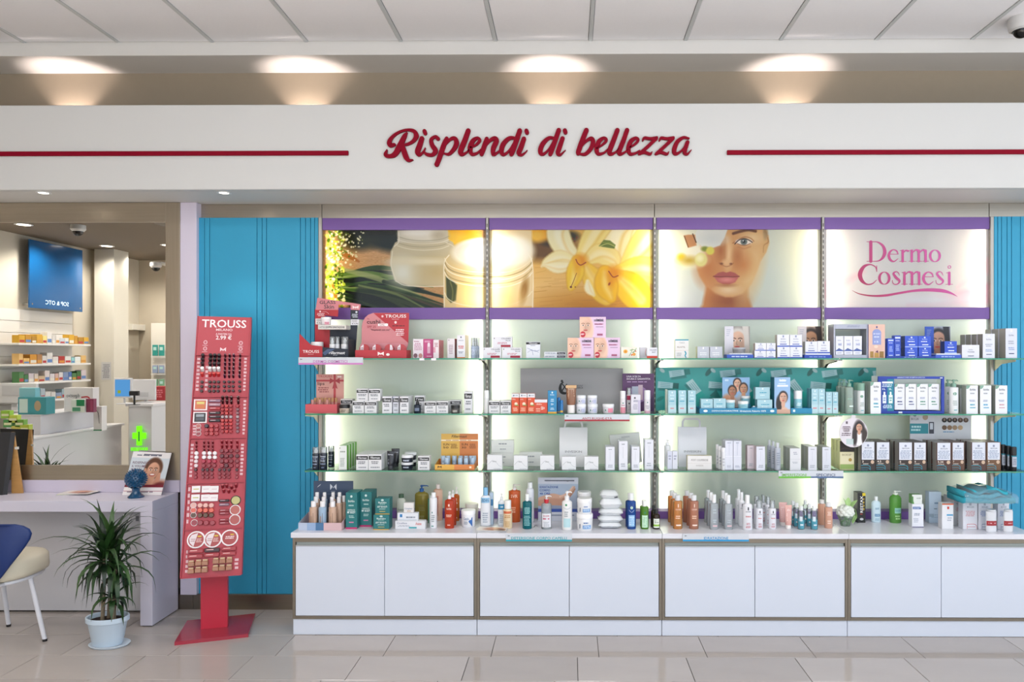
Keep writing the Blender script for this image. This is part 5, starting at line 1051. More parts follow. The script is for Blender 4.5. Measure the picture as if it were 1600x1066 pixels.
bx('C', 599, 670, 732, 916, 's2', '2482b4', [('r', 0, 0, 1, .07, 'e0a838'), ('r', .42, .88, .58, .95, 'd8e8f0'), ('t', 'BioNike', .28, .79, .72, .84, 'e4f0f4'), ('l', .3, .5, .7, .65, 2, 'bcdcec'), ('t', '50+', .35, .36, .65, .44, 'f0f4f4'), ('l', .25, .15, .75, .26, 2, 'bcdcec')], 'bright blue carton with yellow foot', Yf=-.285, d=.05)
bot('C', 673, 702, 790, 914, 's2', '1e6aa6', '226fae', .25, .9, 'screw', [('r', 0, .05, 1, .14, 'd8a83c')], 'small dark blue bottle between the blue carton and its twin', Yf=-.26, flat=1., sh=.02); bot('C', 696, 723, 812, 917, 's2', '1e72b0', '226fae', .25, .9, 'screw', [('r', 0, .1, 1, .3, 'd8a83c')], 'small dark blue bottle nearest the brown tube', Yf=-.29, flat=1., sh=.02)
tub('C', 745, 828, 690, 918, 's2', '86593e', 'e2dedc', .3, [('r', -.02, .86, 1.02, 1.0, 'cfa87c'), ('l', .15, .3, .85, .75, 7, 'c8a488'), ('t', 'BioNike', .2, .78, .8, .84, 'e8d0b8')], 'brown squeeze tube with white cap and golden crimp', Yf=-.29)
jp = [('e', .26, .5, .06, .12, '2c7a6a'), ('s', [(.42, .25, .02), (.5, .55, .03), (.75, .6, .03)], '5a5a9c'), ('r', .55, .2, .95, .75, 'b8bcd8')]
for i in range(2):
    a = jar('C', 828 + 92 * i, 908 + 94 * i, 838, 912, 's2', 'd4d6e0', 'e6e8ee', .3, jp, 'white cream jar in the %s of the block of four' % ['lower left', 'lower right'][i], Yf=-.29, group='block of four white jars'); jar('C', 830 + 88 * i, 908 + 91 * i, 766, 836, 's2', 'd4d6e0', 'e6e8ee', .3, jp, 'white cream jar in the %s of the block of four' % ['upper left', 'upper right'][i], Yf=-.288, on=a, group='block of four white jars')
jar('C', 1042, 1136, 838, 912, 's2', 'd8d6dc', 'eaeaee', .3, [('e', .2, .5, .06, .12, '2c7a6a'), ('r', .45, .15, .95, .8, 'e0889c')], 'white cream jar with a pink label, by itself', Yf=-.29)
bot('C', 1183, 1228, 733, 912, 's2', 'e4e0e4', 'ecebee', .34, .98, 'screw', [('r', 0, .02, 1, .42, 'd88c9c'), ('e', .5, .7, .1, .05, '2c7a6a'), ('l', .2, .5, .8, .6, 1, 'b06a80')], 'slim white bottle with pink foot before the purple card', Yf=-.28, flat=1., sh=.01, neck=.9); bot('C', 1235, 1274, 706, 910, 's2', 'e0dadf', 'a0284c', .3, .95, 'clear', [('r', 0, .7, 1, .95, 'a82850'), ('e', .5, .5, .14, .06, '404048'), ('l', .2, .1, .8, .4, 3, 'b0a0a8')], 'slim white bottle with wine red shoulder before the purple card', Yf=-.2, flat=1., sh=.01)
bx('C', 1270, 1346, 760, 912, 's2', 'd9d6e0', [('e', .4, .82, .1, .05, '404048'), ('l', .2, .6, .8, .72, 2, '8a88a0'), ('l', .2, .2, .7, .5, 4, 'a8a6b8'), ('r', .72, 0, 1, .7, 'c4bcd4')], 'pale lilac-white carton before the purple card', Yf=-.28, d=.04)
bot('C', 1378, 1428, 728, 912, 's2', 'e2dde2', 'e9e9ee', .4, 1., 'screw', [('e', .5, .8, .08, .05, '2c7a6a'), ('r', 0, .03, 1, .2, 'd0a4b8'), ('l', .2, .3, .8, .6, 3, 'a8a0b0')], 'white roll-on bottle at the right of the purple card', Yf=-.28, flat=1., sh=.01, neck=.95)
card('C', 1200, 1456, 606, 912, 's2', '56305e', [('t', 'UNA SCELTA', .13, .9, .58, .945, 'e8e0ec'), ('t', 'SICURA E GARANTITA', .13, .835, .88, .88, 'f0e8f0'), ('l', .12, .76, .85, .8, 1, 'b090b8'), ('e', .5, .45, .3, .22, '8a6a98'), ('r', .3, .3, .5, .66, 'a8b0c0'), ('r', .5, .3, .64, .7, 'c0a8b4'), ('p', [(.7, 0), (1, 0), (1, .5)], '3a1c4c')], 'purple card reading Una scelta sicura e garantita', Yf=-.12)
# ------------------------------------------------------------------ bay 2, lowest shelf
iv = [('s', [(.05, .35, .012), (.35, .62, .016), (.6, .5, .012), (.78, .3, .012), (.98, .22, .012)], '8a9098'), ('l', .35, .5, .65, .62, 1, 'b0b4b8'), ('l', .4, .04, .95, .1, 1, 'a8acb2')]
iw = [('l', .3, .62, .7, .78, 1, '8c9298'), ('r', .1, .5, .9, .51, 'aeb2b6'), ('l', .35, .22, .65, .36, 1, '9aa0a6')]
wh = 'd6d9d6'
a = bx('D', 132, 300, 318, 420, 's3', wh, iw, 'pale wide carton, lower of two at the back left', Yf=-.14, d=.04); bx('D', 134, 304, 219, 316, 's3', wh, iw, 'pale wide carton, upper of two at the back left', Yf=-.138, d=.038, on=a)
bx('D', 347, 520, 318, 424, 's3', wh, iw, 'pale wide carton lying behind the two small square ones', Yf=-.13, d=.035)
for i, (x0, x1, y0, l) in enumerate([(102, 216, 345, 'first from the left'), (303, 409, 350, 'second from the left'), (504, 611, 350, 'third from the left'), (668, 775, 358, 'in front of the paper bag, left'), (838, 945, 358, 'in front of the paper bag, right')]): bx('D', x0, x1, y0, 458, 's3', 'dfe0e4', iv, 'small white carton with a fine leaf drawing, ' + l, d=.05, group='small white leaf cartons')
def bag(c, x0, x1, y0, y1, hx0, hx1, hy, surf, Yf, col, text, lab, w2=False):
    x, W, H, zb, Yf = spot(c, x0, x1, y0, y1, surf, Yf); d = .055; m = mat(col, .6)
    o = empty('paper_bag', (x, Yf, zb)); tag(o, lab, 'bag')
    mb = MB(); vs = [(-W / 2, 0, 0), (W / 2, 0, 0), (W / 2, d, 0), (-W / 2, d, 0), (-W / 2, .018, H), (W / 2, .018, H), (W / 2, d - .018, H), (-W / 2, d - .018, H), (W / 2 - .004, d / 2, H * .5), (-W / 2 + .004, d / 2, H * .5)]
    mb.add(vs, [(0, 1, 5, 4), (2, 3, 7, 6), (0, 3, 2, 1), (1, 2, 8), (1, 8, 5), (2, 6, 8), (5, 8, 6), (0, 9, 3), (0, 4, 9), (3, 9, 7), (4, 7, 9)], m); mb.build('bag_body', o)
    s = mpp(cu(c, hx0), Yf); mid = cu(c, (x0 + x1) / 2); a = (cu(c, hx0) - mid) * s; b = (cu(c, hx1) - mid) * s; hh = (y0 - hy) / CROP[c][2] * s; t = .011
    mb = MB(); P = [(a, H - .03), (a, H + hh - .02), (a + .015, H + hh), (b - .015, H + hh), (b, H + hh - .02), (b, H - .03)]; Q = [(a + t, H - .03), (a + t, H + hh - .024), (a + .019, H + hh - t), (b - .019, H + hh - t), (b - t, H + hh - .024), (b - t, H - .03)]
    for k in range(5): mb.prism([P[k], Q[k], Q[k + 1], P[k + 1]][::-1], .020, .0215, mat('c9cad6' if w2 else 'dcdcde', .6))
    mb.build('handle', o)
    q = face_print([('t', text, .2, .36, .8, .415, '8a8c90'), ('r', .25, .3, .75, .303, 'b0b4b6')], W, H, None, 0, 'front_lettering', o); q.rotation_euler = (-math.atan2(.018, H), 0, 0)
bag('D', 650, 862, 143, 440, 685, 828, 92, 's3', -.16, 'dcdddf', 'INVESKIN', 'white paper carrier bag with handles under the Anti Rughe sign')
iv2 = [('l', .25, .86, .75, .92, 1, '9a9ea8'), ('r', .46, .4, .5, .8, 'c4c6d0'), ('l', .2, .1, .8, .24, 2, 'a8acb8')]
for (x0, x1, y0, y1, l) in [(1000, 1068, 284, 459, 'leftmost of four'), (1100, 1166, 240, 459, 'second of four, taller'), (1196, 1256, 282, 459, 'third of four, shorter'), (1296, 1362, 230, 455, 'rightmost of four')]: bx('D', x0, x1, y0, y1, 's3', 'dedfe8', iv2, 'tall narrow white carton, ' + l, d=.05, n=2, group='tall narrow white cartons', gap=.008)
x, W, H, zb, _ = spot('D', 1050, 1280, 190, 420, 's3', -.12)
o = MB().box(-W / 2, W / 2, 0, .01, 0, H, mat('d8dad6', .5), .002).build('carton', None, (x, -.1, S3 + .004), (0, -.1, 0)); o.location.z = S3 + .013; tag(o, 'large pale carton leaning tilted behind the tall narrow ones', 'box'); face_print([('t', 'INVESKIN', .4, .86, .66, .91, '9a9ea2')], W, H, None, 0, 'front_lettering', o)
# ------------------------------------------------------------------ bay 2, worktop
bot('D', 50, 126, 605, 892, 'c', 'dfe3ea', '7fb2d8', .2, .5, 'screw', [('r', 0, .76, 1, .93, '8fbcdc'), ('t', 'ISDIN', .15, .8, .85, .89, '2c5a84'), ('l', .2, .1, .8, .45, 5, '9aa8b8')], 'white lotion bottle with pale blue cap on a booklet', flat=.6, sh=.08, on=CT + .007)
bx('D', 118, 148, 612, 855, 'c', 'b8cbe0', [('r', 0, .6, 1, .8, '4a84b4')], 'slim pale blue carton behind the blue-capped bottle', Yf=-.28, d=.05)
p = atz(cu('D', 126), cv('D', 925), CT); PMG = paint_mag()
for i in range(4):
    o = MB().box(-.09, .09, -.05, .05, 0, .0015, mat(['d8d4d0', 'c9ccd4', 'd6d6da', 'dedad6'][i], .35), .0004).build('booklet', None, (p.x + .003 * i, p.y + .045, CT + .0004 + .0017 * i), (0, 0, .06 - .05 * i)); tag(o, 'thin booklet in the flat pile at the worktop edge, ' + ['bottom one', 'second from the bottom', 'third from the bottom', 'topmost with a printed cover'][i], 'booklet', 'pile of thin booklets')
    if i == 3: q = picture(PMG, -.085, .085, -.045, .045, 0, o, 'cover_print'); q.rotation_euler = (-PI / 2, 0, 0); q.location = (0, 0, .0021)
bot('D', 182, 236, 640, 878, 'c', 'e2e6ea', 'e9eaee', .22, .4, 'pump', [('r', 0, .64, 1, .86, '2b8ab8'), ('l', .2, .7, .8, .8, 1, 'd8ecf4'), ('l', .25, .1, .75, .45, 5, 'a0acb8')], 'white pump bottle with a blue band', flat=.75, facing=PI)
bot('D', 222, 290, 695, 906, 'c', 'dfc9a4', 'ecebe8', .3, .75, 'screw', [('r', 0, .78, 1, .9, 'd06a44'), ('l', .15, .55, .85, .72, 2, 'c08a54'), ('l', .2, .1, .8, .4, 4, 'c4a070')], 'cream yellow bottle with white cap', flat=1., sh=.06)
bot('D', 262, 352, 572, 857, 'c', tint('e06a34', .65), 'e4dedc', .16, .35, 'pump', [('t', 'SVR', .2, .78, .8, .88, 'f0c8b0'), ('l', .15, .3, .7, .5, 3, 'f0b494')], 'large orange gel bottle with white pump', flat=.7, sh=.03)
bot('D', 368, 440, 648, 908, 'c', tint('0f6c76', .75), 'e8ecec', .2, .42, 'screw', [('l', .15, .55, .85, .8, 6, '8cc8c8'), ('l', .15, .12, .85, .5, 7, '78b4b8')], 'dark teal bottle with white cap', flat=.85, sh=.05)
bot('D', 396, 456, 558, 862, 'c', 'dfe2ea', 'eef0f2', .14, .62, 'screw', [('l', .3, .35, .8, .75, 8, 'a8b0bc'), ('e', .6, .62, .12, .03, '6a7488')], 'tall white spray can behind the teal bottle', flat=1., sh=.08)
card('D', 488, 792, 500, 830, 'c', 'b4bccc', [('t', 'IDRATAZIONE', .04, .755, .5, .805, '2a4a94'), ('t', 'CORPO', .04, .68, .3, .73, '2a4a94'), ('t', '48 ORE', .04, .605, .3, .655, '2a4a94'), ('t', 'dermatologica', .18, .905, .9, .94, '5a5a68')], 'poster card with arms reading Idratazione Corpo 48 Ore', Yf=-.17, img=paint_idra())
rb = bot('D', 512, 590, 655, 909, 'c', tint('d6dde0', .35), 'e6e4e8', .22, .38, 'pump', [('l', .15, .35, .85, .45, 1, 'c05070'), ('t', 'BIODERMA', .2, .48, .8, .54, 'b0284c'), ('l', .2, .1, .8, .3, 4, 'a8acb4')], 'clear bottle with red collar and white pump', flat=.7, sh=.08, lab=(.1, .08, .9, .6, 'dfe0e6'))
MB().lathe([(.0145, 0), (.0145, .03)], mat('c02434', .35), 16).build('collar', rb, (0, 0, .150))
bot('D', 668, 746, 624, 916, 'c', 'e6e6e6', 'ecebee', .24, .45, 'pump', [('e', .42, .86, .1, .035, '2c8a5c'), ('s', [(.1, .78, .02), (.5, .72, .03), (.9, .78, .02)], '6a8aa8'), ('l', .2, .45, .6, .65, 3, '9aa2a8'), ('r', .15, .1, .85, .4, 'b4d6dc')], 'white bottle with green cross and white pump', flat=.8, sh=.07)
jp2 = [('r', .35, .2, .95, .5, '7fa6d4'), ('l', .4, .6, .8, .75, 1, '5a7ab0'), ('l', .4, .25, .9, .45, 2, 'd8e4f4'), ('p', [(.1, .2), (.18, .25), (.18, .6), (.1, .55)], '6a7080')]
a = jar('D', 780, 905, 800, 926, 'c', 'e6e6e8', 'eeeef0', .25, jp2, 'large white tub with blue print, lower one in front'); jar('D', 784, 898, 680, 797, 'c', 'e6e6e8', 'eeeef0', .25, jp2, 'large white tub with blue print, upper one in front', Yf=a.location.y - .044, on=a)
b = jar('D', 785, 893, 780, 900, 'c', 'dedee0', 'e6e6e8', .25, None, 'large white tub, lower one behind', Yf=-.26); jar('D', 785, 890, 645, 765, 'c', 'dedee0', 'e6e6e8', .25, None, 'large white tub, upper one behind', Yf=-.26, on=b)
# packs of wipes
def wipes(x0, x1, y0, y1, on, lab, rz, Yc, lines_):
    x, W, H, zb, Yf = spot('D', x0, x1, y0, y1, 'c', Yc, on); nx, ny = 10, 6; d = .10; vs = []; fs = []; rr = random.Random(int(x0 + y0))
    for s_ in (1, 0):
        for j in range(ny + 1):
            for i in range(nx + 1):
                a, b = i / nx, j / ny; e = min(1, 5 * min(a, 1 - a)) * min(1, 3.2 * min(b, 1 - b) + .0); e = e ** .5
                z = H * (.5 + (.5 if s_ else -.5) * e) + (rr.random() - .5) * .004 * (s_ if e < 1 else 0); vs.append(((a - .5) * W, (b - .5) * d, max(z, 0)))
    N = (nx + 1) * (ny + 1)
    for s_ in (0, 1):
        for j in range(ny):
            for i in range(nx):
                q = s_ * N + j * (nx + 1) + i; f = (q, q + 1, q + nx + 2, q + nx + 1); fs.append(f if s_ == 0 else f[::-1])
    mb = MB(); mb.add(vs, fs, mat('e0e3e6', .25, coat=.4), True); o = mb.build('wipes_pack', None, (0, 0, 0), (0, 0, rz))
    for (xa, za, xb, zb2, cc) in lines_: q = face_print([('r', 0, 0, 1, 1, cc)], (xb - xa) * W, (zb2 - za) * H, None, 0, 'front_print', o); q.location = ((xa + xb) / 2 * W - W / 2, -d / 2 + .008, za * H); q.rotation_euler = (-.55 if za > .5 else .0, 0, 0)
    tag(o, lab, 'wipes', 'packs of wipes'); o.location = (x, Yc + d / 2, zb); TOP[o] = zb + H * .9; return o
Yw = atz(cu('D', 1030), cv('D', 908), CT).y
a = wipes(945, 1120, 862, 910, None, 'white pack of wipes at the bottom of the pile', 0, Yw, [(.62, .2, .85, .5, 'a8acb0')]); b = wipes(943, 1132, 812, 868, a, 'white pack of wipes second from the bottom of the pile', .05, Yw, [(.55, .3, .82, .5, '9aa0a4')])
c_ = wipes(948, 1134, 762, 818, b, 'white pack of wipes third from the bottom of the pile', -.04, Yw, [(.35, .3, .6, .5, 'b4b8bc')]); d_ = wipes(955, 1126, 682, 768, c_, 'thick pack of wipes with pale blue writing near the top of the pile', .03, Yw, [(.35, .45, .75, .6, 'a0c8dc')]); wipes(957, 1100, 626, 690, d_, 'white pack of wipes on top of the pile with dark print', -.05, Yw, [(.2, .35, .7, .45, '70747a'), (.78, .2, .95, .4, '484c54')])
bp = [('e', .5, .76, .14, .05, 'd8eee0'), ('p', [(.47, .72), (.53, .72), (.53, .8), (.47, .8)], '2c8a5c'), ('s', [(.2, .68, .03), (.5, .6, .03), (.8, .68, .03)], 'bcd8f0'), ('r', .15, .1, .85, .5, '8ab8e0'), ('l', .2, .14, .8, .46, 5, 'd8e8f8')]
bot('D', 1152, 1224, 628, 882, 'c', tint('1c4a94', .7), 'eceef0', .2, .5, 'screw', None, 'deep blue bottle with white cap, behind its twin', Yf=-.34, flat=.8, sh=.06); bot('D', 1163, 1231, 640, 909, 'c', tint('1e50a0', .7), 'eceef0', .2, .5, 'screw', bp, 'deep blue bottle with white cap, in front of its twin', flat=.8, sh=.06)
gp = [('r', .12, .08, .88, .62, 'bfe0c4'), ('l', .2, .12, .8, .55, 5, '6ca87c'), ('e', .5, .74, .12, .05, '2c7a4c')]
bot('D', 1262, 1322, 682, 884, 'c', tint('6c9c2c', .7), 'eceeea', .2, .55, 'screw', None, 'green bottle with white cap, behind its twin', Yf=-.34, flat=.9, sh=.05); bot('D', 1267, 1328, 696, 909, 'c', tint('5a9430', .7), 'eceeea', .2, .55, 'screw', gp, 'green bottle with white cap, in front of its twin', flat=.9, sh=.05)
bot('D', 1343, 1390, 725, 888, 'c', tint('241a12', .85), '17171a', .2, .55, 'screw', None, 'small dark amber bottle with black cap, behind its twin', Yf=-.34, flat=1., sh=.12); bot('D', 1357, 1414, 762, 909, 'c', tint('281c12', .85), '17171a', .22, .55, 'screw', [('r', .08, .1, .92, .7, 'dfe4da'), ('l', .2, .4, .8, .6, 2, '6a7068'), ('r', .08, .2, .92, .32, '8cb83c')], 'small dark amber bottle with black cap and white label, in front of its twin', flat=1., sh=.14)
# ================================================================== BAY 3, top shelf
bx('E', 232, 340, 310, 462, 's1', 'e2e0df', [('r', 0, .94, 1, 1, '2a9ab4'), ('t', 'TONICO', .3, .78, .7, .86, '9aa0a8'), ('t', 'RILASTIL', .15, .55, .75, .63, '8a7a70'), ('r', 0, .4, 1, .41, 'd8a890'), ('s', [(.72, .38, .08), (.8, .25, .09), (.74, .14, .08), (.82, .02, .07)], '2a9ab4'), ('l', .1, .1, .5, .3, 3, 'b0b0b4')], 'cream carton with a teal ribbon, alone at the left', Yf=-.27, d=.05)
gy = [('r', .44, .78, .56, .96, 'f0f0f4'), ('l', .2, .4, .8, .5, 1, 'f0f2f6'), ('l', .2, .24, .8, .34, 1, 'f0f2f6'), ('l', .3, .06, .7, .14, 1, 'e4e6ec')]
bx('E', 411, 506, 368, 462, 's1', 'b9bdc8', gy, 'silver grey carton left of its twin', Yf=-.28, d=.06, side='d5d4a6'); bx('E', 512, 613, 368, 462, 's1', 'b9bdc8', gy, 'silver grey carton right of its twin', Yf=-.28, d=.06)
IM_old = half_face('mature_woman', 'd0a890', 'c6c0ba', '8a8580', 'd4d2dc'); IM_br = half_face('brunette_woman', 'b8845f', '2c1e18', 'b09a8c', 'dcd4d6'); IM_bl = half_face('dark_haired_woman', 'b88a74', '1a1a22', '9aa0b0', '2a50b4')
c0 = tray('E', 650, 862, 436, 465, 's1', [(1, '2f55b8')], 'low blue tray before the portrait card of a grey-haired woman', -.285, .10, [('l', .15, .2, .85, .7, 1, 'c8d4f0')])
bx('E', 668, 855, 418, 434, 's1', 'e6e6ea', [('l', .1, .2, .5, .8, 1, 'c0c4d0')], 'flat white carton lying in the low blue tray', Yf=-.26, d=.05, on=S1 + .019); card('E', 630, 834, 205, 462, 's1', 'c8c8d0', None, 'portrait card of a grey-haired woman', Yf=-.13, img=IM_old)
jar('E', 705, 812, 372, 417, 's1', tint('c8ccd4', .4), 'b0b4bc', .3, None, 'low silver jar on the flat white carton', Yf=-.25, on=S1 + .019 + .0125)
bb_ = [('r', 0, 0, 1, .1, '2c50b8'), ('r', .44, .78, .56, .95, '8a94b4'), ('t', 'BioNike', .3, .6, .7, .7, '8a90a8'), ('l', .25, .36, .75, .46, 1, '9aa2c0'), ('r', .22, .18, .78, .25, '3a58b4')]
g5 = 'white cartons with blue foot'
st = {}
for nm, x0, x1, y0, y1, on in [('small lower left', 872, 964, 402, 462, None), ('small lower right', 967, 1042, 402, 462, None), ('small upper left', 878, 966, 338, 400, 'small lower left'), ('small upper right', 969, 1042, 338, 400, 'small lower right'), ('large lower left', 1056, 1157, 370, 462, None), ('large lower right', 1159, 1258, 370, 462, None), ('large upper left', 1055, 1152, 271, 368, 'large lower left'), ('large upper right', 1156, 1255, 271, 368, 'large lower right')]:
    st[nm] = bx('E', x0, x1, y0, y1, 's1', 'dedfe9', bb_, 'white carton with blue foot, %s one of its stack' % nm, Yf=-.28, d=.055, on=st.get(on), side='b9b3ac' if 'left' in nm else None, group=g5)
c0 = tray('E', 1275, 1495, 436, 463, 's1', [(1, '2446b0')], 'low blue tray under two white cartons by the upright', -.285, .10, [('l', .15, .2, .85, .6, 1, '8aa4e4')])
e0 = bx('E', 1282, 1482, 418, 434, 's1', 'e4e4ec', None, 'flat white carton lying under two white blue-footed cartons', Yf=-.272, d=.06, on=S1 + .018)
bx('E', 1282, 1378, 322, 417, 's1', 'dedfe9', bb_, 'white carton with blue foot, left one on the low blue tray', Yf=-.268, d=.055, on=e0, group=g5, side='b0aaa8'); bx('E', 1380, 1480, 318, 417, 's1', 'dedfe9', bb_, 'white carton with blue foot, right one on the low blue tray', Yf=-.268, d=.055, on=e0, group=g5)
card('E', 1220, 1422, 205, 462, 's1', 'c8c0c0', None, 'portrait card of a brunette woman behind the blue-footed cartons', Yf=-.10, img=IM_br)
# ------------------------------------------------------------------ bay 3, middle shelf
x0_, x1_ = at(1024.5, 600, -.05).x, at(1369, 600, -.05).x; z1_ = at(1200, 574.5, -.05).z
o = MB().box(0, x1_ - x0_, 0, .003, 0, z1_ - S2 - .0004, mat('1f7f7a', .4)).build('teal_poster', None, (x0_, -.05, S2 + .0004)); tag(o, 'wide teal back panel printed with scattered squeeze tubes', 'poster'); picture(paint_teal(), .001, x1_ - x0_ - .001, .001, z1_ - S2 - .001, -.0006, o)
PB = 'a3c8d4'
hb = [('r', .43, .87, .57, .94, 'e4f0f4'), ('t', 'BioNike', .25, .76, .75, .82, 'e8f2f6'), ('l', .15, .5, .85, .56, 1, '3aa0bc'), ('r', 0, .02, 1, .36, 'b4d2da'), ('l', .2, .18, .8, .26, 1, 'd07880'), ('l', .25, .6, .75, .68, 1, 'd8eaf0')]
bx('E', 158, 172, 728, 912, 's2', 'd9dfd4', None, 'thin pale carton edge at the left end before the teal panel', Yf=-.2, d=.05)
for i, (x0, x1) in enumerate([(176, 240), (259, 321), (336, 398)]): bx('E', x0, x1, 728, 914, 's2', PB, hb, 'tall pale blue carton, %s of the three at the left' % ['leftmost', 'middle', 'rightmost'][i], Yf=-.28, d=.05, group='tall pale blue cartons')
db = tray('E', 430, 1052, 876, 920, 's2', [(1, '1f7fa8')], 'long blue display base reading Defence Hydractive Idratazione', -.30, .15, [('t', 'DEFENCE', .155, .38, .29, .66, 'cfe4ee'), ('t', 'HYDRACTIVE', .295, .38, .5, .66, 'f2f8fa'), ('t', 'Idratazione Azzurra 100%', .52, .34, .86, .68, 'e4f0f4'), ('e', .075, .5, .028, .22, 'e0eef4'), ('e', .94, .5, .028, .22, 'e0eef4')])
ZB = TOP[db]; TB = S2 + .018
sq = [('r', .45, .82, .55, .93, 'e8f2f6'), ('l', .2, .5, .8, .62, 1, '3a9ab8'), ('l', .25, .3, .75, .4, 1, 'd8eaf0'), ('r', 0, 0, 1, .08, '9cc0cc')]
bx('E', 440, 536, 780, 874, 's2', PB, sq, 'square pale blue carton, left one on the display base', Yf=-.285, d=.05, on=TB); bx('E', 541, 641, 777, 874, 's2', PB, sq, 'square pale blue carton, second on the display base', Yf=-.285, d=.05, on=TB)
card('E', 612, 833, 622, 880, 's2', '7fa8d0', None, 'portrait card of three smiling people', Yf=-.17, img=paint_people(), on=TB)
dk = MB().box(-.045, .045, 0, .05, 0, .012, mat('1a3848', .4), .001).build('riser_block', None, (at(cu('E', 700), 640, -.24).x, -.24, TB + .0004)); tag(dk, 'low dark block carrying a jar on the display base', 'riser'); MB().box(-.04, .04, .004, .046, .012, .0125, mat('2a4858', .5)).build('pad', dk)
hj = [('r', 0, .05, 1, .6, '8cc4d0'), ('l', .2, .65, .8, .8, 1, '4a98b0')]
jar('E', 642, 723, 768, 835, 's2', '8fc0cc', 'e3e6e8', .3, hj, 'pale blue cream jar with white lid, left of three on the display base', Yf=-.275, on=TB + .0125); jar('E', 748, 832, 790, 864, 's2', '8fc0cc', 'e3e6e8', .3, hj, 'pale blue cream jar with white lid, front centre of three', Yf=-.285, on=TB)
r2 = MB().box(-.022, .022, 0, .05, 0, .036, mat('1f7fa8', .4), .001).build('riser_block', None, (at(cu('E', 808), 640, -.2).x, -.205, TB + .0004)); tag(r2, 'blue block lifting the rearmost cream jar', 'riser'); MB().box(-.02, .02, .004, .046, .036, .0365, mat('2a8fb8', .5)).build('pad', r2)
jar('E', 770, 846, 738, 800, 's2', '8fc0cc', 'e3e6e8', .3, hj, 'pale blue cream jar with white lid, raised at the back', Yf=-.205, on=TB + .0365)
r3 = MB().box(-.018, .018, 0, .03, 0, .022, mat('2a7fa4', .4), .001).build('riser_block', None, (at(cu('E', 870), 640, -.28).x, -.285, TB + .0004)); tag(r3, 'small empty blue stand between jar and carton on the display base', 'riser'); MB().lathe([(.008, 0), (.008, .006)], mat('d8dce0', .4), 14).build('knob', r3, (0, .015, .022))
a = bx('E', 895, 1015, 785, 874, 's2', PB, sq, 'square pale blue carton, lower of the stacked two', Yf=-.285, d=.06, on=TB, side='86b4bf'); bx('E', 880, 995, 684, 782, 's2', PB, sq, 'square pale blue carton, upper of the stacked two', Yf=-.27, d=.055, on=a, side='7fadb8')
pb = bx('E', 1032, 1160, 620, 914, 's2', '7fa4d2', None, 'tall sky blue box with a printed dark-haired woman', Yf=-.29, d=.09, side='2c6a84'); PPM = image_mat(paint_portrait()); W = max(v.co.x for v in pb.data.vertices); H = max(v.co.z for v in pb.data.vertices); picture(None, -W, W, 0, H, -.0456, pb, 'printed_portrait', PPM)
face_print([('t', 'BioNike', .3, .9, .75, .95, 'f0f4f8'), ('t', 'HYDRACTIVE', .2, .755, .85, .79, 'f4f8fc')], W * 2, H, None, -.0458, 'front_lettering', pb)
c1_ = tray('E', 1165, 1337, 872, 916, 's2', [(1, '1f86b0')], 'short blue display base under the white and blue bottle', -.29, .10, [('r', .1, .3, .2, .75, 'd8ecf4')])
bot('E', 1199, 1265, 714, 872, 's2', '8cc4d2', 'e6e9ec', .42, 1.0, 'screw', [('r', 0, .0, 1, .25, 'b4dce4'), ('l', .2, .4, .8, .7, 2, 'dceef2')], 'white and pale blue cylinder bottle on the short blue base', Yf=-.27, on=TB, flat=1., sh=.01, neck=.95)
for i, (x0, x1, y0) in enumerate([(1332, 1386, 713), (1388, 1441, 713), (1450, 1498, 739), (1502, 1546, 739)]): bx('E', x0, x1, y0, 914, 's2', PB, hb, 'slim pale blue carton right of the short base, %s of four' % ['first', 'second', 'third', 'fourth'][i], Yf=-.285, d=.045, n=2 if i == 0 else 1, side='5a9cae' if i == 0 else None, group='slim pale blue cartons')
# ------------------------------------------------------------------ bay 3, lowest shelf
bot('F', 137, 186, 218, 422, 's3', 'dcdde0', 'e8e8ec', .2, .6, 'pump', None, 'slim white pump bottle behind two narrow cartons', Yf=-.15, flat=1., sh=.03)
bx('F', 160, 195, 316, 454, 's3', 'cfd2e2', [('l', .2, .5, .8, .8, 2, '9aa0b8')], 'narrow lilac carton left of its twin by the paper bag', Yf=-.25, d=.03); bx('F', 197, 236, 316, 454, 's3', 'd6d8e4', [('l', .2, .5, .8, .8, 2, '9aa0b8')], 'narrow lilac carton right of its twin by the paper bag', Yf=-.25, d=.03)
bag('F', 243, 458, 140, 440, 272, 415, 72, 's3', -.15, 'd5d8df', 'INVESKIN', 'white paper carrier bag with a grey handle under the teal panel', True)
pc = bx('F', 312, 495, 356, 458, 's3', 'e3e0df', [('t', 'POST COUPEROSE', .15, .62, .85, .76, '8a8688'), ('r', 0, .44, 1, .46, 'cfc8c4'), ('t', 'INVESKIN', .35, .22, .65, .34, 'b8b2b0')], 'wide ivory carton lying before the paper bag with grey handle', Yf=-.25, d=.05, side='d9cfae')
for i, (x0, x1, y0, yf) in enumerate([(528, 552, 280, -.2), (546, 576, 284, -.24), (570, 601, 290, -.28)]): bot('F', x0, x1, y0, 457, 's3', 'dddee2', 'e8e8ec', .2, 1., 'screw', [('l', .2, .2, .8, .7, 3, 'b0b2bc')], 'slim white tube bottle, %s of three in a slanting row' % ['rear', 'middle', 'front'][i], Yf=yf, flat=1., sh=.01, neck=.9, group='slim white tube bottles')
iv3 = [('r', .47, .5, .53, .9, 'c0c4d4'), ('r', 0, .46, 1, .468, 'f4f4f8'), ('l', .25, .9, .75, .95, 1, 'a0a4b8'), ('l', .2, .08, .8, .16, 2, 'aab0c0')]
bx('F', 597, 656, 236, 457, 's3', 'd6d8e4', iv3, 'tall pale lilac carton left of its twin', Yf=-.27, d=.05, n=2); bx('F', 659, 720, 236, 457, 's3', 'd6d8e4', iv3, 'tall pale lilac carton right of its twin', Yf=-.27, d=.05, n=2)
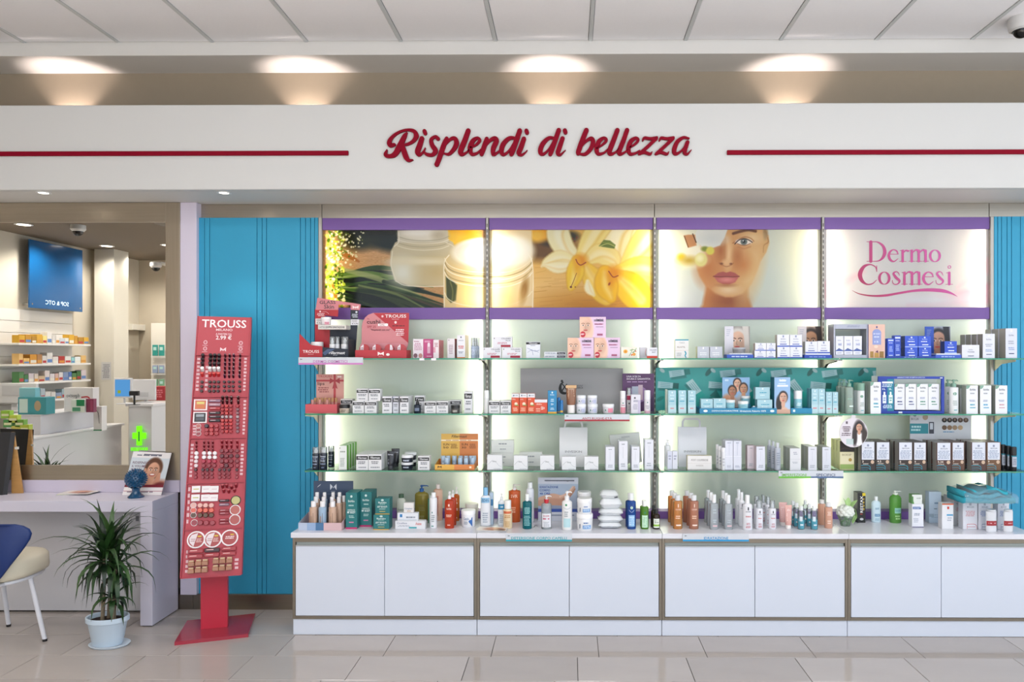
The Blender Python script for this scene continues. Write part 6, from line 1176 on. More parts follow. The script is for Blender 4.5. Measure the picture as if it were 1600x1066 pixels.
bx('F', 764, 820, 281, 456, 's3', 'd9cdd4', iv2, 'tall carton with a pinkish front, set back', Yf=-.22, d=.05, side='c4a8ac'); bx('F', 833, 898, 280, 460, 's3', 'd6d8e4', iv2, 'tall carton with white front beside the pinkish one', Yf=-.285, d=.06, side='c8b8bc')
for i, (x0, x1, y0, y1, yf) in enumerate([(918, 952, 238, 440, -.16), (945, 985, 246, 450, -.22), (975, 1022, 255, 459, -.28)]): bot('F', x0, x1, y0, y1, 's3', 'b6bcc8', 'cdd1da', .17, .5, 'screw', [('l', .2, .2, .8, .8, 6, '8a94a4')], 'slim grey bottle, %s of three in a slanting row' % ['rear', 'middle', 'front'][i], Yf=yf, flat=1., sh=.06, group='slim grey bottles')
bx('F', 1087, 1168, 290, 457, 's3', 'd8d9de', [('r', 0, .5, 1, .51, 'b0b4bc'), ('l', .3, .7, .7, .85, 2, 'a4a8b4'), ('l', .2, .3, .8, .4, 2, 'b0b4bc')], 'grey-sided white carton above the green and navy sign, first of three', Yf=-.285, d=.07, side='a9aca6', n=2); bx('F', 1225, 1290, 278, 457, 's3', 'd8d9e2', iv2, 'grey-sided white carton above the green and navy sign, second of three', Yf=-.285, d=.07, side='a2a49e', n=2); bx('F', 1332, 1397, 278, 455, 's3', 'd2d5e0', iv2, 'grey-sided white carton above the green and navy sign, third of three', Yf=-.285, d=.07, side='9da09a', n=2)
# ------------------------------------------------------------------ bay 3, worktop
AM = [tint('eca860', .45), tint('d8987c', .5)]
ap = [('p', [(.46, .78), (.54, .78), (.54, .9), (.46, .9)], 'f0d8c4'), ('t', 'LICHTENA', .22, .68, .78, .73, 'f0d8c8'), ('l', .2, .36, .8, .5, 2, 'e8c4a8'), ('r', .28, .12, .8, .17, 'f0dcd0')]
def slant(xs, y0s, y1s, yfs, names, **kw): pass
for j, (tx, ty) in enumerate([((205, 186, 166), 655), ((328, 308, 280), 655)]):
    for i in range(3):
        x0 = tx[i]; w_ = (73, 66, 60)[i]
        bot('F', x0, x0 + w_, ty - (0, 17, 35)[i], (909, 884, 858)[i], 'c', AM[j], 'dadbdf', .16, .55, 'screw', ap if i == 0 else None, '%s see-through bottle with grey-white cap, %s' % (['golden amber', 'coppery amber'][j], ['front one of its row', 'middle one of its row', 'rear one of its row'][i]), flat=.9, sh=.03, group='amber bottles')
CL = tint('e6ecf0', .35)
cp = [('l', .3, .6, .7, .8, 2, 'a8b0b8'), ('l', .3, .25, .7, .4, 2, 'b0b8c0'), ('r', .3, .12, .8, .17, 'dcb4b8')]
for j, (tx, ty) in enumerate([((483, 462, 443), 650), ((592, 575, 555), 655)]):
    for i in range(3):
        x0 = tx[i]; w_ = (69, 64, 60)[i]
        bot('F', x0, x0 + w_, ty - (0, 17, 35)[i], (912, 886, 860)[i], 'c', CL, 'e6e7ea', .24, .45, 'screw', cp if i == 0 else None, 'clear bottle with tall white cap, %s row, %s' % (['left', 'right'][j], ['front', 'middle', 'rear'][i]), flat=.9, sh=.03, group='clear bottles with tall white caps')
wp = [('p', [(.44, .76), (.56, .76), (.56, .88), (.44, .88)], '30343c'), ('t', 'LICHTENA', .25, .68, .75, .73, '5a606c'), ('l', .2, .48, .8, .56, 1, 'd08a8a'), ('t', 'URTO', .3, .2, .7, .28, 'b04050'), ('l', .25, .08, .75, .17, 2, 'c06a74')]
for i, (x0, x1, y0, y1) in enumerate([(735, 809, 654, 916), (700, 752, 630, 886), (676, 732, 611, 862)]): bot('F', x0, x1, y0, y1, 'c', 'e3e3e8', 'ededf0', .24, .45, 'screw', wp if i == 0 else wp[:2], 'large white bottle with tall white cap, ' + ['front', 'middle', 'rear'][i] + ' of three', flat=.85, sh=.07, group='large white bottles')
for i, (x0, x1, y0, y1, l) in enumerate([(832, 889, 688, 908, 'front left'), (932, 989, 688, 908, 'front right'), (816, 866, 655, 872, 'rear left'), (904, 950, 658, 880, 'rear middle'), (870, 910, 645, 862, 'farthest back')]): bot('F', x0, x1, y0, y1, 'c', 'e1e1e8', 'ececf0', .28, .72, 'clear', wp[:5], 'slim white bottle with clear cap in the group of five, ' + l, flat=1., sh=.08, group='slim white bottles with clear caps')
tub('F', 1010, 1072, 708, 884, 'c', 'd9aaa6', 'e6dcd8', .16, [('l', .2, .2, .8, .8, 6, 'e8ccc8')], 'pale pink squeeze tube behind another pink tube'); tub('F', 1054, 1108, 728, 907, 'c', 'd8a59c', 'eae4e0', .16, [('l', .2, .2, .8, .6, 5, 'f0dcd4'), ('t', '45+', .3, .68, .7, .82, 'f0e0dc')], 'pale pink squeeze tube in front of another pink tube')
BI = tint('f2f8fa', .08)
for i, (x0, x1, y0, y1, l) in enumerate([(1153, 1205, 738, 912, 'front left'), (1252, 1305, 738, 914, 'front right'), (1120, 1166, 714, 890, 'middle left'), (1218, 1263, 718, 890, 'middle right'), (1096, 1136, 697, 872, 'rear left'), (1190, 1228, 692, 866, 'rear right')]):
    bot('F', x0, x1, y0, y1, 'c', BI, 'e2e6e8', .18, .6, 'screw', [('r', .15, .45, .55, .7, 'cfe0e8'), ('l', .25, .2, .75, .32, 1, 'd8f0f4')], 'small bottle half filled with turquoise liquid, ' + l, flat=1., sh=.05, liquid=('22c0d8', .5), group='turquoise two-layer bottles')
bot('F', 1306, 1362, 688, 877, 'c', 'cf9a80', 'e0dcda', .15, .7, 'screw', None, 'peach lotion bottle with white cap, behind its twin', flat=.8, sh=.02); bot('F', 1356, 1417, 708, 903, 'c', 'cc977f', 'dcdcde', .17, .62, 'screw', [('l', .25, .6, .75, .8, 3, 'e8ccbc'), ('l', .25, .2, .75, .4, 2, 'e8ccbc')], 'peach lotion bottle with white cap, in front of its twin', flat=.8, sh=.02)
# ================================================================== BAY 4, top shelf
x, W, H, zb, Yf = spot('G', 65, 345, 186, 462, 's1', -.27)
fr = empty('framed_display', (x, -.27, zb)); tag(fr, 'silver framed display window holding three white cartons', 'display')
mb = MB(); SV = mat('a9abb8', .35, .3); t = .010
for (a, b, c, d) in ((-W / 2, -W / 2 + t, 0, H), (W / 2 - .012, W / 2, 0, H), (-W / 2 + t, W / 2 - .012, 0, .02), (-W / 2 + t, W / 2 - .012, H - .03, H)): mb.box(a, b, 0, .10, c, d, SV, .001)
mb.build('frame', fr); MB().box(-W / 2, W / 2, .1, .103, 0, H, mat('bcc4b8', .5)).build('back_panel', fr); q = face_print([('l', 0, 0, 1, 1, 2, '8a90a8')], .09, .012, None, 0, 'frame_lettering', fr); q.location = (.02, 0, H - .02)
for i, (x0, x1) in enumerate([(82, 144), (149, 219), (223, 293)]): bx('G', x0, x1, 278, 430, 's1', 'dfe0ea', [('r', 0, .2, 1, .25, '3050a8'), ('p', [(.1, .25), (.4, .36), (.9, .25)], '5a6aa0'), ('t', 'BioNike', .25, .74, .7, .8, '8a90b0'), ('t', 'XAGE', .3, .5, .75, .62, '6a7ab8'), ('l', .2, .06, .8, .14, 1, 'a8aec4')], 'white carton with blue wave in the silver frame, ' + ['left', 'middle', 'right'][i], Yf=-.262, d=.04, on=zb + .0205)
bx('G', 346, 479, 188, 462, 's1', 'd9b3a4', [('e', .5, .74, .27, .12, '8a98cc'), ('r', .24, .4, .76, .74, '8a98cc'), ('e', .5, .92, .05, .03, '38427c'), ('t', 'MY BODY', .3, .7, .72, .74, 'e8ecf8'), ('l', .3, .6, .7, .66, 1, 'd0d8f0'), ('t', '15', .36, .46, .6, .51, 'e4e8f8'), ('e', .45, .34, .12, .045, 'e8cdbc'), ('r', .1, .02, .3, .2, 'a07c3c'), ('r', .36, .02, .62, .16, 'b48c44'), ('r', .66, .02, .92, .2, '8f6c34'), ('p', [(.4, .18), (.55, .24), (.6, .16)], '6a3c5c')], 'tall peach carton with a lilac arch and golden city', Yf=-.28, d=.05, side='5466b0')
b0_ = tray('G', 490, 886, 447, 463, 's1', [(1, '1f3f9e')], 'long dark blue tray under six bright blue cartons', -.29, .11, [('l', .35, .2, .65, .8, 1, '8aa4e4')])
BB = '2c50c4'; bb4 = [('e', .5, .86, .07, .06, 'dfe6f8'), ('t', 'BioNike', .3, .66, .7, .75, 'b4c4f0'), ('l', .2, .44, .8, .56, 1, 'e4ecfc'), ('r', .3, .18, .78, .26, 'dfe8fa')]
bs4 = [('r', .1, .86, .9, .93, 'cdd8f4'), ('t', 'BioNike', .2, .74, .8, .79, 'e4ecfc'), ('l', .2, .3, .8, .6, 4, '9ab0ec'), ('r', .2, .1, .8, .14, 'd0dcf8')]
bx('G', 500, 552, 290, 446, 's1', BB, bs4, 'slim bright blue carton, left of two', Yf=-.28, d=.04, on=TOP[b0_]); bx('G', 555, 607, 266, 446, 's1', '2848b4', bs4, 'slim bright blue carton, right of two and taller', Yf=-.275, d=.04, on=TOP[b0_])
a = bx('G', 640, 743, 362, 446, 's1', BB, bb4, 'square bright blue carton, lower left of four', Yf=-.28, d=.06, on=TOP[b0_], side='1c2f7c'); b = bx('G', 751, 853, 362, 446, 's1', BB, bb4, 'square bright blue carton, lower right of four', Yf=-.28, d=.06, on=TOP[b0_])
bx('G', 640, 745, 266, 358, 's1', BB, bb4 + [('r', 0, 0, 1, .07, 'a8bce8')], 'square bright blue carton, upper left of four', Yf=-.279, d=.06, on=a, side='1c2f7c'); bx('G', 748, 850, 266, 358, 's1', BB, bb4 + [('r', 0, 0, 1, .07, 'a8bce8')], 'square bright blue carton, upper right of four', Yf=-.279, d=.06, on=b)
card('G', 800, 1007, 207, 462, 's1', '3458b8', None, 'portrait card of a dark-haired woman with a blue column', Yf=-.10, img=IM_bl)
b1 = tray('G', 887, 1096, 436, 463, 's1', [(1, '3a5cc4')], 'short blue tray under one bright blue carton', -.29, .10, [('l', .2, .2, .8, .7, 1, 'a4b8ec')])
e1 = bx('G', 892, 1088, 420, 435, 's1', 'dcdfe8', None, 'flat pale carton lying in the short blue tray', Yf=-.278, d=.06, on=S1 + .018)
bx('G', 960, 1058, 321, 419, 's1', BB, bb4 + [('r', 0, 0, 1, .08, 'a8bce8')], 'square bright blue carton alone on the short blue tray', Yf=-.274, d=.055, on=e1, side='22307a')
gw = [('r', .42, .88, .58, .96, 'f4f4f6'), ('t', 'BioNike', .28, .74, .72, .8, '8a8e9c'), ('l', .2, .46, .8, .6, 2, 'a4a8b6'), ('l', .2, .26, .8, .38, 2, '8fa0c4'), ('r', .28, .14, .74, .17, '2c3c6c')]
bx('G', 1100, 1240, 354, 462, 's1', 'dadbe4', [('r', .46, .78, .54, .94, 'f0f0f2'), ('t', 'BioNike', .38, .6, .62, .68, '8a8e9c'), ('t', 'TRIDERM', .3, .42, .7, .52, '8a8ea4'), ('r', .34, .15, .68, .2, '2c3c6c')], 'wide pale carton beside the short blue tray', Yf=-.29, d=.07, side='a9a7ae'); bx('G', 1268, 1364, 264, 462, 's1', 'dadbe6', gw, 'tall pale carton with grey side', Yf=-.29, d=.06, n=4, side='96938f', gap=.008); bx('G', 1452, 1544, 220, 462, 's1', 'd3d6e4', gw, 'taller pale carton at the shelf end with grey side', Yf=-.295, d=.07, n=3, side='a3a09c', gap=.008)
# ------------------------------------------------------------------ bay 4, middle shelf
CG = tint('d6e6dc', .4); SG = '7fa694'
cg = [('l', .2, .5, .8, .6, 1, '8aa89c'), ('r', .4, .25, .95, .3, 'd8e4e0'), ('l', .2, .08, .8, .2, 2, '8aa89c')]
for i, (x0, x1, y0, y1, yf, l) in enumerate([(165, 234, 638, 912, -.285, 'front'), (128, 186, 634, 904, -.21, 'middle'), (92, 148, 632, 898, -.13, 'rear')]): bot('G', x0, x1, y0, y1, 's2', CG, SG, .21, .5, 'pump', cg if i == 0 else None, 'clear greenish bottle with sage pump, %s of three' % l, Yf=yf, flat=.8, sh=.05, facing=PI if i == 1 else 0., group='clear bottles with sage pumps', liquid=(tint('d8e8de', .15), .9))
sg = [('e', .45, .75, .2, .06, SG), ('l', .2, .3, .8, .5, 3, 'a8b4b0'), ('r', .35, .12, .7, .15, '3a9aa8')]
bot('G', 265, 326, 668, 914, 's2', 'e0e3e6', SG, .25, 1., 'screw', sg, 'white bottle with wide sage cap', Yf=-.28, flat=1., sh=.01, neck=.95, n=2)
dw = [('p', [(0, 1), (0, .88), (.12, .88), (.25, .92), (.34, 1)], SG), ('t', 'BioNike', .3, .82, .8, .89, '5c6468'), ('l', .3, .68, .7, .76, 1, 'a4aab0'), ('l', .25, .42, .75, .5, 2, '8a94b4')]
def dbox(x0, x1, y0, y1, lab, foot, **kw): return bx('G', x0, x1, y0, y1, 's2', 'e3e4ea', dw + [('r', .3, .2, .78, .23, foot), ('l', .25, .28, .75, .36, 1, foot)], lab, group='white cartons with sage corner', top='c8d4cc', **kw)
dbox(362, 446, 660, 916, 'white carton with sage corner left of the blue framed display', '3aa0b8', Yf=-.29, d=.06, n=2, side='aab0a8')
x, W, H, zb, Yf = spot('G', 425, 958, 620, 920, 's2', -.27); NB = mat('1c38a0', .35)
fr = empty('framed_display', (x, -.27, zb)); tag(fr, 'royal blue framed display window with four white cartons', 'display'); f_ = lambda px: (px - 691.5) / 533 * W; g_ = lambda py: (920 - py) / 300 * H
mb = MB(); mb.box(f_(425), f_(958), 0, .012, 0, g_(900), NB, .001); mb.box(f_(425), f_(958), 0, .012, g_(641), H, NB, .001); mb.box(f_(935), f_(958), 0, .012, g_(900), g_(641), NB, .001); mb.box(f_(425), f_(552), 0, .012, g_(900), g_(641), NB); mb.build('frame', fr)
MB().box(f_(425), f_(958), .10, .103, 0, H, mat('c3ccc6', .5)).build('back_panel', fr); MB().box(f_(552), f_(935), .012, .10, .0, g_(900), NB).build('inner_floor', fr)
q = face_print([('r', .2, 0, .98, 1, '1f7f96'), ('r', .2, 0, .57, 1, '20459c'), ('r', .24, .86, .92, .92, 'e4eef4'), ('l', .24, .74, .95, .84, 2, 'c0d4e4'), ('t', '1L', .26, .66, .46, .71, 'f0f4f8'), ('t', '2L', .66, .66, .86, .71, 'f0f4f8'), ('r', .27, .24, .5, .5, 'dfe6ee'), ('r', .33, .5, .44, .6, 'dfe6ee'), ('r', .66, .24, .9, .5, 'dfeee8'), ('r', .72, .5, .83, .6, 'dfeee8'), ('l', .3, .3, .48, .44, 2, '6a84b8'), ('l', .69, .3, .88, .44, 2, '5a9aa0'), ('l', .24, .08, .95, .2, 3, 'c8dcec')], f_(552) - f_(425), g_(641) - g_(900), None, 0, 'panel_lettering', fr); q.location = ((f_(425) + f_(552)) / 2, 0, g_(900))
q = face_print([('t', 'DEFENCE HAIR SHAMPOO DOCCIA', .1, .2, .9, .8, 'c8d4f0')], f_(830) - f_(550), .012, None, 0, 'frame_lettering', fr); q.location = (f_(690), 0, g_(637))
q = face_print([('r', 0, 0, 1, 1, 'dfe4ee')], .016, .006, None, 0, 'frame_label', fr); q.location = (f_(933), 0, g_(636)); q = face_print([('r', 0, 0, 1, 1, 'dfe4ee')], .024, .010, None, 0, 'frame_label', fr); q.location = (f_(603), 0, g_(918))
for i, (x0, x1, ft) in enumerate([(556, 638, '2c3c7c'), (645, 731, '2c3c7c'), (736, 825, '3a8a6c'), (829, 917, '3a8a6c')]): dbox(x0, x1, 688, 898, 'white carton with sage corner in the royal blue frame, ' + ['first', 'second', 'third', 'fourth'][i], ft, Yf=-.255, d=.05, on=zb + .0205)
for i, (x0, x1, yf, l) in enumerate([(1010, 1084, -.285, 'in front'), (966, 1030, -.2, 'behind')]): bot('G', x0, x1, 645, 921 - 8 * i, 's2', 'e1e4e6', SG, .22, .55, 'pump', sg, 'white bottle with sage pump, ' + l, Yf=yf, flat=.8, sh=.03)
for i, (x0, x1, ft) in enumerate([(1135, 1228, '3aa0b8'), (1246, 1336, '3aa0c8'), (1370, 1465, 'c89aa4')]): dbox(x0, x1, 690, 919, 'white carton with sage corner right of the blue frame, %s of three' % ['first', 'second', 'third'][i], ft, Yf=-.29, d=.06, n=3, side='a7aca4', gap=.008)
# ------------------------------------------------------------------ bay 4, lowest shelf
yb = bx('H', 108, 216, 230, 447, 's3', 'cfc79a', [('r', 0, .62, 1, 1, '241a16'), ('s', [(0, .7, .05), (.4, .75, .06), (1, .66, .06)], '3c2a20'), ('r', .02, .2, .98, .6, 'ded6b4'), ('t', 'BIOKAP', .15, .48, .8, .55, '9a8f6c'), ('e', .72, .34, .12, .06, 'a88a3c'), ('r', .02, .02, .98, .18, '8fa85c')], 'yellow-green hair colour carton behind the oval card', Yf=-.25, d=.05, n=3, side='c3c27c')
x, W, H, zb, Yf = spot('H', 102, 318, 60, 284, 's3', -.305); nn = 28; zc_ = at(cu('H', 210), cv('H', 175), -.322).z; xo = at(cu('H', 210), 600, -.322).x
hg = empty('oval_card', (xo, -.322, zc_ - H / 2)); tag(hg, 'oval hanging card with a long-haired woman under the middle shelf edge', 'card')
poly = [(W / 2 * math.cos(2 * PI * i / nn), H / 2 + H / 2 * math.sin(2 * PI * i / nn)) for i in range(nn)]; poly = poly[:6] + [(.012, H), (.012, S2 - .006 - (zc_ - H / 2)), (-.012, S2 - .006 - (zc_ - H / 2)), (-.012, H)] + poly[9:]
MB().prism(poly, -.001, .001, mat('d4ced4', .4)).build('card_sheet', hg)
me = bpy.data.meshes.new('printed_picture'); me.from_pydata([(W / 2 * .97 * math.cos(2 * PI * i / nn), -.0016, H / 2 + H / 2 * .97 * math.sin(2 * PI * i / nn)) for i in range(nn)], [], [list(range(nn))]); uv = me.uv_layers.new(name='uv')
for i in range(nn): uv.data[i].uv = (.5 + .5 * math.cos(2 * PI * i / nn), .5 + .5 * math.sin(2 * PI * i / nn))
me.materials.append(image_mat(paint_hairlady())); obj('printed_picture', me, hg)
q = face_print([('t', 'DEFENCE', .1, .62, .42, .67, '8a7a80'), ('t', 'HAIR', .14, .54, .38, .6, '6a5a60'), ('l', .08, .38, .45, .5, 2, '7a6a74')], W, H, None, -.0016, 'card_lettering', hg)
DKB = ['2b211f', '3a302c', '33251f', '42302a', '4a2c24', '5a3a2a', '4c3028', '6a4628']
num = ['3', '4.5', '5', '6', '5.34', '7', '8', '9']
for i, (x0, x1, y0, y1, yf) in enumerate([(266, 376, 236, 457, -.295), (380, 489, 238, 453, -.28), (549, 661, 242, 459, -.295), (664, 764, 240, 453, -.28), (838, 952, 246, 461, -.297), (955, 1052, 240, 453, -.28), (1101, 1216, 238, 457, -.297), (1219, 1326, 236, 451, -.28)]):
    c = DKB[i]; sp_ = [('r', .07, .38, .93, .99, 'd6d9e4'), ('e', .5, .87, .08, .04, '8a90a8'), ('t', 'BIOCLIN', .28, .76, .74, .81, '5a6478'), ('l', .1, .42, .9, .72, 6, '9aa4ba'), ('t', num[i], .1, .28, .1 + .09 * len(num[i]), .35, 'e8dcd0'), ('l', .1, .21, .55, .26, 1, 'c0b0a4'), ('e', .8, .3, .12, .065, 'c9ad94'), ('s', [(.02, .18, .04), (.4, .19, .04), (.62, .15, .04), (.66, .02, .03)], '2a8ea4'), ('s', [(.02, .1, .03), (.5, .1, .03), (.62, .04, .03)], '2a8ea4'), ('s', [(.02, .03, .03), (.5, .03, .03)], '1f7c94')]
    bx('H', x0, x1, y0, y1, 's3', c, sp_, 'hair colour carton with brown foot, %s from the left' % NTH[i], Yf=yf, d=.05, n=3, side='9c9a96' if i % 2 == 0 else '5c4a42', group='hair colour cartons', gap=.014)
pl = card('H', 638, 1103, 56, 460, 's3', 'cfd0d4', [('r', 0, 0, .4, 1, 'd4d4da'), ('r', 0, .6, .3, .79, '2a8c98'), ('l', .02, .64, .2, .76, 2, 'b8dce0'), ('t', 'BIOCLIN', .02, .855, .14, .9, '5a6470'), ('e', .08, .94, .025, .02, '6a7480'), ('e', .25, .91, .045, .055, 'b09a84'), ('r', .3, .6, .4, .83, 'c8ccd4'), ('r', .31, .6, .39, .82, '3a3c48'), ('r', .325, .68, .375, .8, 'cdd2dc'), ('l', .52, .945, .92, .96, 1, '7a7480')] +
     [('e', x_, .855, .042, .045, c_) for x_, c_ in ((.56, '17120f'), (.645, '1c1512'), (.73, '2a1e18'), (.82, '4a3528'), (.91, '5a4232'))] + [('e', x_, .715, .04, .045, c_) for x_, c_ in ((.56, '6a5038'), (.645, '8a6c4c'), (.73, 'a08464'), (.82, 'b89c78'))] + [('e', x_, .865, .016, .025, '8a7464') for x_ in (.56, .645, .73, .82, .91)] + [('l', .52, .62, .75, .65, 1, '6a9ac0')], 'poster card with nine hair swatches behind the hair colour cartons', Yf=-.08)
for i, (x0, x1, y0, y1, yf) in enumerate([(1333, 1374, 272, 457, -.23), (1376, 1412, 278, 459, -.26), (1410, 1458, 284, 463, -.295)]): bot('H', x0, x1, y0, y1, 's3', '1a1c22', '141519', .34, 1., 'screw', [('r', .1, .25, .9, .9, 'b4bac8'), ('r', 0, .9, 1, .97, '2a8a9c'), ('l', .2, .35, .8, .8, 4, '6a7484')], 'black bottle with pale label at the shelf end, ' + ['left', 'middle', 'right'][i], Yf=yf, flat=1., sh=.01, neck=.95, group='black bottles at the shelf end')
# ------------------------------------------------------------------ bay 4, worktop
p = atz(cu('H', 165), cv('H', 890), CT); r = .5 * (235 - 95) / 4.845 * mpp(cu('H', 165), p.y)
vz = MB().lathe([(r * .5, .0), (r * .52, .004), (r * .62, r * .5), (r * .8, r * .9), (r * .9, r * 1.2)], tint('cfe0d0', .2), 22, close=False).build('glass_vase', None, (p.x, p.y + r * .6, CT + .0004)); tag(vz, 'clear vase holding a white round flower and green leaves', 'vase')
LG = mat('5fae4c', .5, noise=.3, nscale=40); q = MB()
for i in range(26):
    a = rng.random() * 6.28; h = rng.random() * r * .9; q.sphere((r * .38 * math.cos(a), r * .38 * math.sin(a), .006 + h), r * .16, LG, 6, 4, (1, 1, .7))
q.build('moss', vz)['kind'] = 'stuff'
q = MB(); pm = mat('dfe3dc', .5)
for i in range(40):
    a = i * 2.4; ph = math.acos(1 - 1.7 * (i + .5) / 40); q.sphere((r * .72 * math.sin(ph) * math.cos(a), r * .72 * math.sin(ph) * math.sin(a), r * 1.5 + r * .62 * math.cos(ph)), r * .3, pm, 8, 5, (1, 1, .8))
q.build('flower', vz)
def leaf_mesh(L, wd, m, curl=.3, n=5):
    mb = MB(); vs = []; fs = []
    for i in range(n + 1):
        t = i / n; w2 = wd * math.sin(PI * min(.98, .12 + .86 * t)) * .5; x = L * t; z = -curl * L * t * t
        vs += [(x, -w2, z + w2 * .3), (x, 0, z), (x, w2, z + w2 * .3)]
    for i in range(n): fs += [(3 * i, 3 * i + 3, 3 * i + 4, 3 * i + 1), (3 * i + 1, 3 * i + 4, 3 * i + 5, 3 * i + 2)]
    mb.add(vs, fs, m, True); return mb.mesh('leaf')
lm = leaf_mesh(.05, .03, mat('a4c884', .5)); 
for (dx, dz, a, b, s_) in [(.2, 2.2, -1.3, 1.2, 1.1), (.5, 2., -1., .4, 1.3), (.9, 1.9, 1.2, -.3, 1.2), (1., 1.5, 1.6, .1, 1.2), (-.1, 2.3, -1.5, 2.6, .9), (.7, 1.3, 1.3, .9, 1.1)]: o = obj('leaf', lm, vz, (dx * r, -.3 * r, dz * r), (0, a, b)); o.scale = (s_,) * 3
bx('H', 243, 302, 632, 858, 'c', '151517', [('t', 'RESTAX', 0, 0, 1, 1, 'e8e8ea'), ] and [('r', .6, .9, 1, 1, 'd8c020'), ('e', .5, .12, .24, .04, 'c8c8cc'), ('l', .7, .4, .85, .85, 4, 'c8a828'), ('r', .3, .28, .6, .3, 'c84a38')], 'black carton with yellow corner reading Restax', d=.07, side='1a1a1a', name='carton')
rx = [o for o in COL.objects if o.get('label') == 'black carton with yellow corner reading Restax'][0]; H_ = max(v.co.z for v in rx.data.vertices); q = face_print([('t', 'RESTAX', 0, 0, 1, 1, 'ececee')], .105, .017, None, 0, 'side_lettering', rx); q.rotation_euler = (0, -PI / 2, 0); q.location = (.008, -.0357, H_ * .62)
bot('H', 355, 426, 664, 857, 'c', 'c5dbe6', 'e8ecee', .16, .38, 'screw', [('l', .3, .6, .8, .7, 2, '5a8aa8'), ('r', .25, .28, .85, .4, '3a7cac'), ('t', 'DUCRAY', .3, .31, .8, .37, 'd8e8f0'), ('l', .25, .08, .8, .2, 2, '8ab0c4')], 'pale blue bottle with white cap', flat=.6, sh=.14)
bot('H', 498, 587, 622, 863, 'c', tint('6cb450', .6), 'e4eae2', .13, .38, 'pump', [('r', .3, .36, .88, .55, '8cc4b4'), ('t', 'DUCRAY', .36, .42, .82, .5, '2c6a84'), ('l', .3, .12, .8, .3, 2, 'a4d08c')], 'large green bottle with white pump', flat=.75, sh=.16)
a = bx('H', 655, 742, 716, 893, 'c', 'e0e1e8', [('r', 0, 0, 1, .09, '3a3c70'), ('p', [(.06, .78), (.78, .78), (.72, .88), (.06, .88)], '2b5c9c'), ('t', 'DUCRAY', .12, .8, .68, .86, 'dfe8f4'), ('l', .1, .5, .7, .62, 2, '8a94a8'), ('l', .1, .2, .6, .4, 3, 'b0b6c4'), ('r', 0, .03, 1, .09, 'e0e1e8')], 'white carton with blue band under a small green-ended carton', d=.05)
bx('H', 655, 730, 644, 714, 'c', 'd9ddd9', [('t', 'DUCRAY', .45, .55, .9, .68, '5a7c6a'), ('p', [(0, 0), (.2, 0), (0, .9)], '5c9c4c'), ('r', .0, 0, .12, .8, '4f8c44')], 'small white carton with green end on top of another', Yf=a.location.y - .025 + .003, d=.045, on=a, side='6c9a60')
bx('H', 783, 876, 624, 861, 'c', 'b4c6d8', [('l', .4, .6, .9, .68, 1, '5a7c9c'), ('r', .4, .45, .65, .47, '3a4c64'), ('l', .1, .15, .9, .3, 2, '9ab0c4'), ('r', 0, .2, .4, .3, '98aabc')], 'tall pale blue carton set back', d=.05)
bx('H', 882, 968, 712, 906, 'c', 'e0e0e4', [('r', 0, .95, 1, 1, 'd05a2c'), ('r', .45, .78, .62, .88, 'c83a2c'), ('r', .4, .52, .95, .58, '4a9cc8'), ('l', .4, .3, .9, .48, 2, 'b0b4c0')], 'white carton with orange top and blue stripe', d=.05)
bw = [('r', .42, .84, .58, .93, 'a4a8b4'), ('t', 'BIOCLIN', .28, .76, .74, .81, '7a8090')]
bx('H', 905, 968, 648, 830, 'c', 'cbc9c6', bw, 'pale carton farthest back at the left of the towel', Yf=-.14, d=.05); bx('H', 970, 1040, 672, 880, 'c', 'd4d2d4', bw + [('l', .2, .5, .9, .65, 3, 'd09aa0'), ('s', [(.4, .16, .03), (1, .16, .03)], 'b8404c'), ('s', [(.4, .05, .03), (1, .05, .03)], 'b8404c')], 'pale carton with red lines behind the front three', Yf=-.26, d=.06, n=2)
for i, (x0, x1, cc, l) in enumerate([(1040, 1150, 'c03a44', 'red swirl, first of three'), (1157, 1252, '2c4a8c', 'blue swirl, second of three'), (1304, 1390, '2c4a8c', 'blue swirl, third of three')]): bx('H', x0, x1, 692, 908, 'c', 'dadae2', bw + [('l', .15, .45, .9, .66, 4, 'd0a0a4' if i == 0 else '98a4cc'), ('s', [(.28, .18, .03), (.8, .18, .03), (.93, .1, .03), (.94, .01, .03)], cc), ('s', [(.28, .09, .025), (.85, .09, .025)], cc), ('s', [(.28, .18, .02), (.28, .01, .02)], cc)], 'white carton under the towel with ' + l, d=.055)
for i, (x0, x1) in enumerate([(1222, 1302), (1354, 1426)]): bot('H', x0, x1, 738, 908, 'c', 'd8d9de', 'e2e2e6', .06, .8, 'screw', [('r', -.1, .30, 1.1, .53, '9c2830'), ('l', .05, .38, .95, .46, 1, 'e0b8bc')], 'flat translucent white bottle with dark red label, ' + ['left', 'right'][i] + ' of two', Yf=-.44, flat=.4, sh=.02, neck=.7)
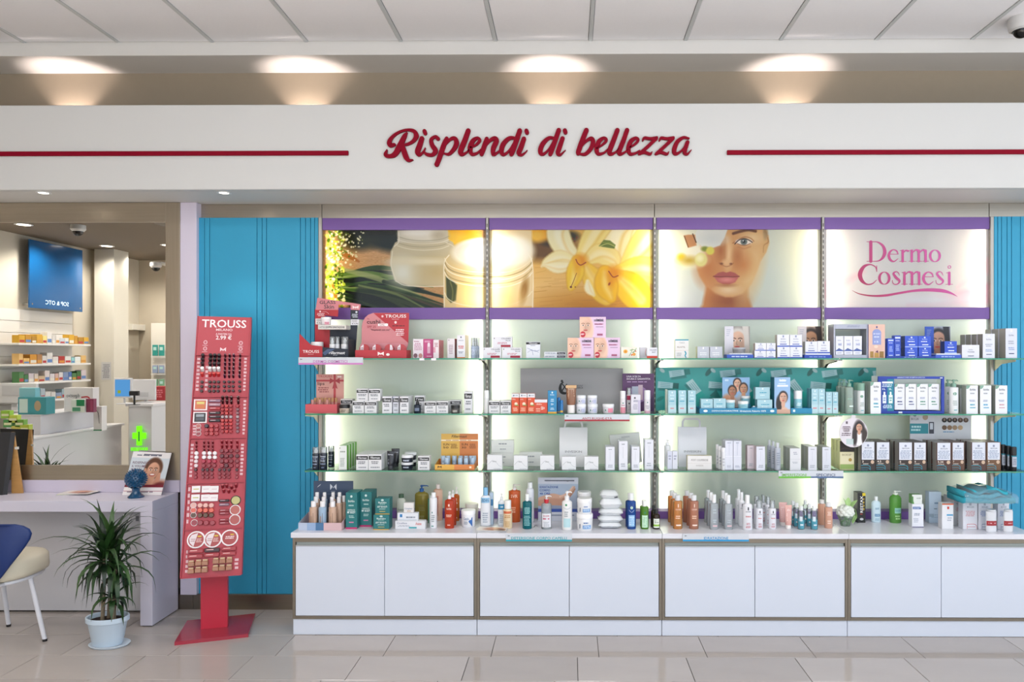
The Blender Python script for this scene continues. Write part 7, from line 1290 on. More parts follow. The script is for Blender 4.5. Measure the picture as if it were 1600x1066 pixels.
# folded towel in a clear bag, across the cartons
x, W, H, zb, Yf = spot('H', 970, 1352, 582, 690, 'c', -.36); zt3 = CT + 216 / 4.845 * mpp(1540, -.43) + .006
tw = empty('folded_towel', (x, -.36, zt3)); tag(tw, 'folded turquoise towel in a clear bag lying across the cartons', 'towel'); TW = mat('2fa3b8', .8, noise=.15, nscale=60, bump=.3)
for k, (wl, wr, z0, zh, sh_) in enumerate([(1., 1., 0, .034, .0), (.97, .88, .030, .030, -.004), (.72, .6, .056, .026, .015)]):
    mb = MB(); n = 22; prof = []
    for j in range(13):
        a = -PI / 2 + PI * j / 12; prof.append((-.105 - .016 * math.cos(a) if 0 else -.10 - zh * .5 * math.cos(a), zh * .5 + zh * .5 * math.sin(a)))
    prof += [(.08, zh), (.08, 0)]; vs = []; fs = []; m_ = len(prof)
    for i in range(n + 1):
        t = i / n; xx = (-W / 2 * wl) + (W / 2 * wl + W / 2 * wr) * t; wob = .006 * math.sin(7 * t + k * 2) + .004 * math.sin(17 * t + k)
        for (yy, zq) in prof: vs.append((xx, yy + wob * .6, zq * (1 + .15 * math.sin(9 * t + k)) + (wob if k else max(0, wob * .2))))
    for i in range(n):
        for j in range(m_): j2 = (j + 1) % m_; fs.append((i * m_ + j, (i + 1) * m_ + j, (i + 1) * m_ + j2, i * m_ + j2))
    fs += [list(range(m_)), list(range(n * m_, (n + 1) * m_))[::-1]]; mb.add(vs, fs, TW, True); o = mb.build('towel_fold', tw, (sh_, 0, z0))
mb = MB(); n = 20; vs = []; fs = []; pf = [(-.128, .004), (-.13, .05), (-.11, .078), (.0, .088), (.08, .08)]
for i in range(n + 1):
    t = i / n; xx = -W / 2 * .98 + W * 1.02 * t; s_ = .75 + .35 * math.sin(PI * min(1, t * 1.2)) 
    for (yy, zq) in pf: vs.append((xx, yy, zq * s_ + .004 * math.sin(23 * t + yy * 60)))
for i in range(n):
    for j in range(4): fs.append((5 * i + j, 5 * i + 5 + j, 5 * i + 6 + j, 5 * i + 1 + j))
mb.add(vs, fs, glass_mat('f2f6f8', .10, name='clear_bag_film'), True); mb.build('clear_bag', tw)
# ================================================================== red makeup stand
BLc, BRc, TLc, TRc = at(281.8, 904, -.60), at(378, 898, -.515), at(309, 494, -.28), at(393.5, 496.5, -.19)
TRD = mat('b03a46', .38, noise=.02, nscale=3); TRD2 = mat('b5303f', .3, noise=.02, nscale=3); LIP = mat('a93240', .4)
ex = ((BRc - BLc) + (TRc - TLc)).normalized(); eu = ((TLc - BLc) + (TRc - BRc)); eu = (eu - ex * eu.dot(ex)).normalized(); en = ex.cross(eu).normalized()   # en points to the viewer
if en.y > 0: en = -en
RB = Matrix((ex, -en, eu)).transposed().to_4x4()
org = (BLc + TLc + BRc + TRc) / 4
p0 = atz(331, 986, .02); stand = empty('makeup_stand', (p0.x, p0.y, 0)); tag(stand, 'tall red freestanding makeup tester stand with Trouss header on one post', 'display stand')
def onb(u, v):
    d = ray(u, v); t = (org - CAM).dot(en) / d.dot(en); return CAM + d * t
def loc2(p): q = p - org; return q.dot(ex), q.dot(eu)
def brd(mb, name, parent=stand):
    o = mb.build(name, parent); o.matrix_local = Matrix.Translation(org - stand.location) @ RB; return o
def vline(v): return loc2(onb(337, v))[1]
c4 = [loc2(p) for p in (BLc, BRc, TRc, TLc)]
mb = MB(); mb.prism(c4, .0, .03, TRD2); brd(mb, 'board')
def xat(t, side):
    a, b = (c4[0], c4[3]) if side == 0 else (c4[1], c4[2]); f = (t - a[1]) / (b[1] - a[1]); return a[0] + f * (b[0] - a[0])
vs_ = [494.5, 556.5, 621, 685.5, 755, 826.5, 901]; ts = [vline(v) for v in vs_]; ts[0] = min(c4[2][1], c4[3][1]) - .002; ts[-1] = max(c4[0][1], c4[1][1]) + .002
for k in range(6):
    a, b = ts[k + 1] + (.003 if k < 5 else 0), ts[k] - .003
    if k == 0: a -= .002
    mb = MB(); q = [(xat(a, 0) + .008, a), (xat(a, 1) - .008, a), (xat(b, 1) - .008, b), (xat(b, 0) + .008, b)]; mb.prism(q, -.012 if k == 0 else -.006, 0, TRD); brd(mb, 'header_panel' if k == 0 else 'tester_tray')
    if k: mb = MB(); mb.prism([(xat(a, 0) + .004, a - .005), (xat(a, 1) - .004, a - .005), (xat(a, 1) - .004, a + .001), (xat(a, 0) + .004, a + .001)], -.016, 0, LIP); brd(mb, 'tray_lip')
for sd in (0, 1):
    s_ = 1 if sd == 0 else -1; q = [(xat(ts[-1], sd), ts[-1]), (xat(ts[-1], sd) + s_ * .007, ts[-1]), (xat(ts[0], sd) + s_ * .007, ts[0]), (xat(ts[0], sd), ts[0])]
    if sd: q = q[::-1]
    mb = MB(); mb.prism(q, -.014, 0, LIP); brd(mb, 'side_rim')
hp = lambda x, y: loc2(onb(cu('L', x), cv('L', y)))
def hprint(x0, x1, y0, y1, spec, nm='header_lettering', n=.0122, c='L'):
    a = loc2(onb(cu(c, x0), cv(c, y1))); b = loc2(onb(cu(c, x1), cv(c, y0))); q = face_print(spec, b[0] - a[0], b[1] - a[1], None, 0, nm, stand)
    q.matrix_local = Matrix.Translation(org - stand.location) @ RB @ Matrix.Translation(((a[0] + b[0]) / 2, -n, a[1]))
WT = 'f2e8ea'
hprint(222, 560, 104, 156, [('t', 'TROUSS', 0, 0, 1, 1, WT)]); hprint(330, 455, 168, 184, [('t', 'MILANO', 0, 0, 1, 1, 'e8ccd0')]); hprint(328, 448, 202, 214, [('t', 'A PARTIRE DA', 0, 0, 1, 1, 'e8ccd0')]); hprint(328, 448, 219, 249, [('t', '2.99 €', 0, 0, 1, 1, WT)])
hprint(360, 406, 308, 340, [('p', [(.0, 0), (.3, .4), (.5, .15), (.7, .4), (1, 0), (1, 1), (.65, .65), (.5, .5), (.35, .65), (0, 1)], 'ecd4d8')], 'header_emblem')
for (x, y) in ((250, 272), (247, 320), (517, 278), (515, 322)): hprint(x - 30, x + 30, y - 20, y + 24, [('e', .5, .6, .26, .34, 'e0bcc2'), ('e', .5, .6, .17, .24, 'b85a66'), ('l', .1, .0, .9, .14, 1, 'e0c0c6')], 'header_emblem')
for (x0, x1, y0, y1, nn) in ((172, 214, 380, 640, 9), (530, 565, 380, 640, 10), (240, 275, 440, 640, 6), (150, 185, 890, 975, 4), (525, 560, 700, 970, 10)): hprint(x0, x1, y0, y1, [('l', 0, 0, 1, 1, nn, 'e4c4ca')], 'tray_lettering', .0062)
for (x0, x1, y0, y1, nn) in ((80, 106, 40, 210, 9), (328, 352, 40, 200, 9), (66, 90, 250, 440, 6), (60, 82, 560, 680, 5), (302, 326, 600, 660, 3)): hprint(x0, x1, y0, y1, [('l', 0, 0, 1, 1, nn, 'e4c4ca')], 'tray_lettering', .0062, 'M')
# post and foot
aF = math.radians(17); fx = Vector((math.cos(aF), math.sin(aF), 0)); fy = Vector((-math.sin(aF), math.cos(aF), 0))
q0, q1 = atz(272.5, 1009, 0), atz(388, 996, 0)
A = [q0, q1, q1 + fy * .36, q0 + fy * .36]; mb = MB(); ft = [(p - stand.location) for p in A]
vs = [(p.x, p.y, z) for z in (0, .02) for p in ft]; mb.add(vs, [(3, 2, 1, 0), (4, 5, 6, 7)] + [(i, (i + 1) % 4, 4 + (i + 1) % 4, 4 + i) for i in range(4)], mat('a02a3c', .22, coat=.3)); mb.build('foot_plate', stand)
w0, w1 = atz(313.5, 984, .02), atz(355.5, 980, .02); d_ = fy * .05; zt_p = onb(334, 895).z + .01; mb = MB(); pts = [w0, w1, w1 + d_, w0 + d_]; lean = (onb(334, 895) - (w0 + w1) / 2); lean.z = 0; lean = lean + fy * .035
vs = [((p - stand.location).x, (p - stand.location).y, .0205) for p in pts] + [((p - stand.location).x + lean.x * 0 + 0.0, (p - stand.location).y, zt_p) for p in pts]
mb.add(vs, [(3, 2, 1, 0), (4, 5, 6, 7)] + [(i, (i + 1) % 4, 4 + (i + 1) % 4, 4 + i) for i in range(4)], mat('b8263c', .35)); mb.build('post', stand)
# link between post head and the back of the leaning board
bm_ = (w0 + w1) / 2 - stand.location; bc = org - stand.location - en * .03 + eu * (vline(890) + .03)
mb = MB(); mb.tube([(bm_.x, bm_.y + .02, zt_p - .03), (bc.x, bc.y, bc.z)], .018, TRD2, 8); mb.tube([(bm_.x, bm_.y + .02, .3), (bm_.x - .03, bm_.y + .14, 1.0)], .014, TRD2, 8); mb.build('rear_brace', stand)
# testers: every one a thing of its own, upright on the tilted trays
_TM = {}
def tester(kind, c, x, y, lab, cat, grp, sx=0, sy=0, col='18141a', col2=None, name=None):
    p = onb(cu(c, x), cv(c, y)); k = CROP[c][2]; s = mpp(cu(c, x), p.y); key = (kind, sx, sy, col, col2, c)
    if key not in _TM:
        mb = MB(); m = mat(col, .3, coat=.3); m2 = mat(col2 or 'e8e0e2', .35); W, H = sx / k * s, sy / k * s
        if kind == 'stick':     # cap end of a lipstick or mascara pointing up and out of its hole
            r = W / 2; mb.tube([(0, .002, -H * .25), (0, -.022, H * .3)], r, m, 10); mb.tube([(0, -.0205, H * .27), (0, -.0225, H * .31)], r * .75, m2, 10)
        elif kind == 'cap': mb.lathe([(W / 2, 0), (W / 2, .016), (W * .42, .019)], m, 14)
        elif kind == 'disc': mb.lathe([(W / 2, 0), (W / 2, .006), (W * .44, .0075), (W * .42, .0065)], m2, 24, close=False); mb.lathe([(.0005, .0062), (W * .42, .0062)], m, 24, close=False)
        elif kind == 'pal': mb.box(-W / 2, W / 2, 0, .006, -H / 2, H / 2, m2, .001); mb.box(-W * .40, W * .40, -.001, .004, -H * .4, H * .4, m); mb.box(-W * .28, W * .28, -.0016, .002, .05 * H, H * .28, mat('d8c878' if col != '1a1a1c' else '9aa0a8', .5)); mb.box(-W * .28, W * .28, -.0016, .002, -H * .28, -.02 * H, mat('c87848' if col != '1a1a1c' else '50545c', .5))
        elif kind == 'bar': mb.box(-W / 2, W / 2, -.008, .004, -H / 2, H / 2, m, .003); mb.box(-W * .36, W * .1, -.0084, -.007, H * .02, H * .22, m2)
        elif kind == 'card': mb.box(-W / 2, W / 2, -.006, .004, -H / 2, H / 2, m, .001); mb.box(-W * .3, W * .35, -.0064, -.005, -H * .05, H * .08, m2)
        elif kind == 'flask': mb.box(-W / 2, W / 2, -.02, .004, -H / 2, H * .2, m, .002); mb.box(-W * .4, W * .4, -.016, .0, H * .2, H * .5, m2, .002)
        _TM[key] = mb.mesh(name or kind)
    o = bpy.data.objects.new(name or 'tester', _TM[key]); COL.objects.link(o); R4 = RB.copy()
    if kind in ('cap', 'disc'): R4 = RB @ Matrix.Rotation(PI / 2, 4, 'X')
    o.matrix_world = Matrix.Translation(p + en * (.0065 if kind in ('cap', 'disc', 'pal', 'card', 'bar', 'flask') else .004)) @ R4
    if kind in ('pal', 'card', 'bar', 'flask'): o.matrix_world = Matrix.Translation(p + en * .0128) @ R4
    tag(o, lab, cat, grp); TST.setdefault(lab, []).append((o, cu(c, x), cv(c, y))); return o
SR = ' of the red stand'; TST = {}
X4 = (232, 290, 322, 355)
for j, y in enumerate((374, 404, 436)):
    for i, x in enumerate(X4): tester('stick', 'L', x - 2 * j, y, 'black-capped mascara tester in the left half of the first tray' + SR, 'mascara', 'black mascara testers', 24, 30, '17151a', '2c2a30', name='mascara_tester')
for i, x in enumerate(X4): tester('stick', 'L', x - 5, 474, 'white-capped gloss tester in the first tray' + SR, 'lip gloss', 'white-capped gloss testers', 27, 32, 'e2dede', 'f4f2f2', name='gloss_tester')
for i, x in enumerate(X4): tester('stick', 'L', x - 6, 514, 'bright red gloss tester under the white caps in the first tray' + SR, 'lip gloss', 'red gloss testers', 24, 32, 'c02c30', 'd86058', name='gloss_tester')
for y in (570, 605, 639):
    for i, x in enumerate((225, 285, 318, 350)): tester('cap', 'L', x - (y - 570) * .05, y, 'dark nail polish tester with golden ring in first tray' + SR, 'nail polish', 'dark nail polish testers', 22, 22, '2a1416', 'c8a878', name='nail_polish_tester')
for y in (372, 403, 434, 465, 496, 527):
    for i, x in enumerate((400, 433, 465, 512)): tester('stick', 'L', x - (y - 372) * .03, y, 'thin dark plum pencil tester, right of first tray' + SR, 'pencil', 'plum pencil testers', 15, 34, ['3a1420', '2a1018', '301430'][(y // 31 + i) % 3], '6a3848', name='pencil_tester')
for y in (570, 604, 637):
    for i, x in enumerate((393, 428, 460, 509)): tester('cap', 'L', x, y, 'dark plum eyeshadow tester, low right of first tray' + SR, 'eyeshadow', 'plum eyeshadow testers', 21, 21, '2c101c', 'b090a0', name='eyeshadow_tester')
# second tray
tester('pal', 'L', 213, 742, 'orange eyeshadow palette, white frame, second tray' + SR, 'palette', None, 94, 84, 'c86a50', 'eee6e8', name='eyeshadow_palette'); tester('pal', 'L', 209, 837, 'black and grey eyeshadow palette, white frame, second tray' + SR, 'palette', None, 96, 84, '1a1a1c', 'eee6e8', name='eyeshadow_palette')
for y, cc, l in ((712, '8a6a80', 'first from the top'), (741, 'b08a98', 'second from the top'), (770, 'b02c34', 'third from the top, red'), (804, '1c1418', 'fourth from the top, black'), (833, '1c1418', 'fifth from the top, black'), (862, '1c1418', 'sixth from the top, black')): tester('bar', 'L', 320, y, 'long flat compact in the second tray%s, %s' % (SR, l), 'compact', 'long flat compacts', 82, 20, cc, 'd8b8c0', name='flat_compact')
for y in (692, 722):
    for x in (380, 413, 447, 498): tester('stick', 'L', x, y, 'dark brown lip pencil tester, top right of second tray' + SR, 'pencil', 'brown pencil testers', 18, 36, '2e1214', '5a3434', name='pencil_tester')
for y in (752, 779, 806, 834, 861, 888, 916, 944):
    for x in (380, 411, 443, 494):
        if y == 834 or (x == 494 and y > 760): tester('cap', 'L', x, y, 'silver grey lipstick tester in the second tray' + SR, 'lipstick', 'silver lipstick testers', 24, 24, 'a59498' if y == 834 else '7c5058', name='lipstick_tester')
        else: tester('cap', 'L', x, y, 'red lipstick tester on the right side of the second tray' + SR, 'lipstick', 'red lipstick testers', 25, 25, ['b02428', 'a01e26', 'bc3030'][(x + y) % 3], name='lipstick_tester')
for y in (902, 932, 960):
    for x in (260, 297, 336): tester('cap', 'L', x, y, 'red blush tester low on the left of the second tray' + SR, 'blush', 'red blush testers', 30, 30, ['a42c34', 'b4383c'][(x + y) % 2] if not (x == 260 and y == 902) else '3a2a34', name='blush_tester')
    tester('disc', 'L', 197, y, 'ringed lip colour tester low at the left edge of the second tray' + SR, 'lip colour', 'ringed lip testers', 36, 36, 'b86a62' if y == 902 else '94343c', name='lip_colour_tester')
# third tray
for y in (38, 56, 74):
    for x in (118, 156, 177, 198): tester('stick', 'M', x, y, 'dark red lip pencil tester, top left of third tray' + SR, 'pencil', 'dark red pencil testers', 9, 18, '6a2028', '9a5058', name='pencil_tester')
for y in (36, 56):
    for x in (243, 266, 289, 318): tester('stick', 'M', x, y, 'wine red gloss tester, top right of third tray' + SR, 'lip gloss', 'wine gloss testers', 11, 22, '841c28', 'b04c58', name='gloss_tester')
for y in (90, 110):
    for x in (119, 156, 183, 209): tester('cap', 'M', x, y, 'white round cap tester in the third tray' + SR, 'lip gloss', 'white caps of the third tray', 19, 19, 'e8e2e4', name='gloss_tester')
for y in (130, 151):
    for x in (117, 154, 181, 207): tester('cap', 'M', x, y, 'red blush tester under the white caps of the third tray' + SR, 'blush', 'red testers of the third tray', 18, 18, 'e2d0d4' if x == 117 else ['a8203c', '8c2430'][y == 151], name='blush_tester')
for y in (78, 104, 129, 151):
    for x in (243, 265, 288, 318): tester('cap', 'M', x, y, 'dark red lipstick tester on the right of the third tray' + SR, 'lipstick', 'dark red lipstick testers', 20, 18, ['7a1c26', '8e2430', '5c1820'][(x + y) % 3], name='lipstick_tester')
for y in (171, 190, 208):
    for x in (115, 150, 172, 195, 232, 255, 278, 316): tester('cap', 'M', x, y, 'deep brown-red tester in the bottom rows of the third tray' + SR, 'lipstick', 'bottom testers of the third tray', 15, 15, ['441418', '8a2630', '2c1012'][(x * 3 + y) % 3], name='lipstick_tester')
# fourth tray
for j, y in enumerate((266, 308)):
    for i, x in enumerate((117, 165, 206)): tester('card', 'M', x - 3 * j, y, 'white powder box in the fourth tray%s, %s row, %s' % (SR, ['upper', 'lower'][j], ['left', 'middle', 'right'][i]), 'powder', 'white powder boxes', 38, 32, 'e6dfe0', 'b8b04c' if i == 0 else 'd0b8bc', name='powder_box')
for y, cc, n in ((345, 'dca8a0', 'pale pink'), (369, 'd8604c', 'coral'), (393, '5c3a24', 'bronze')):
    for x in (103, 137, 164, 192): tester('disc' if x == 103 else 'cap', 'M', x, y, '%s blush tester in the fourth tray' % n + SR, 'blush', n + ' blush testers', 28 if x == 103 else 23, 20, cc, name='blush_tester')
for x in (107, 138, 167, 198): tester('disc' if x == 107 else 'cap', 'M', x, 430, 'brick red blush tester in the last row of the fourth tray' + SR, 'blush', 'brick red blush testers', 32 if x == 107 else 25, 22, '96303a', name='blush_tester')
for i, (x, y, r) in enumerate(((310, 320, 46), (307, 367, 50), (305, 415, 52))): tester('disc', 'M', x, y, 'round white-rimmed compact, right of fourth tray%s, %s of three' % (SR, ['top', 'middle', 'bottom'][i]), 'compact', None, r, r, ['b8b070', 'b0584c', 'a84a44'][i], 'ece6e8' if i else '2a2426', name='round_compact')
for y, cc in ((322, '2a181c'), (341, '8a7080'), (370, '8c2830'), (384, '94303a'), (416, '8c2830'), (431, '94303a')): tester('bar', 'M', 254, y, 'narrow flat compact in the middle of the fourth tray' + SR, 'compact', 'narrow flat compacts', 46, 12, cc, 'd8a8b0', name='flat_compact')
for (x, y) in ((246, 252), (266, 250), (290, 256), (252, 274), (276, 276), (304, 272), (312, 248)): tester('stick', 'M', x, y, 'loose dark red lip liner, top right of fourth tray' + SR, 'pencil', 'loose dark red lip liners', 13, 24, '8c2430', 'b05058', name='pencil_tester')
# fifth tray
for i, (x, y, r) in enumerate(((116, 513, 82), (198, 510, 82), (280, 503, 78))):
    o = tester('disc', 'M', x, y, 'large round red compact with white rim, last tray%s, %s of three' % (SR, ['left', 'middle', 'right'][i]), 'compact', None, r, r, 'a33a38', 'f0e8ea', name='round_compact'); r_ = r / 3.136 * mpp(330, -.5) * .82
    q = face_print([('p', [(.1, .3), (.35, .03), (.62, .97), (.2, .85), (.05, .6)], 'e4d4d8'), ('l', .15, .35, .5, .6, 2, 'b08a90'), ('r', .6, .68, .85, .78, 'd8b83c'), ('l', .5, .3, .9, .6, 3, 'e0b8b4')] if i < 2 else [('l', .2, .4, .9, .65, 2, 'ecd0d0'), ('r', .55, .7, .8, .78, 'd8b83c')], r_, r_, None, 0, 'lid_print', o); q.matrix_local = Matrix.Rotation(-PI / 2, 4, 'X') @ Matrix.Translation((0, -.0066, -r_ / 2))
for j, row in enumerate((((115, 568), (195, 563), (277, 556)), ((112, 594), (193, 587), (275, 580)))):
    for i, (x, y) in enumerate(row): tester('bar', 'M', x, y, 'red lying compact in the last tray%s, %s row, %s' % (SR, ['upper', 'lower'][j], ['left', 'middle', 'right'][i]), 'compact', 'red lying compacts', 68, 19, '3c181c' if (j, i) == (0, 1) else 'a02830', 'e0a8a4', name='flat_compact')
for j in range(2):
    for i, (x, y) in enumerate(((95, 628), (130, 624), (162, 622), (215, 615), (247, 613), (281, 611))): tester('flask', 'M', x - 2 * j, y + 35 * j, 'small golden foundation flask, last tray%s, %s row, %s from left' % (SR, ['upper', 'lower'][j], NTH[i]), 'foundation', 'golden foundation flasks', 28, 28, 'a06a4c', 'c8a888', name='foundation_flask')

for lab, L in TST.items():
    if len(L) < 2: continue
    rows = []
    for q in sorted(L, key=lambda q: q[2]):
        if rows and q[2] - rows[-1][-1][2] < 2.0: rows[-1].append(q)
        else: rows.append([q])
    for ri, R_ in enumerate(rows):
        for ci, q in enumerate(sorted(R_, key=lambda q: q[1])):
            q[0]['label'] = lab.replace(SR, '') + (', %s row' % NTH[ri] if len(rows) > 1 else '') + (', %s from left' % NTH[ci] if len(R_) > 1 else '')
# ================================================================== mirror, desk
YM = -.045
mxr = at(260, 540, YM).x; mzt, mzb = at(200, 347.5, YM).z, at(200, 727, YM).z; fzb = at(200, 750, YM).z; fxr = at(280.6, 500, -.06).x
mir = empty('wall_mirror', (mxr - 1.2, YM, fzb)); tag(mir, 'large wall mirror in a brushed steel frame above the white desk, reflecting the pharmacy', 'mirror')
ml_, nt, out = nodemat('mirror_silver'); g = nt.nodes.new('ShaderNodeBsdfGlossy'); g.inputs[0].default_value = (.86, .87, .85, 1); g.inputs['Roughness'].default_value = 0; nt.links.new(g.outputs[0], out.inputs[0])
XL = -3.3; lx = mir.location.x
mb = MB(); mb.add([(XL - lx, 0, mzb - fzb), (mxr - lx, 0, mzb - fzb), (mxr - lx, 0, mzt - fzb), (XL - lx, 0, mzt - fzb)], [(0, 1, 2, 3)], ml_); mb.build('mirror_glass', mir)
MB().box(XL - lx, fxr - lx, .001, .14, 0, ZS - fzb - .002, mat('8a8a8a', .6)).build('backing', mir)
FS = mat('b3a999', .34, 1., noise=.12, nscale=2.5, stretch=(1, 1, 30)); FS2 = mat('b3a999', .34, 1., noise=.12, nscale=2.5, stretch=(30, 1, 1))
MB().box(XL - lx, mxr - lx - .0005, -.012, .001, mzt - fzb, ZS - fzb - .002, FS, .001).build('frame_rail', mir); MB().box(XL - lx, mxr - lx - .0005, -.012, .001, 0, mzb - fzb, FS, .001).build('frame_rail', mir); MB().box(mxr - lx, fxr - lx - .0005, -.012, .001, 0, ZS - fzb - .002, FS2, .001).build('frame_stile', mir)
DK = mat('cdc9d8', .4, noise=.01, nscale=3); ZD = .773; YD = -.345
dx1 = at(238, 880, YD).x; dx0 = at(219, 880, YD).x
desk = empty('desk', (dx1 - 1.2, YD, 0)); tag(desk, 'white wall-mounted desk with thick top and end panel under the mirror', 'desk'); lx = desk.location.x
th = (801 - 784) * mpp(200, YD)
MB().box(XL - lx, dx1 - lx, 0, .30, ZD - th, ZD, DK, .0015).build('desk_top', desk); MB().box(dx0 - lx, dx1 - lx, 0, .30, .006, ZD - th - .0005, DK, .0015).build('end_panel', desk)
MB().box(dx0 - lx + .008, dx1 - lx - .008, .01, .29, 0, .006, BLACK).build('foot_strip', desk)
MB().box(XL - lx, fxr - lx - .002, .285, .30, ZD + .0004, fzb, mat('c6bed0', .45), .001).build('upstand', desk)
MB().box(XL - lx, dx0 - lx - .0005, .25, .262, .012, ZD - th - .0005, mat('c4c3c8', .5)).build('modesty_panel', desk)
p = at(209, 810, YD + .25); so = MB().box(-.045, .045, -.006, 0, -.027, .027, mat('c9c7cc', .4), .002).build('wall_socket', None, (p.x, YD + .249, p.z)); tag(so, 'white electrical socket under the desk top near the end panel', 'socket')
for i in range(3): MB().box(-.034 + .026 * i, -.014 + .026 * i, -.0075, -.006, -.017, .017, mat('dcdade' if i < 2 else '77757c', .4), .001).build('socket_module', so)
# magazines fanned on the desk
p = atz(112, 774, ZD)
for i, (cc, a) in enumerate((('7fa88c', .22), ('c9b46c', .12), ('e0dad4', .02), ('d8d2d0', -.07), ('e2ddd8', -.14))):
    o = MB().box(-.10, .10, -.065, .065, 0, .002, mat(cc, .35), .0005).build('magazine', None, (p.x - .012 + .008 * i, p.y + .075 - .004 * i, ZD + .0005 + .0023 * i), (0, 0, a)); tag(o, ['bottom magazine of the fan on the desk, green edge', 'second magazine from the bottom of the fan, yellow', 'third magazine from the bottom of the fan', 'magazine directly under the topmost of the fan', 'topmost magazine of the fan with a reddish cover'][i], 'magazine', 'fan of magazines')
    if i == 4: q = picture(None, -.085, .085, -.055, .055, 0, o, 'cover_print', PMG_ := image_mat(PMG)); q.rotation_euler = (-PI / 2, 0, 0); q.location = (0, 0, .0026)
    else: MB().box(-.098, .098, -.066, -.065, .0004, .0016, mat('eceae6', .7)).build('page_edge', o)
# leaflet leaning on the upstand
b0, b1, t0, t1 = at(191, 774, -.16), at(252, 775, -.16), at(208.5, 705.5, -.075), at(268, 708, -.075)
LW = bpy.data.objects; me = bpy.data.meshes.new('leaflet_stand'); nrm = (b1 - b0).cross(t0 - b0).normalized(); b0.z = b1.z = ZD + .001
c0 = (b0 + b1) / 2; vs = [b0 - c0, b1 - c0, t1 - c0, t0 - c0]; th_ = nrm * .002 if nrm.y > 0 else -nrm * .002
mb = MB(); mb.add(vs + [v + th_ for v in vs], [(0, 1, 2, 3), (7, 6, 5, 4), (0, 4, 5, 1), (1, 5, 6, 2), (2, 6, 7, 3), (3, 7, 4, 0)], mat('dcd6d8', .4)); lf = mb.build('leaflet', None, c0); tag(lf, 'leaflet with a smiling woman leaning on the desk upstand', 'leaflet')
me = bpy.data.meshes.new('printed_picture'); me.from_pydata([v - th_ * .35 for v in vs], [], [(0, 1, 2, 3)]); uv = me.uv_layers.new(name='uv')
for i, c in enumerate(((0, 0), (1, 0), (1, 1), (0, 1))): uv.data[i].uv = c
me.materials.append(image_mat(paint_lift())); obj('printed_picture', me, lf)
q = face_print([('t', 'RIDEFINISCI', .06, .72, .5, .775, '6a4a5c'), ('t', 'IL VOLUME', .06, .64, .42, .69, '6a4a5c'), ('t', 'DELLA', .06, .56, .3, .61, '6a4a5c'), ('t', 'BELLEZZA', .06, .48, .42, .53, '6a4a5c'), ('l', .1, .9, .85, .94, 1, '6a6a78'), ('l', .1, .05, .9, .1, 1, '9a8a94')], 1, 1, None, 0, 'leaflet_lettering', lf)
for v in q.data.vertices:
    X, Z, n_ = v.co.x + .5, v.co.z, v.co.y; v.co = vs[0] * (1 - X) * (1 - Z) + vs[1] * X * (1 - Z) + vs[2] * X * Z + vs[3] * (1 - X) * Z - th_ * (.5 - n_ * 100)
# blue pine cone ornament
p = atz(218, 775.5, ZD); PB_ = mat('12486e', .15, coat=.6); s = mpp(218, p.y); r = 16 * s
pc_ = MB().lathe([(r * .72, 0), (r * .74, r * .1), (r * .5, r * .3), (r * .34, r * .55), (r * .36, r * .8), (r * .5, r * .95)], PB_, 24).build('pine_cone_ornament', None, (p.x, p.y - .038, ZD + .0004)); tag(pc_, 'glossy blue ceramic pine cone ornament on a foot in front of the leaflet', 'ornament')
mb = MB(); mb.sphere((0, 0, r * 1.75), r * .86, PB_, 20, 12, (1, 1, 1.02))
mb.build('cone_body', pc_); mb = MB()
for i in range(150):
    ph = math.acos(1 - 1.86 * (i + .5) / 150); th2 = i * 2.39996; d = Vector((math.sin(ph) * math.cos(th2), math.sin(ph) * math.sin(th2), math.cos(ph))); c = Vector((0, 0, r * 1.75)) + d * r * .84
    t1_ = d.cross(Vector((0, 0, 1))); t1_ = t1_.normalized() if t1_.length > .01 else Vector((1, 0, 0)); t2_ = d.cross(t1_); tip = c + d * r * .2 + Vector((0, 0, r * .05)); w2 = r * .12
    mb.add([c + t1_ * w2, c + t2_ * w2, c - t1_ * w2, c - t2_ * w2, tip], [(0, 1, 4), (1, 2, 4), (2, 3, 4), (3, 0, 4)], PB_)
mb.build('scales', pc_)['kind'] = 'stuff'
# framed chalkboard at the left edge
a0, a1 = atz(4, 774, ZD), at(17, 676, -.14); WD = mat('b98a50', .5, noise=.2, nscale=6, stretch=(1, 1, 12))
sg_ = empty('easel_board', (a0.x, a0.y, ZD + .001)); tag(sg_, 'black display board with wooden easel side at the left end of the desk', 'board'); H = a1.z - ZD
mb = MB(); lx = a1.x - a0.x; yb_ = a1.y - a0.y
vs = [(-.26, -.05, 0), (0, 0, 0), (lx, yb_, H), (-.26 + lx, yb_ - .05, H)]; n_ = Vector((.02, .014, 0))
mb.add(vs + [tuple(Vector(v) + n_) for v in vs], [(0, 1, 2, 3), (7, 6, 5, 4), (0, 4, 5, 1), (1, 5, 6, 2), (2, 6, 7, 3), (3, 7, 4, 0)], mat('1e1d20', .5)); mb.build('black_panel', sg_)
mb = MB(); vs = [(lx + .022, yb_ + .014, H), (.024, .03, .0), (.040, .035, 0), (lx + .05, .085 + yb_ * .4, 0), (lx + .058, yb_ + .03, H)]
b0 = at(20, 676, -.13); b1 = at(31, 729, -.10); vs = [(b0.x - a0.x - .012, b0.y - a0.y, H), (b0.x - a0.x + .004, b0.y - a0.y, H), (b1.x - a0.x + .018, b1.y - a0.y, 0), (b1.x - a0.x - .055, b1.y - a0.y, 0)]
mb.add(vs + [(x, y + .012, z) for x, y, z in vs], [(3, 2, 1, 0), (4, 5, 6, 7), (0, 4, 7, 3), (1, 2, 6, 5), (0, 1, 5, 4), (2, 3, 7, 6)], WD); mb.build('wooden_leg', sg_)
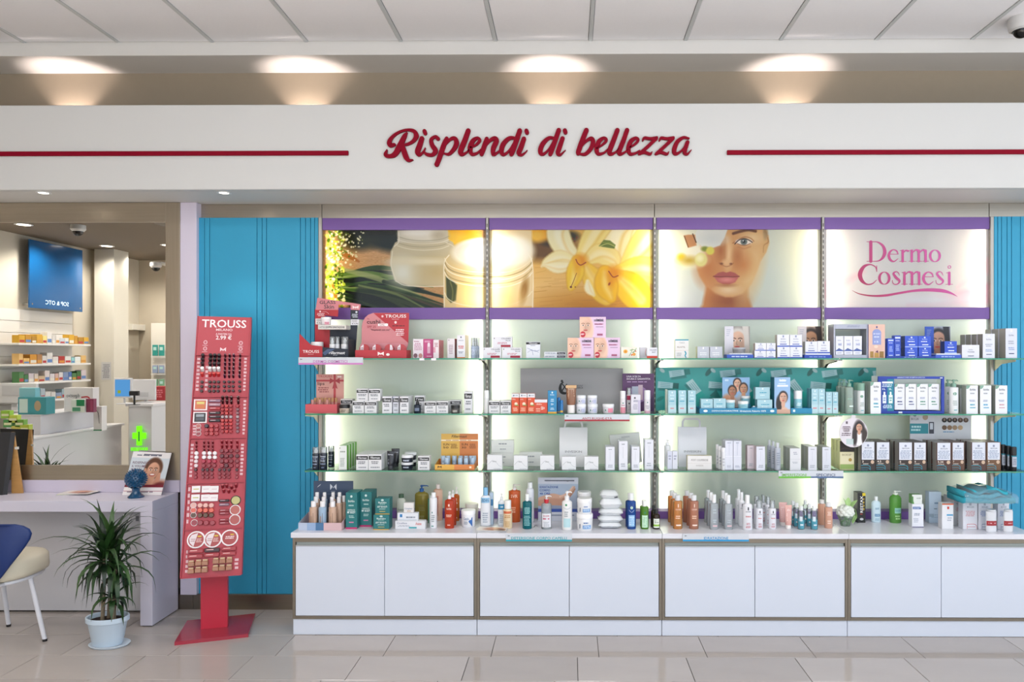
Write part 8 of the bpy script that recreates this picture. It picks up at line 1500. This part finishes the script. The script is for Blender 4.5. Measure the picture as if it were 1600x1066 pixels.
q = MB().box(lx + .012, lx + .03, yb_ + .016, yb_ + .03, H * .72, H * .76, mat('d8d4cc', .3)).build('hinge', sg_)
# ================================================================== chair
CS = mat('d6cdb8', .6, noise=.02, nscale=8); CW = mat('dcdde4', .35); CB = mat('0d2b66', .45, noise=.03, nscale=10)
f1, f2 = atz(70, 1002, 0), atz(13.5, 979, 0); sc_ = mpp(40, f1.y)
e1 = at(60, 885, f1.y - .02); cx_ = e1.x - .235; cy_ = -.60
ch = empty('chair', (cx_, cy_, 0)); tag(ch, 'chair with cream round seat, blue curved back and white legs before the desk', 'chair'); zs1 = at(40, 866, cy_).z; zs0 = at(40, 908, cy_ - .12).z + .003
def rr(w2, d2, k, n=24):
    return [(w2 * math.copysign(abs(math.cos(2 * PI * i / n)) ** k, math.cos(2 * PI * i / n)), d2 * math.copysign(abs(math.sin(2 * PI * i / n)) ** k, math.sin(2 * PI * i / n))) for i in range(n)]
mb = MB(); lv = [(0, .90), (.012, .985), (.03, 1.0), (zs1 - zs0 - .028, .985), (zs1 - zs0 - .010, .92), (zs1 - zs0, .72), (zs1 - zs0 + .004, .3)]; vs = []; fs = []
for (z, k) in lv:
    vs += [(x * k, y * k, zs0 + z) for x, y in rr(.235, .225, .75)]
for i in range(len(lv) - 1):
    for j in range(24): j2 = (j + 1) % 24; fs.append((24 * i + j, 24 * i + j2, 24 * i + 24 + j2, 24 * i + 24 + j))
fs += [list(range(24))[::-1], list(range(24 * (len(lv) - 1), 24 * len(lv)))]; mb.add(vs, fs, CS, True); mb.build('seat', ch)
mb = MB(); mb.tube([(x, y, zs0 - .012) for x, y in rr(.20, .19, .7)] + [(.2, 0, zs0 - .012)], .011, CW, 8, False); mb.build('seat_frame', ch)
for p, tp in ((f1, at(46, 900, -.60)), (f2, at(1, 912, -.42)), (Vector((cx_ - .33, f1.y - .1, 0)), Vector((cx_ - .16, cy_ - .1, 0))), (Vector((cx_ - .36, f2.y - .02, 0)), Vector((cx_ - .2, cy_ + .14, 0)))):
    q = p - ch.location; d = tp - ch.location; d.z = zs0 - .006; l_ = MB().tube([q + Vector((0, 0, .008)), d], [.012, .0135], CW, 12).build('leg', ch); MB().lathe([(.0125, 0), (.0135, .014)], BLACK, 12).build('foot_cap', l_, q)
# blue back: curved plate nearer to the camera than the seat
ol = [(0, 821), (15, 822), (25, 825.5), (32, 831.5), (34.5, 839), (32.5, 848), (27, 859), (19, 872), (9, 887), (-2, 904), (-12, 916)]; ol = ol + [(-60 - u, v) for u, v in ol[::-1]]; n = len(ol); yq = cy_ - .25
fr_ = [at(u, v, yq) - ch.location for u, v in ol]; xm_ = sum(p.x for p in fr_) / n; vs = []; zm_ = sum(p.z for p in fr_) / n
for k, (off, sc2) in enumerate(((.0, .965), (.004, .992), (.012, 1.), (.020, .985), (.024, .96))):
    for p in fr_: x = xm_ + (p.x - xm_) * sc2; z = zm_ + (p.z - zm_) * sc2; vs.append((x, p.y + off + 1.2 * (x - xm_) ** 2, z))
fs = [list(range(n))[::-1], list(range(4 * n, 5 * n))]
for k in range(4):
    for i in range(n): fs.append((k * n + i, k * n + (i + 1) % n, (k + 1) * n + (i + 1) % n, (k + 1) * n + i))
mb = MB(); mb.add(vs, fs, CB, True); mb.build('backrest', ch)
zb0 = min(p.z for p in fr_); mb = MB()
for dx in (-.05, .05): mb.tube([(xm_ + dx, fr_[0].y + .03, zb0 + .05), (xm_ + dx, cy_ - ch.location.y - .2, zs0 - .01), (xm_ + dx, cy_ - ch.location.y - .1, zs0 - .012)], .011, CW, 8)
mb.build('back_support', ch)
# ================================================================== potted dracaena
p = atz(156, 1016, 0); s = mpp(156, p.y); pl = empty('potted_plant', (p.x, p.y + .07, 0)); tag(pl, 'spiky dracaena in an oval white plastic pot beside the desk end panel', 'plant')
PW = mat('c3d3e2', .4, noise=.02, nscale=6); rt = 32.5 * s; rb = 22 * s; H = 47 * s
MB().lathe([(rb * 1.28, .0), (rb * 1.42, .012), (rb * 1.38, .014), (rb * 1.2, .006), (.001, .005)], mat('cdd8e2', .35), 30, sy=.72, close=False).build('saucer', pl, (.012, 0, .001))
MB().lathe([(rb, .008), (rb * 1.03, .012), (rt * .9, H * .8), (rt * .93, H * .82), (rt, H * .84), (rt * 1.0, H * .98), (rt * .97, H), (rt * .9, H * .985), (rt * .86, H * .8)], PW, 34, sy=.72, close=False).build('pot', pl)
MB().lathe([(.001, H * .86), (rt * .88, H * .85)], mat('2c1a12', .9, noise=.4, nscale=60, bump=.8), 26, sy=.72, close=False).build('soil', pl)
CN = mat('8a7a64', .8, noise=.25, nscale=40, bump=.5); heads = [((-.03, .0), (-.02, .0), .50, 42), ((.03, .01), (.035, .02), .44, 30), ((-.012, .03), (.0, .03), .56, 22), ((.04, -.02), (.05, -.03), .30, 18)]
LV = [mat(c, .42, noise=.15, nscale=12, coat=.1) for c in ('1c3418', '24421e', '2c4c22', '38582a', '152a16')]
for hi, ((bx_, by_), (tx, ty), hz, nL) in enumerate(heads):
    MB().tube([(bx_, by_, H * .8), ((bx_ + tx) / 2 + .004, by_, (H + hz) / 2), (tx, ty, hz)], [.011, .0095, .008], CN, 8).build('cane', pl)
    for i in range(nL):
        a = i * 2.39996 + hi; q = i / nL; elev = 1.45 - 1.9 * q + rng.random() * .15; L = (.24 + .13 * rng.random()) * (.8 + .35 * math.sin(PI * min(1, q + .2))) * (1 if hi < 3 else .6); droop = .5 + 1.9 * q + .5 * rng.random(); wd = .011 + .005 * rng.random()
        if hi == 2: elev = 1.52 - .9 * q; L *= .92
        mb = MB(); vs = []; fs = []; P_ = Vector((tx, ty, hz - .05 * q + .02 * rng.random())); e_ = elev; n = 7; hd = Vector((math.cos(a), math.sin(a), 0)); sd = Vector((-math.sin(a), math.cos(a), 0))
        for k in range(n + 1):
            t = k / n; w2 = wd * (.55 + .5 * math.sin(PI * min(1, t * 1.1 + .12))) * (1 - t ** 3) + .0006
            vs += [P_ - sd * w2, P_ - Vector((0, 0, w2 * .35)), P_ + sd * w2]
            P_ = P_ + (hd * math.cos(e_) + Vector((0, 0, math.sin(e_)))) * L / n; e_ = max(-1.45, e_ - droop / n * (1 + t))
            if P_.z < .02: P_.z = .02
            P_.y = min(P_.y, -.375 - pl.location.y)
        for k in range(n): fs += [(3 * k, 3 * k + 3, 3 * k + 4, 3 * k + 1), (3 * k + 1, 3 * k + 4, 3 * k + 5, 3 * k + 2)]
        mb.add(vs, fs, LV[int(rng.integers(5))], True); mb.build('leaf', pl)
# ================================================================== the pharmacy behind the camera, seen in the mirror
def rf(p): return Vector((p.x, 2 * YM - p.y, p.z))
def vat(u, v, Z): return rf(at(u, v, Z + CAM.y))          # photo pixel seen in the mirror at optical distance Z -> real place
def vatx(u, v, X): return rf(atx(u, v, X))
CRM = mat('c3bbac', .7, noise=.02, nscale=10); XW = -5.35; MIR = ', in the mirror'
YB = vat(200, 500, 11.9).y
struct(MB().box(XW - .15, XW, YB - .3, .1, 0, 3.66, CRM).build('wall_left'))
wl = struct(MB().box(XW, -1.9, YB - .15, YB, 0, 3.66, mat('b8ae9e', .7, noise=.02, nscale=10)).build('wall_rear'))
struct(MB().box(XW, -3.2, YB, -.45, 3.2, 3.32, mat('6d6255', .8)).build('ceiling_lowered'))
# storefront: glazing bars of the shop window behind the camera and at the right
for i, x in enumerate((-1.9, .4, 2.7, 5.0, 7.3)): struct(MB().box(x - .04, x + .04, YB - .1, YB - .02, 0, 3.66, mat('8c9094', .4, .6), .003).build('window_%d' % (i + 1)))
struct(MB().box(-1.86, 7.3, YB - .1, YB - .02, 0, .25, mat('8c9094', .4, .6)).build('trim_4'))
for i, y in enumerate((-1.2, -4.2, -7.0)): struct(MB().box(7.3, 7.38, y - .04, y + .04, 0, 3.66, mat('8c9094', .4, .6), .003).build('window_%d' % (i + 6)))
struct(MB().box(7.3, 7.42, -1.2, .1, 0, 3.66, CRM).build('wall_right'))
# bright upper cove and blue sign on the left wall
p0, p1 = vatx(46, 373, -5.22), vatx(129, 482, -5.22); Y0, Y1 = p1.y, p0.y; z0, z1 = 2.27, 3.14
bs = empty('wall_sign', (-5.22, (Y0 + Y1) / 2, z0)); bs.rotation_euler = (0, 0, PI / 2); W = Y1 - Y0
MB().box(-W / 2, W / 2, 0, .02, 0, z1 - z0, mat('0a4c80', .2, coat=.3, noise=.25, nscale=1.2), .002).build('sign_panel', bs); tag(bs, 'large blue wall sign reading SOP & OTC' + MIR, 'sign')
for x in (-1, 1):
    MB().tube([(x * (W / 2 - .05), -.002, .05), (x * (W / 2 - .05), .12, .05)], .012, CHROME, 10).build('stand_off', bs)
q = face_print([('t', 'SOP & OTC', .28, .07, .72, .135, emis('e4f4ff', 1.6))], W, z1 - z0, None, 0, 'sign_lettering', bs)
# column, niche ledge, notice
a, b = vat(147.5, 400, 10.6), vat(178, 400, 10.6); struct(MB().box(a.x, b.x, a.y - .35, a.y, 0, 3.2, mat('c9c4b8', .6)).build('column_front'))
n0, n1 = vat(155, 566, 10.55), vat(170, 594, 10.55); o = MB().box(min(n0.x, n1.x), max(n0.x, n1.x), -.004, 0, n1.z, n0.z, mat('bdbcbc', .5)).build('paper_notice', None, (0, n0.y + .004, 0)); tag(o, 'printed paper notice on the white column' + MIR, 'notice'); o.location.y = a.y + .004
q = face_print([('l', .1, .1, .9, .9, 9, '8a8a90')], abs(n1.x - n0.x), n0.z - n1.z, None, 0, 'printed_lines', o); q.rotation_euler = (0, 0, PI); q.location = ((n0.x + n1.x) / 2, .0002, n1.z)
a, b = vat(176, 507, 11.7), vat(216, 516, 11.7); o = MB().box(a.x, b.x, -.0, .35, b.z, a.z, mat('d3cfc6', .5), .003).build('wall_ledge', None, (0, YB, 0)); tag(o, 'white wall ledge carrying a small tin' + MIR, 'shelf')
c = vat(181, 498, 11.6); o = MB().lathe([(.05, 0), (.05, .12), (.045, .13)], mat('b8b4ae', .4), 16).build('tin', None, (c.x, YB + .2, a.z)); tag(o, 'small pale tin on the wall ledge' + MIR, 'tin'); MB().lathe([(.052, 0), (.052, .02)], mat('8a8680', .4), 16, z0=.131).build('lid', o)
# shelf wall with medicines
Ys0, Ys1 = vatx(122, 550, -5.25).y, vatx(7, 550, -5.25).y
sl = empty('shelf_wall', (XW, Ys1, 0)); tag(sl, 'white slatted shelf wall with rows of medicine boxes' + MIR, 'shelving')
Lw = Ys0 - Ys1
for i in range(9): MB().box(.002, .02, min(0, Lw), max(0, Lw), .9 + .15 * i, .9 + .15 * i + .146, mat('d2cfca', .5), .002).build('slat_board', sl)
zsh = [1.815, 1.555, 1.325, 1.09]
for z in zsh: MB().box(.02, .28, min(0, Lw), max(0, Lw), z - .025, z, mat('d8d6d4', .45), .002).build('shelf_board', sl)
pal = [['c89a2c', 'b8862c', 'a87c28', 'c89a30', 'd8c87c', 'd8d4d0', 'c8c4c0', 'd4d0cc', 'b8c0c8', 'd8d4c8'], ['d8b070', 'd4a860', 'c88a2c', 'a8784c', 'd4cfcc', 'd4d0cc', 'cfc9c6', 'a83030', 'd8d8d4', '8cc0c4', 'd8dcdc'], ['4c7c4c', '3c6c3c', 'c8bcc0', 'd0c4b8', 'c8b090', 'd4c8c4', 'ccc4c8', 'c4a49c', 'd8d4d4', '8090b0', '4c6ca8'], ['7c8ca8', '9cb0b8', '5c9c7c', 'c8c4c4', 'a8b4bc', 'ccc8c4', 'd0ccc8']]
cap_ = [['a82c2c', 'a82c2c'], ['c03030'], ['c8a040'], []]
wn = ['top', 'second', 'third', 'lowest']
for r, z in enumerate(zsh):
    y = Ys1 - .04; k = 0
    while y > Ys0 + .06:
        cc = pal[r][k % len(pal[r])]; wd = .06 + .06 * rng.random(); h = .07 + .08 * rng.random(); wd = min(wd, y - Ys0)
        o = MB().box(0, .09, -wd, 0, 0, h, mat(cc, .5), .001).build('medicine_box', None, (XW + .16, y, z + .0004)); tag(o, 'medicine box on the %s mirrored shelf, %s from the left' % (wn[r], NTH[k]), 'box', 'medicine boxes, %s shelf' % wn[r])
        MB().box(.0901, .0905, -wd * .92, -wd * .08, h * .1, h * .4, mat(['a83038', '5c7cb0', 'd8d4c8', 'c88c3c'][k % 4], .5)).build('front_print', o); y -= wd + .008; k += 1
# counter with upstand, pedestal
CW2 = mat('c9c8cc', .4); a = vatx(10, 690, -4.4); b = vatx(190, 665, -4.4)
o = MB().box(-5.0, -4.4, b.y, a.y + .6, 0, .72, CW2, .003).build('service_counter'); tag(o, 'white service counter' + MIR, 'counter'); MB().box(-5.03, -4.37, b.y - .02, a.y + .62, .7202, .745, mat('d4d3d6', .35), .002).build('counter_top', o)
c0, c1 = vatx(50, 660, -4.55), vatx(146, 660, -4.55)
o = MB().box(-4.85, -4.45, c1.y, c0.y, .7456, .97, mat('c4c3cb', .4), .003).build('counter_riser'); tag(o, 'white raised box on the service counter' + MIR, 'counter'); MB().box(-4.86, -4.44, c1.y - .005, c0.y + .005, .9704, .98, mat('d4d3d8', .3)).build('riser_top', o); ZR = .98
def vb(u0, u1, v0, v1, Z, d, col, name, lab, cat, z=None, spec=None, group=None):
    """box seen in the mirror at optical distance Z; its front faces the mirror"""
    a, b = vat(u0, v1, Z), vat(u1, v0, Z); zb = a.z if z is None else z; o = MB().box(a.x, b.x, -d, 0, 0, b.z - a.z, mat(col, .45), .002).build(name, None, (0, a.y, zb)); tag(o, lab + MIR, cat, group)
    if spec: q = face_print(spec, b.x - a.x, b.z - a.z, None, 0, 'front_print', o); q.rotation_euler = (0, 0, PI); q.location = ((a.x + b.x) / 2, .0002, 0)
    return o
pd = vb(201, 237, 635, 745, 9.6, .5, 'c9c9cc', 'till_pedestal', 'white till pedestal with a glowing green cross', 'counter')
zlow = pd.location.z; a = vat(201, 640, 9.6); b = vat(237, 640, 9.6); MB().box(a.x, b.x, -.5, 0, -zlow, -.0005, mat('c9c9cc', .45)).build('pedestal_foot', pd); MB().box(a.x - .03, b.x + .03, -.53, .02, vat(210, 635, 9.6).z - zlow + .0004, vat(210, 635, 9.6).z - zlow + .03, mat('d4d3d6', .35), .002).build('pedestal_top', pd)
cr = empty('pharmacy_cross', vat(218, 681, 9.58)); tag(cr, 'glowing green pharmacy cross on the till pedestal' + MIR, 'sign'); r = 9.5 * 9.58 / F
GN = emis('6cf01c', 1.5); pg = [(-.35, -1.6), (.35, -1.6), (.35, -.45), (1.05, -.45), (1.05, .45), (.35, .45), (.35, 1.6), (-.35, 1.6), (-.35, .45), (-1.05, .45), (-1.05, -.45), (-.35, -.45)]
pg = [(x * r, z * r) for x, z in pg]
def concave(mb, rects, y0, y1, m):
    for (x0, x1, z0, z1) in rects: mb.box(x0, x1, y0, y1, z0, z1, m)
    return mb
concave(MB(), [(-.42 * r, .42 * r, -1.6 * r, 1.6 * r), (-1.1 * r, -.42 * r, -.5 * r, .5 * r), (.42 * r, 1.1 * r, -.5 * r, .5 * r)], 0, .012, GN).build('cross_face', cr)
MB().box(-.1 * r, .1 * r, .012, .014, -.9 * r, .7 * r, mat('1c7c3c', .4)).build('cross_emblem', cr)
for i in range(8): MB().box(-1.4 * r + .36 * r * i, -1.4 * r + .36 * r * i + .2 * r, .0, .006, -2.5 * r, -1.95 * r, emis('6cf01c', 1.3)).build('glowing_letter', cr)
ztop = vat(210, 635, 9.6).z + .031
def screen(u0, u1, v0, v1, Z, lab, lit, zbase):
    a, b = vat(u0, v1, Z), vat(u1, v0, Z); o = empty('monitor', (0, a.y, zbase)); tag(o, lab + MIR, 'monitor'); m = mat('cfcfd2', .4); W = b.x - a.x; zz0 = max(.03, a.z - zbase)
    MB().box(a.x, b.x, -.04, 0, zz0, b.z - zbase, m, .004).build('housing', o); MB().box(a.x + W * .44, a.x + W * .56, -.05, -.04, .012, zz0 + .1, m).build('neck', o); MB().box(a.x + W * .25, a.x + W * .75, -.14, .05, 0, .012, m, .003).build('monitor_foot', o)
    if lit: MB().box(a.x + .015, b.x - .015, 0, .002, zz0 + .02, b.z - zbase - .02, emis('5c9cd8', .9)).build('screen', o); MB().box(a.x + .05, a.x + W * .4, .002, .003, zz0 + .06, zz0 + .1, emis('a8b83c', .7)).build('window_bar', o)
    else: MB().box(a.x + W * .3, b.x - W * .3, 0, .004, zz0 + W * .15, zz0 + W * .35, mat('bcbcc0', .4)).build('rear_cover', o)
screen(178, 205, 591, 622, 9.55, 'till monitor with a lit blue screen', True, ztop); screen(207, 242, 593, 628, 9.9, 'white monitor turned away beside the lit one', False, ztop); screen(-20, 57, 599, 630, 8.85, 'large white monitor back at the left', False, ZR)
tm_ = empty('card_terminal', (vat(210, 640, 9.4).x, vat(210, 640, 9.4).y, ztop)); tag(tm_, 'black card terminal on a stalk' + MIR, 'terminal'); MB().tube([(0, 0, .008), (0, 0, .12)], .012, BLACK, 8).build('stalk', tm_); MB().box(-.06, .06, -.02, .02, .12, .18, BLACK, .004).build('terminal_head', tm_); MB().box(-.05, .05, -.05, .05, 0, .008, BLACK, .002).build('terminal_foot', tm_)
zc2 = ZR + .0004
vb(100, 145, 612, 649, 8.9, .12, 'd2ced0', 'carton', 'white carton with a red loop on the counter riser', 'box', zc2, [('s', [(.5, .1, .05), (.1, .3, .05), (.15, .6, .05), (.4, .6, .05)], 'b03038'), ('t', 'digestivo', .45, .55, .92, .75, '5a5a60')])
vb(111, 132, 629, 649, 8.75, .06, 'cdd4cc', 'carton', 'white and green carton before the red-looped one', 'box', zc2, [('r', 0, .5, .6, 1, '1f7c4c'), ('r', .3, .1, .9, .4, '4c8c6c')]); vb(134, 146, 628, 649, 8.78, .06, '7c2c4c', 'carton', 'magenta carton beside the green and white one', 'box', zc2, [('r', .1, .1, .4, .9, '943c5c')])
vb(146, 159, 630, 668, 8.9, .1, 'd4d2d2', 'carton', 'tall white carton at the end of the counter riser', 'box', .746, [('s', [(.3, .3, .06), (.4, .7, .06), (.8, .9, .06)], '303030'), ('r', 0, 0, 1, .05, '2c7c4c')])
vb(28, 72, 630, 657, 8.45, .15, '3a8a94', 'display_carton', 'teal display carton on the counter', 'box', zc2, [('e', .3, .5, .12, .3, 'a08c70'), ('r', .65, .1, .95, .9, 'b8ccc8')]); vb(30, 55, 616, 630, 8.5, .08, '7cb4c0', 'carton', 'pale blue carton on top of the teal display carton', 'box', zc2 + .2)
for i, (u, v, cc) in enumerate([(8, 648, '8cb83c'), (20, 655, 'b8c848'), (30, 662, '6c9c3c'), (38, 670, 'a8b83c'), (12, 662, '4c8c4c'), (24, 672, 'c8c05c')]): vb(u - 7, u + 7, v - 6, v + 6, 7.9, .06, cc, 'carton', 'small carton stepped at the left of the counter, %s of six' % NTH[i], 'box', None, [('r', .1, .3, .9, .6, 'd8d8b0')], 'stepped green cartons')
vb(232, 257, 614, 636, 10.3, .2, 'a02830', 'carton', 'red carton pack behind the till', 'box', ztop, [('l', .1, .2, .9, .8, 4, 'd07078')])
fd = vb(236, 262, 505, 760, 11.52, .3, 'cfcac2', 'side_cabinet', 'pale side cabinet with teal packs', 'cabinet'); a = vat(238, 560, 11.49)
for i in range(2):
    for j, (v, h, cc) in enumerate(((556, 17, '2c8c84'), (583, 12, '8a98b4'), (607, 14, '6c9c7c'))): vb(238 + 10 * i, 246 + 10 * i, v - h, v, 11.43, .02, cc, 'pack', 'pack on the side cabinet, ' + ['left', 'right'][i] + ' column, ' + ['top', 'middle', 'bottom'][j] + ' row', 'pack', None, [('r', .2, .5, .8, .8, 'a8ccc8')])
for j, v in enumerate((557, 584, 608)): a_, b_ = vat(236, v + 1.5, 11.45), vat(262, v, 11.45); q = MB().box(a_.x, b_.x, -.049, .01, 0, b_.z - a_.z - .001, mat('d4d2d0', .4)).build('cabinet_shelf', fd); q.location = (0, a_.y - fd.location.y, a_.z - fd.location.z)
b_ = vat(78, 727, 6.2); q2 = copy_tree(pl, (b_.x, b_.y, 0), 'second spiky dracaena, only its leaf tips showing in the mirror'); q2.scale = (1.07,) * 3; q2.rotation_euler = (0, 0, 1.3)
# downlights, added spots and cameras under the lowered ceiling
def pharm(p, e=70):
    l = bpy.data.lights.new('pharmacy_spot', 'SPOT'); l.energy = e; l.color = (1, .93, .84); l.spot_size = math.radians(150); l.spot_blend = .8; l.shadow_soft_size = .06; q = bpy.data.objects.new('pharmacy_spot', l); COL.objects.link(q); q.location = p + Vector((0, 0, -.02))
for q in ((-4.0, -1.5), (-3.9, -6.6), (-4.9, -2.6), (-4.9, -4.6), (-4.9, -6.3)): pharm(Vector((*q, 3.19)))  # extra spots without fittings, added to light the mirrored room
for i, (u, v) in enumerate(((37, 351), (167, 384.5), (262, 383))):
    p = rf(atz(u, v, 3.2)); o = empty('downlight', p); tag(o, 'round recessed downlight in the lowered ceiling%s, %s' % (MIR, ['near', 'middle', 'far'][i]), 'lamp'); MB().lathe([(.07, -.004), (.095, -.004), (.095, .001)], mat('e6e6e6', .3), 20, close=False).build('ring', o); MB().lathe([(.001, -.003), (.075, -.003)], emis('fff2e2', 7), 16, close=False).build('lens', o); pharm(p)
for i, (u, v) in enumerate(((122, 352), (243.5, 411))):
    p = rf(atz(u, v, 3.2)) if i == 0 else vat(u, v, 11.2); o = empty('dome_camera', p); tag(o, 'white dome camera with black eye' + MIR + ', ' + ['under the lowered ceiling', 'on the far wall'][i], 'camera')
    MB().lathe([(.08, 0), (.082, -.05), (.06, -.075)], mat('c9c9c9', .35), 20, close=False).build('housing', o); MB().sphere((0, 0, -.07), .06, mat('0b0b0d', .08), 16, 8).build('dome', o)
    if i: MB().box(-.08, .08, p.y * 0 - .6, 0, 0, .02, mat('c9c9c9', .35)).build('bracket', o)
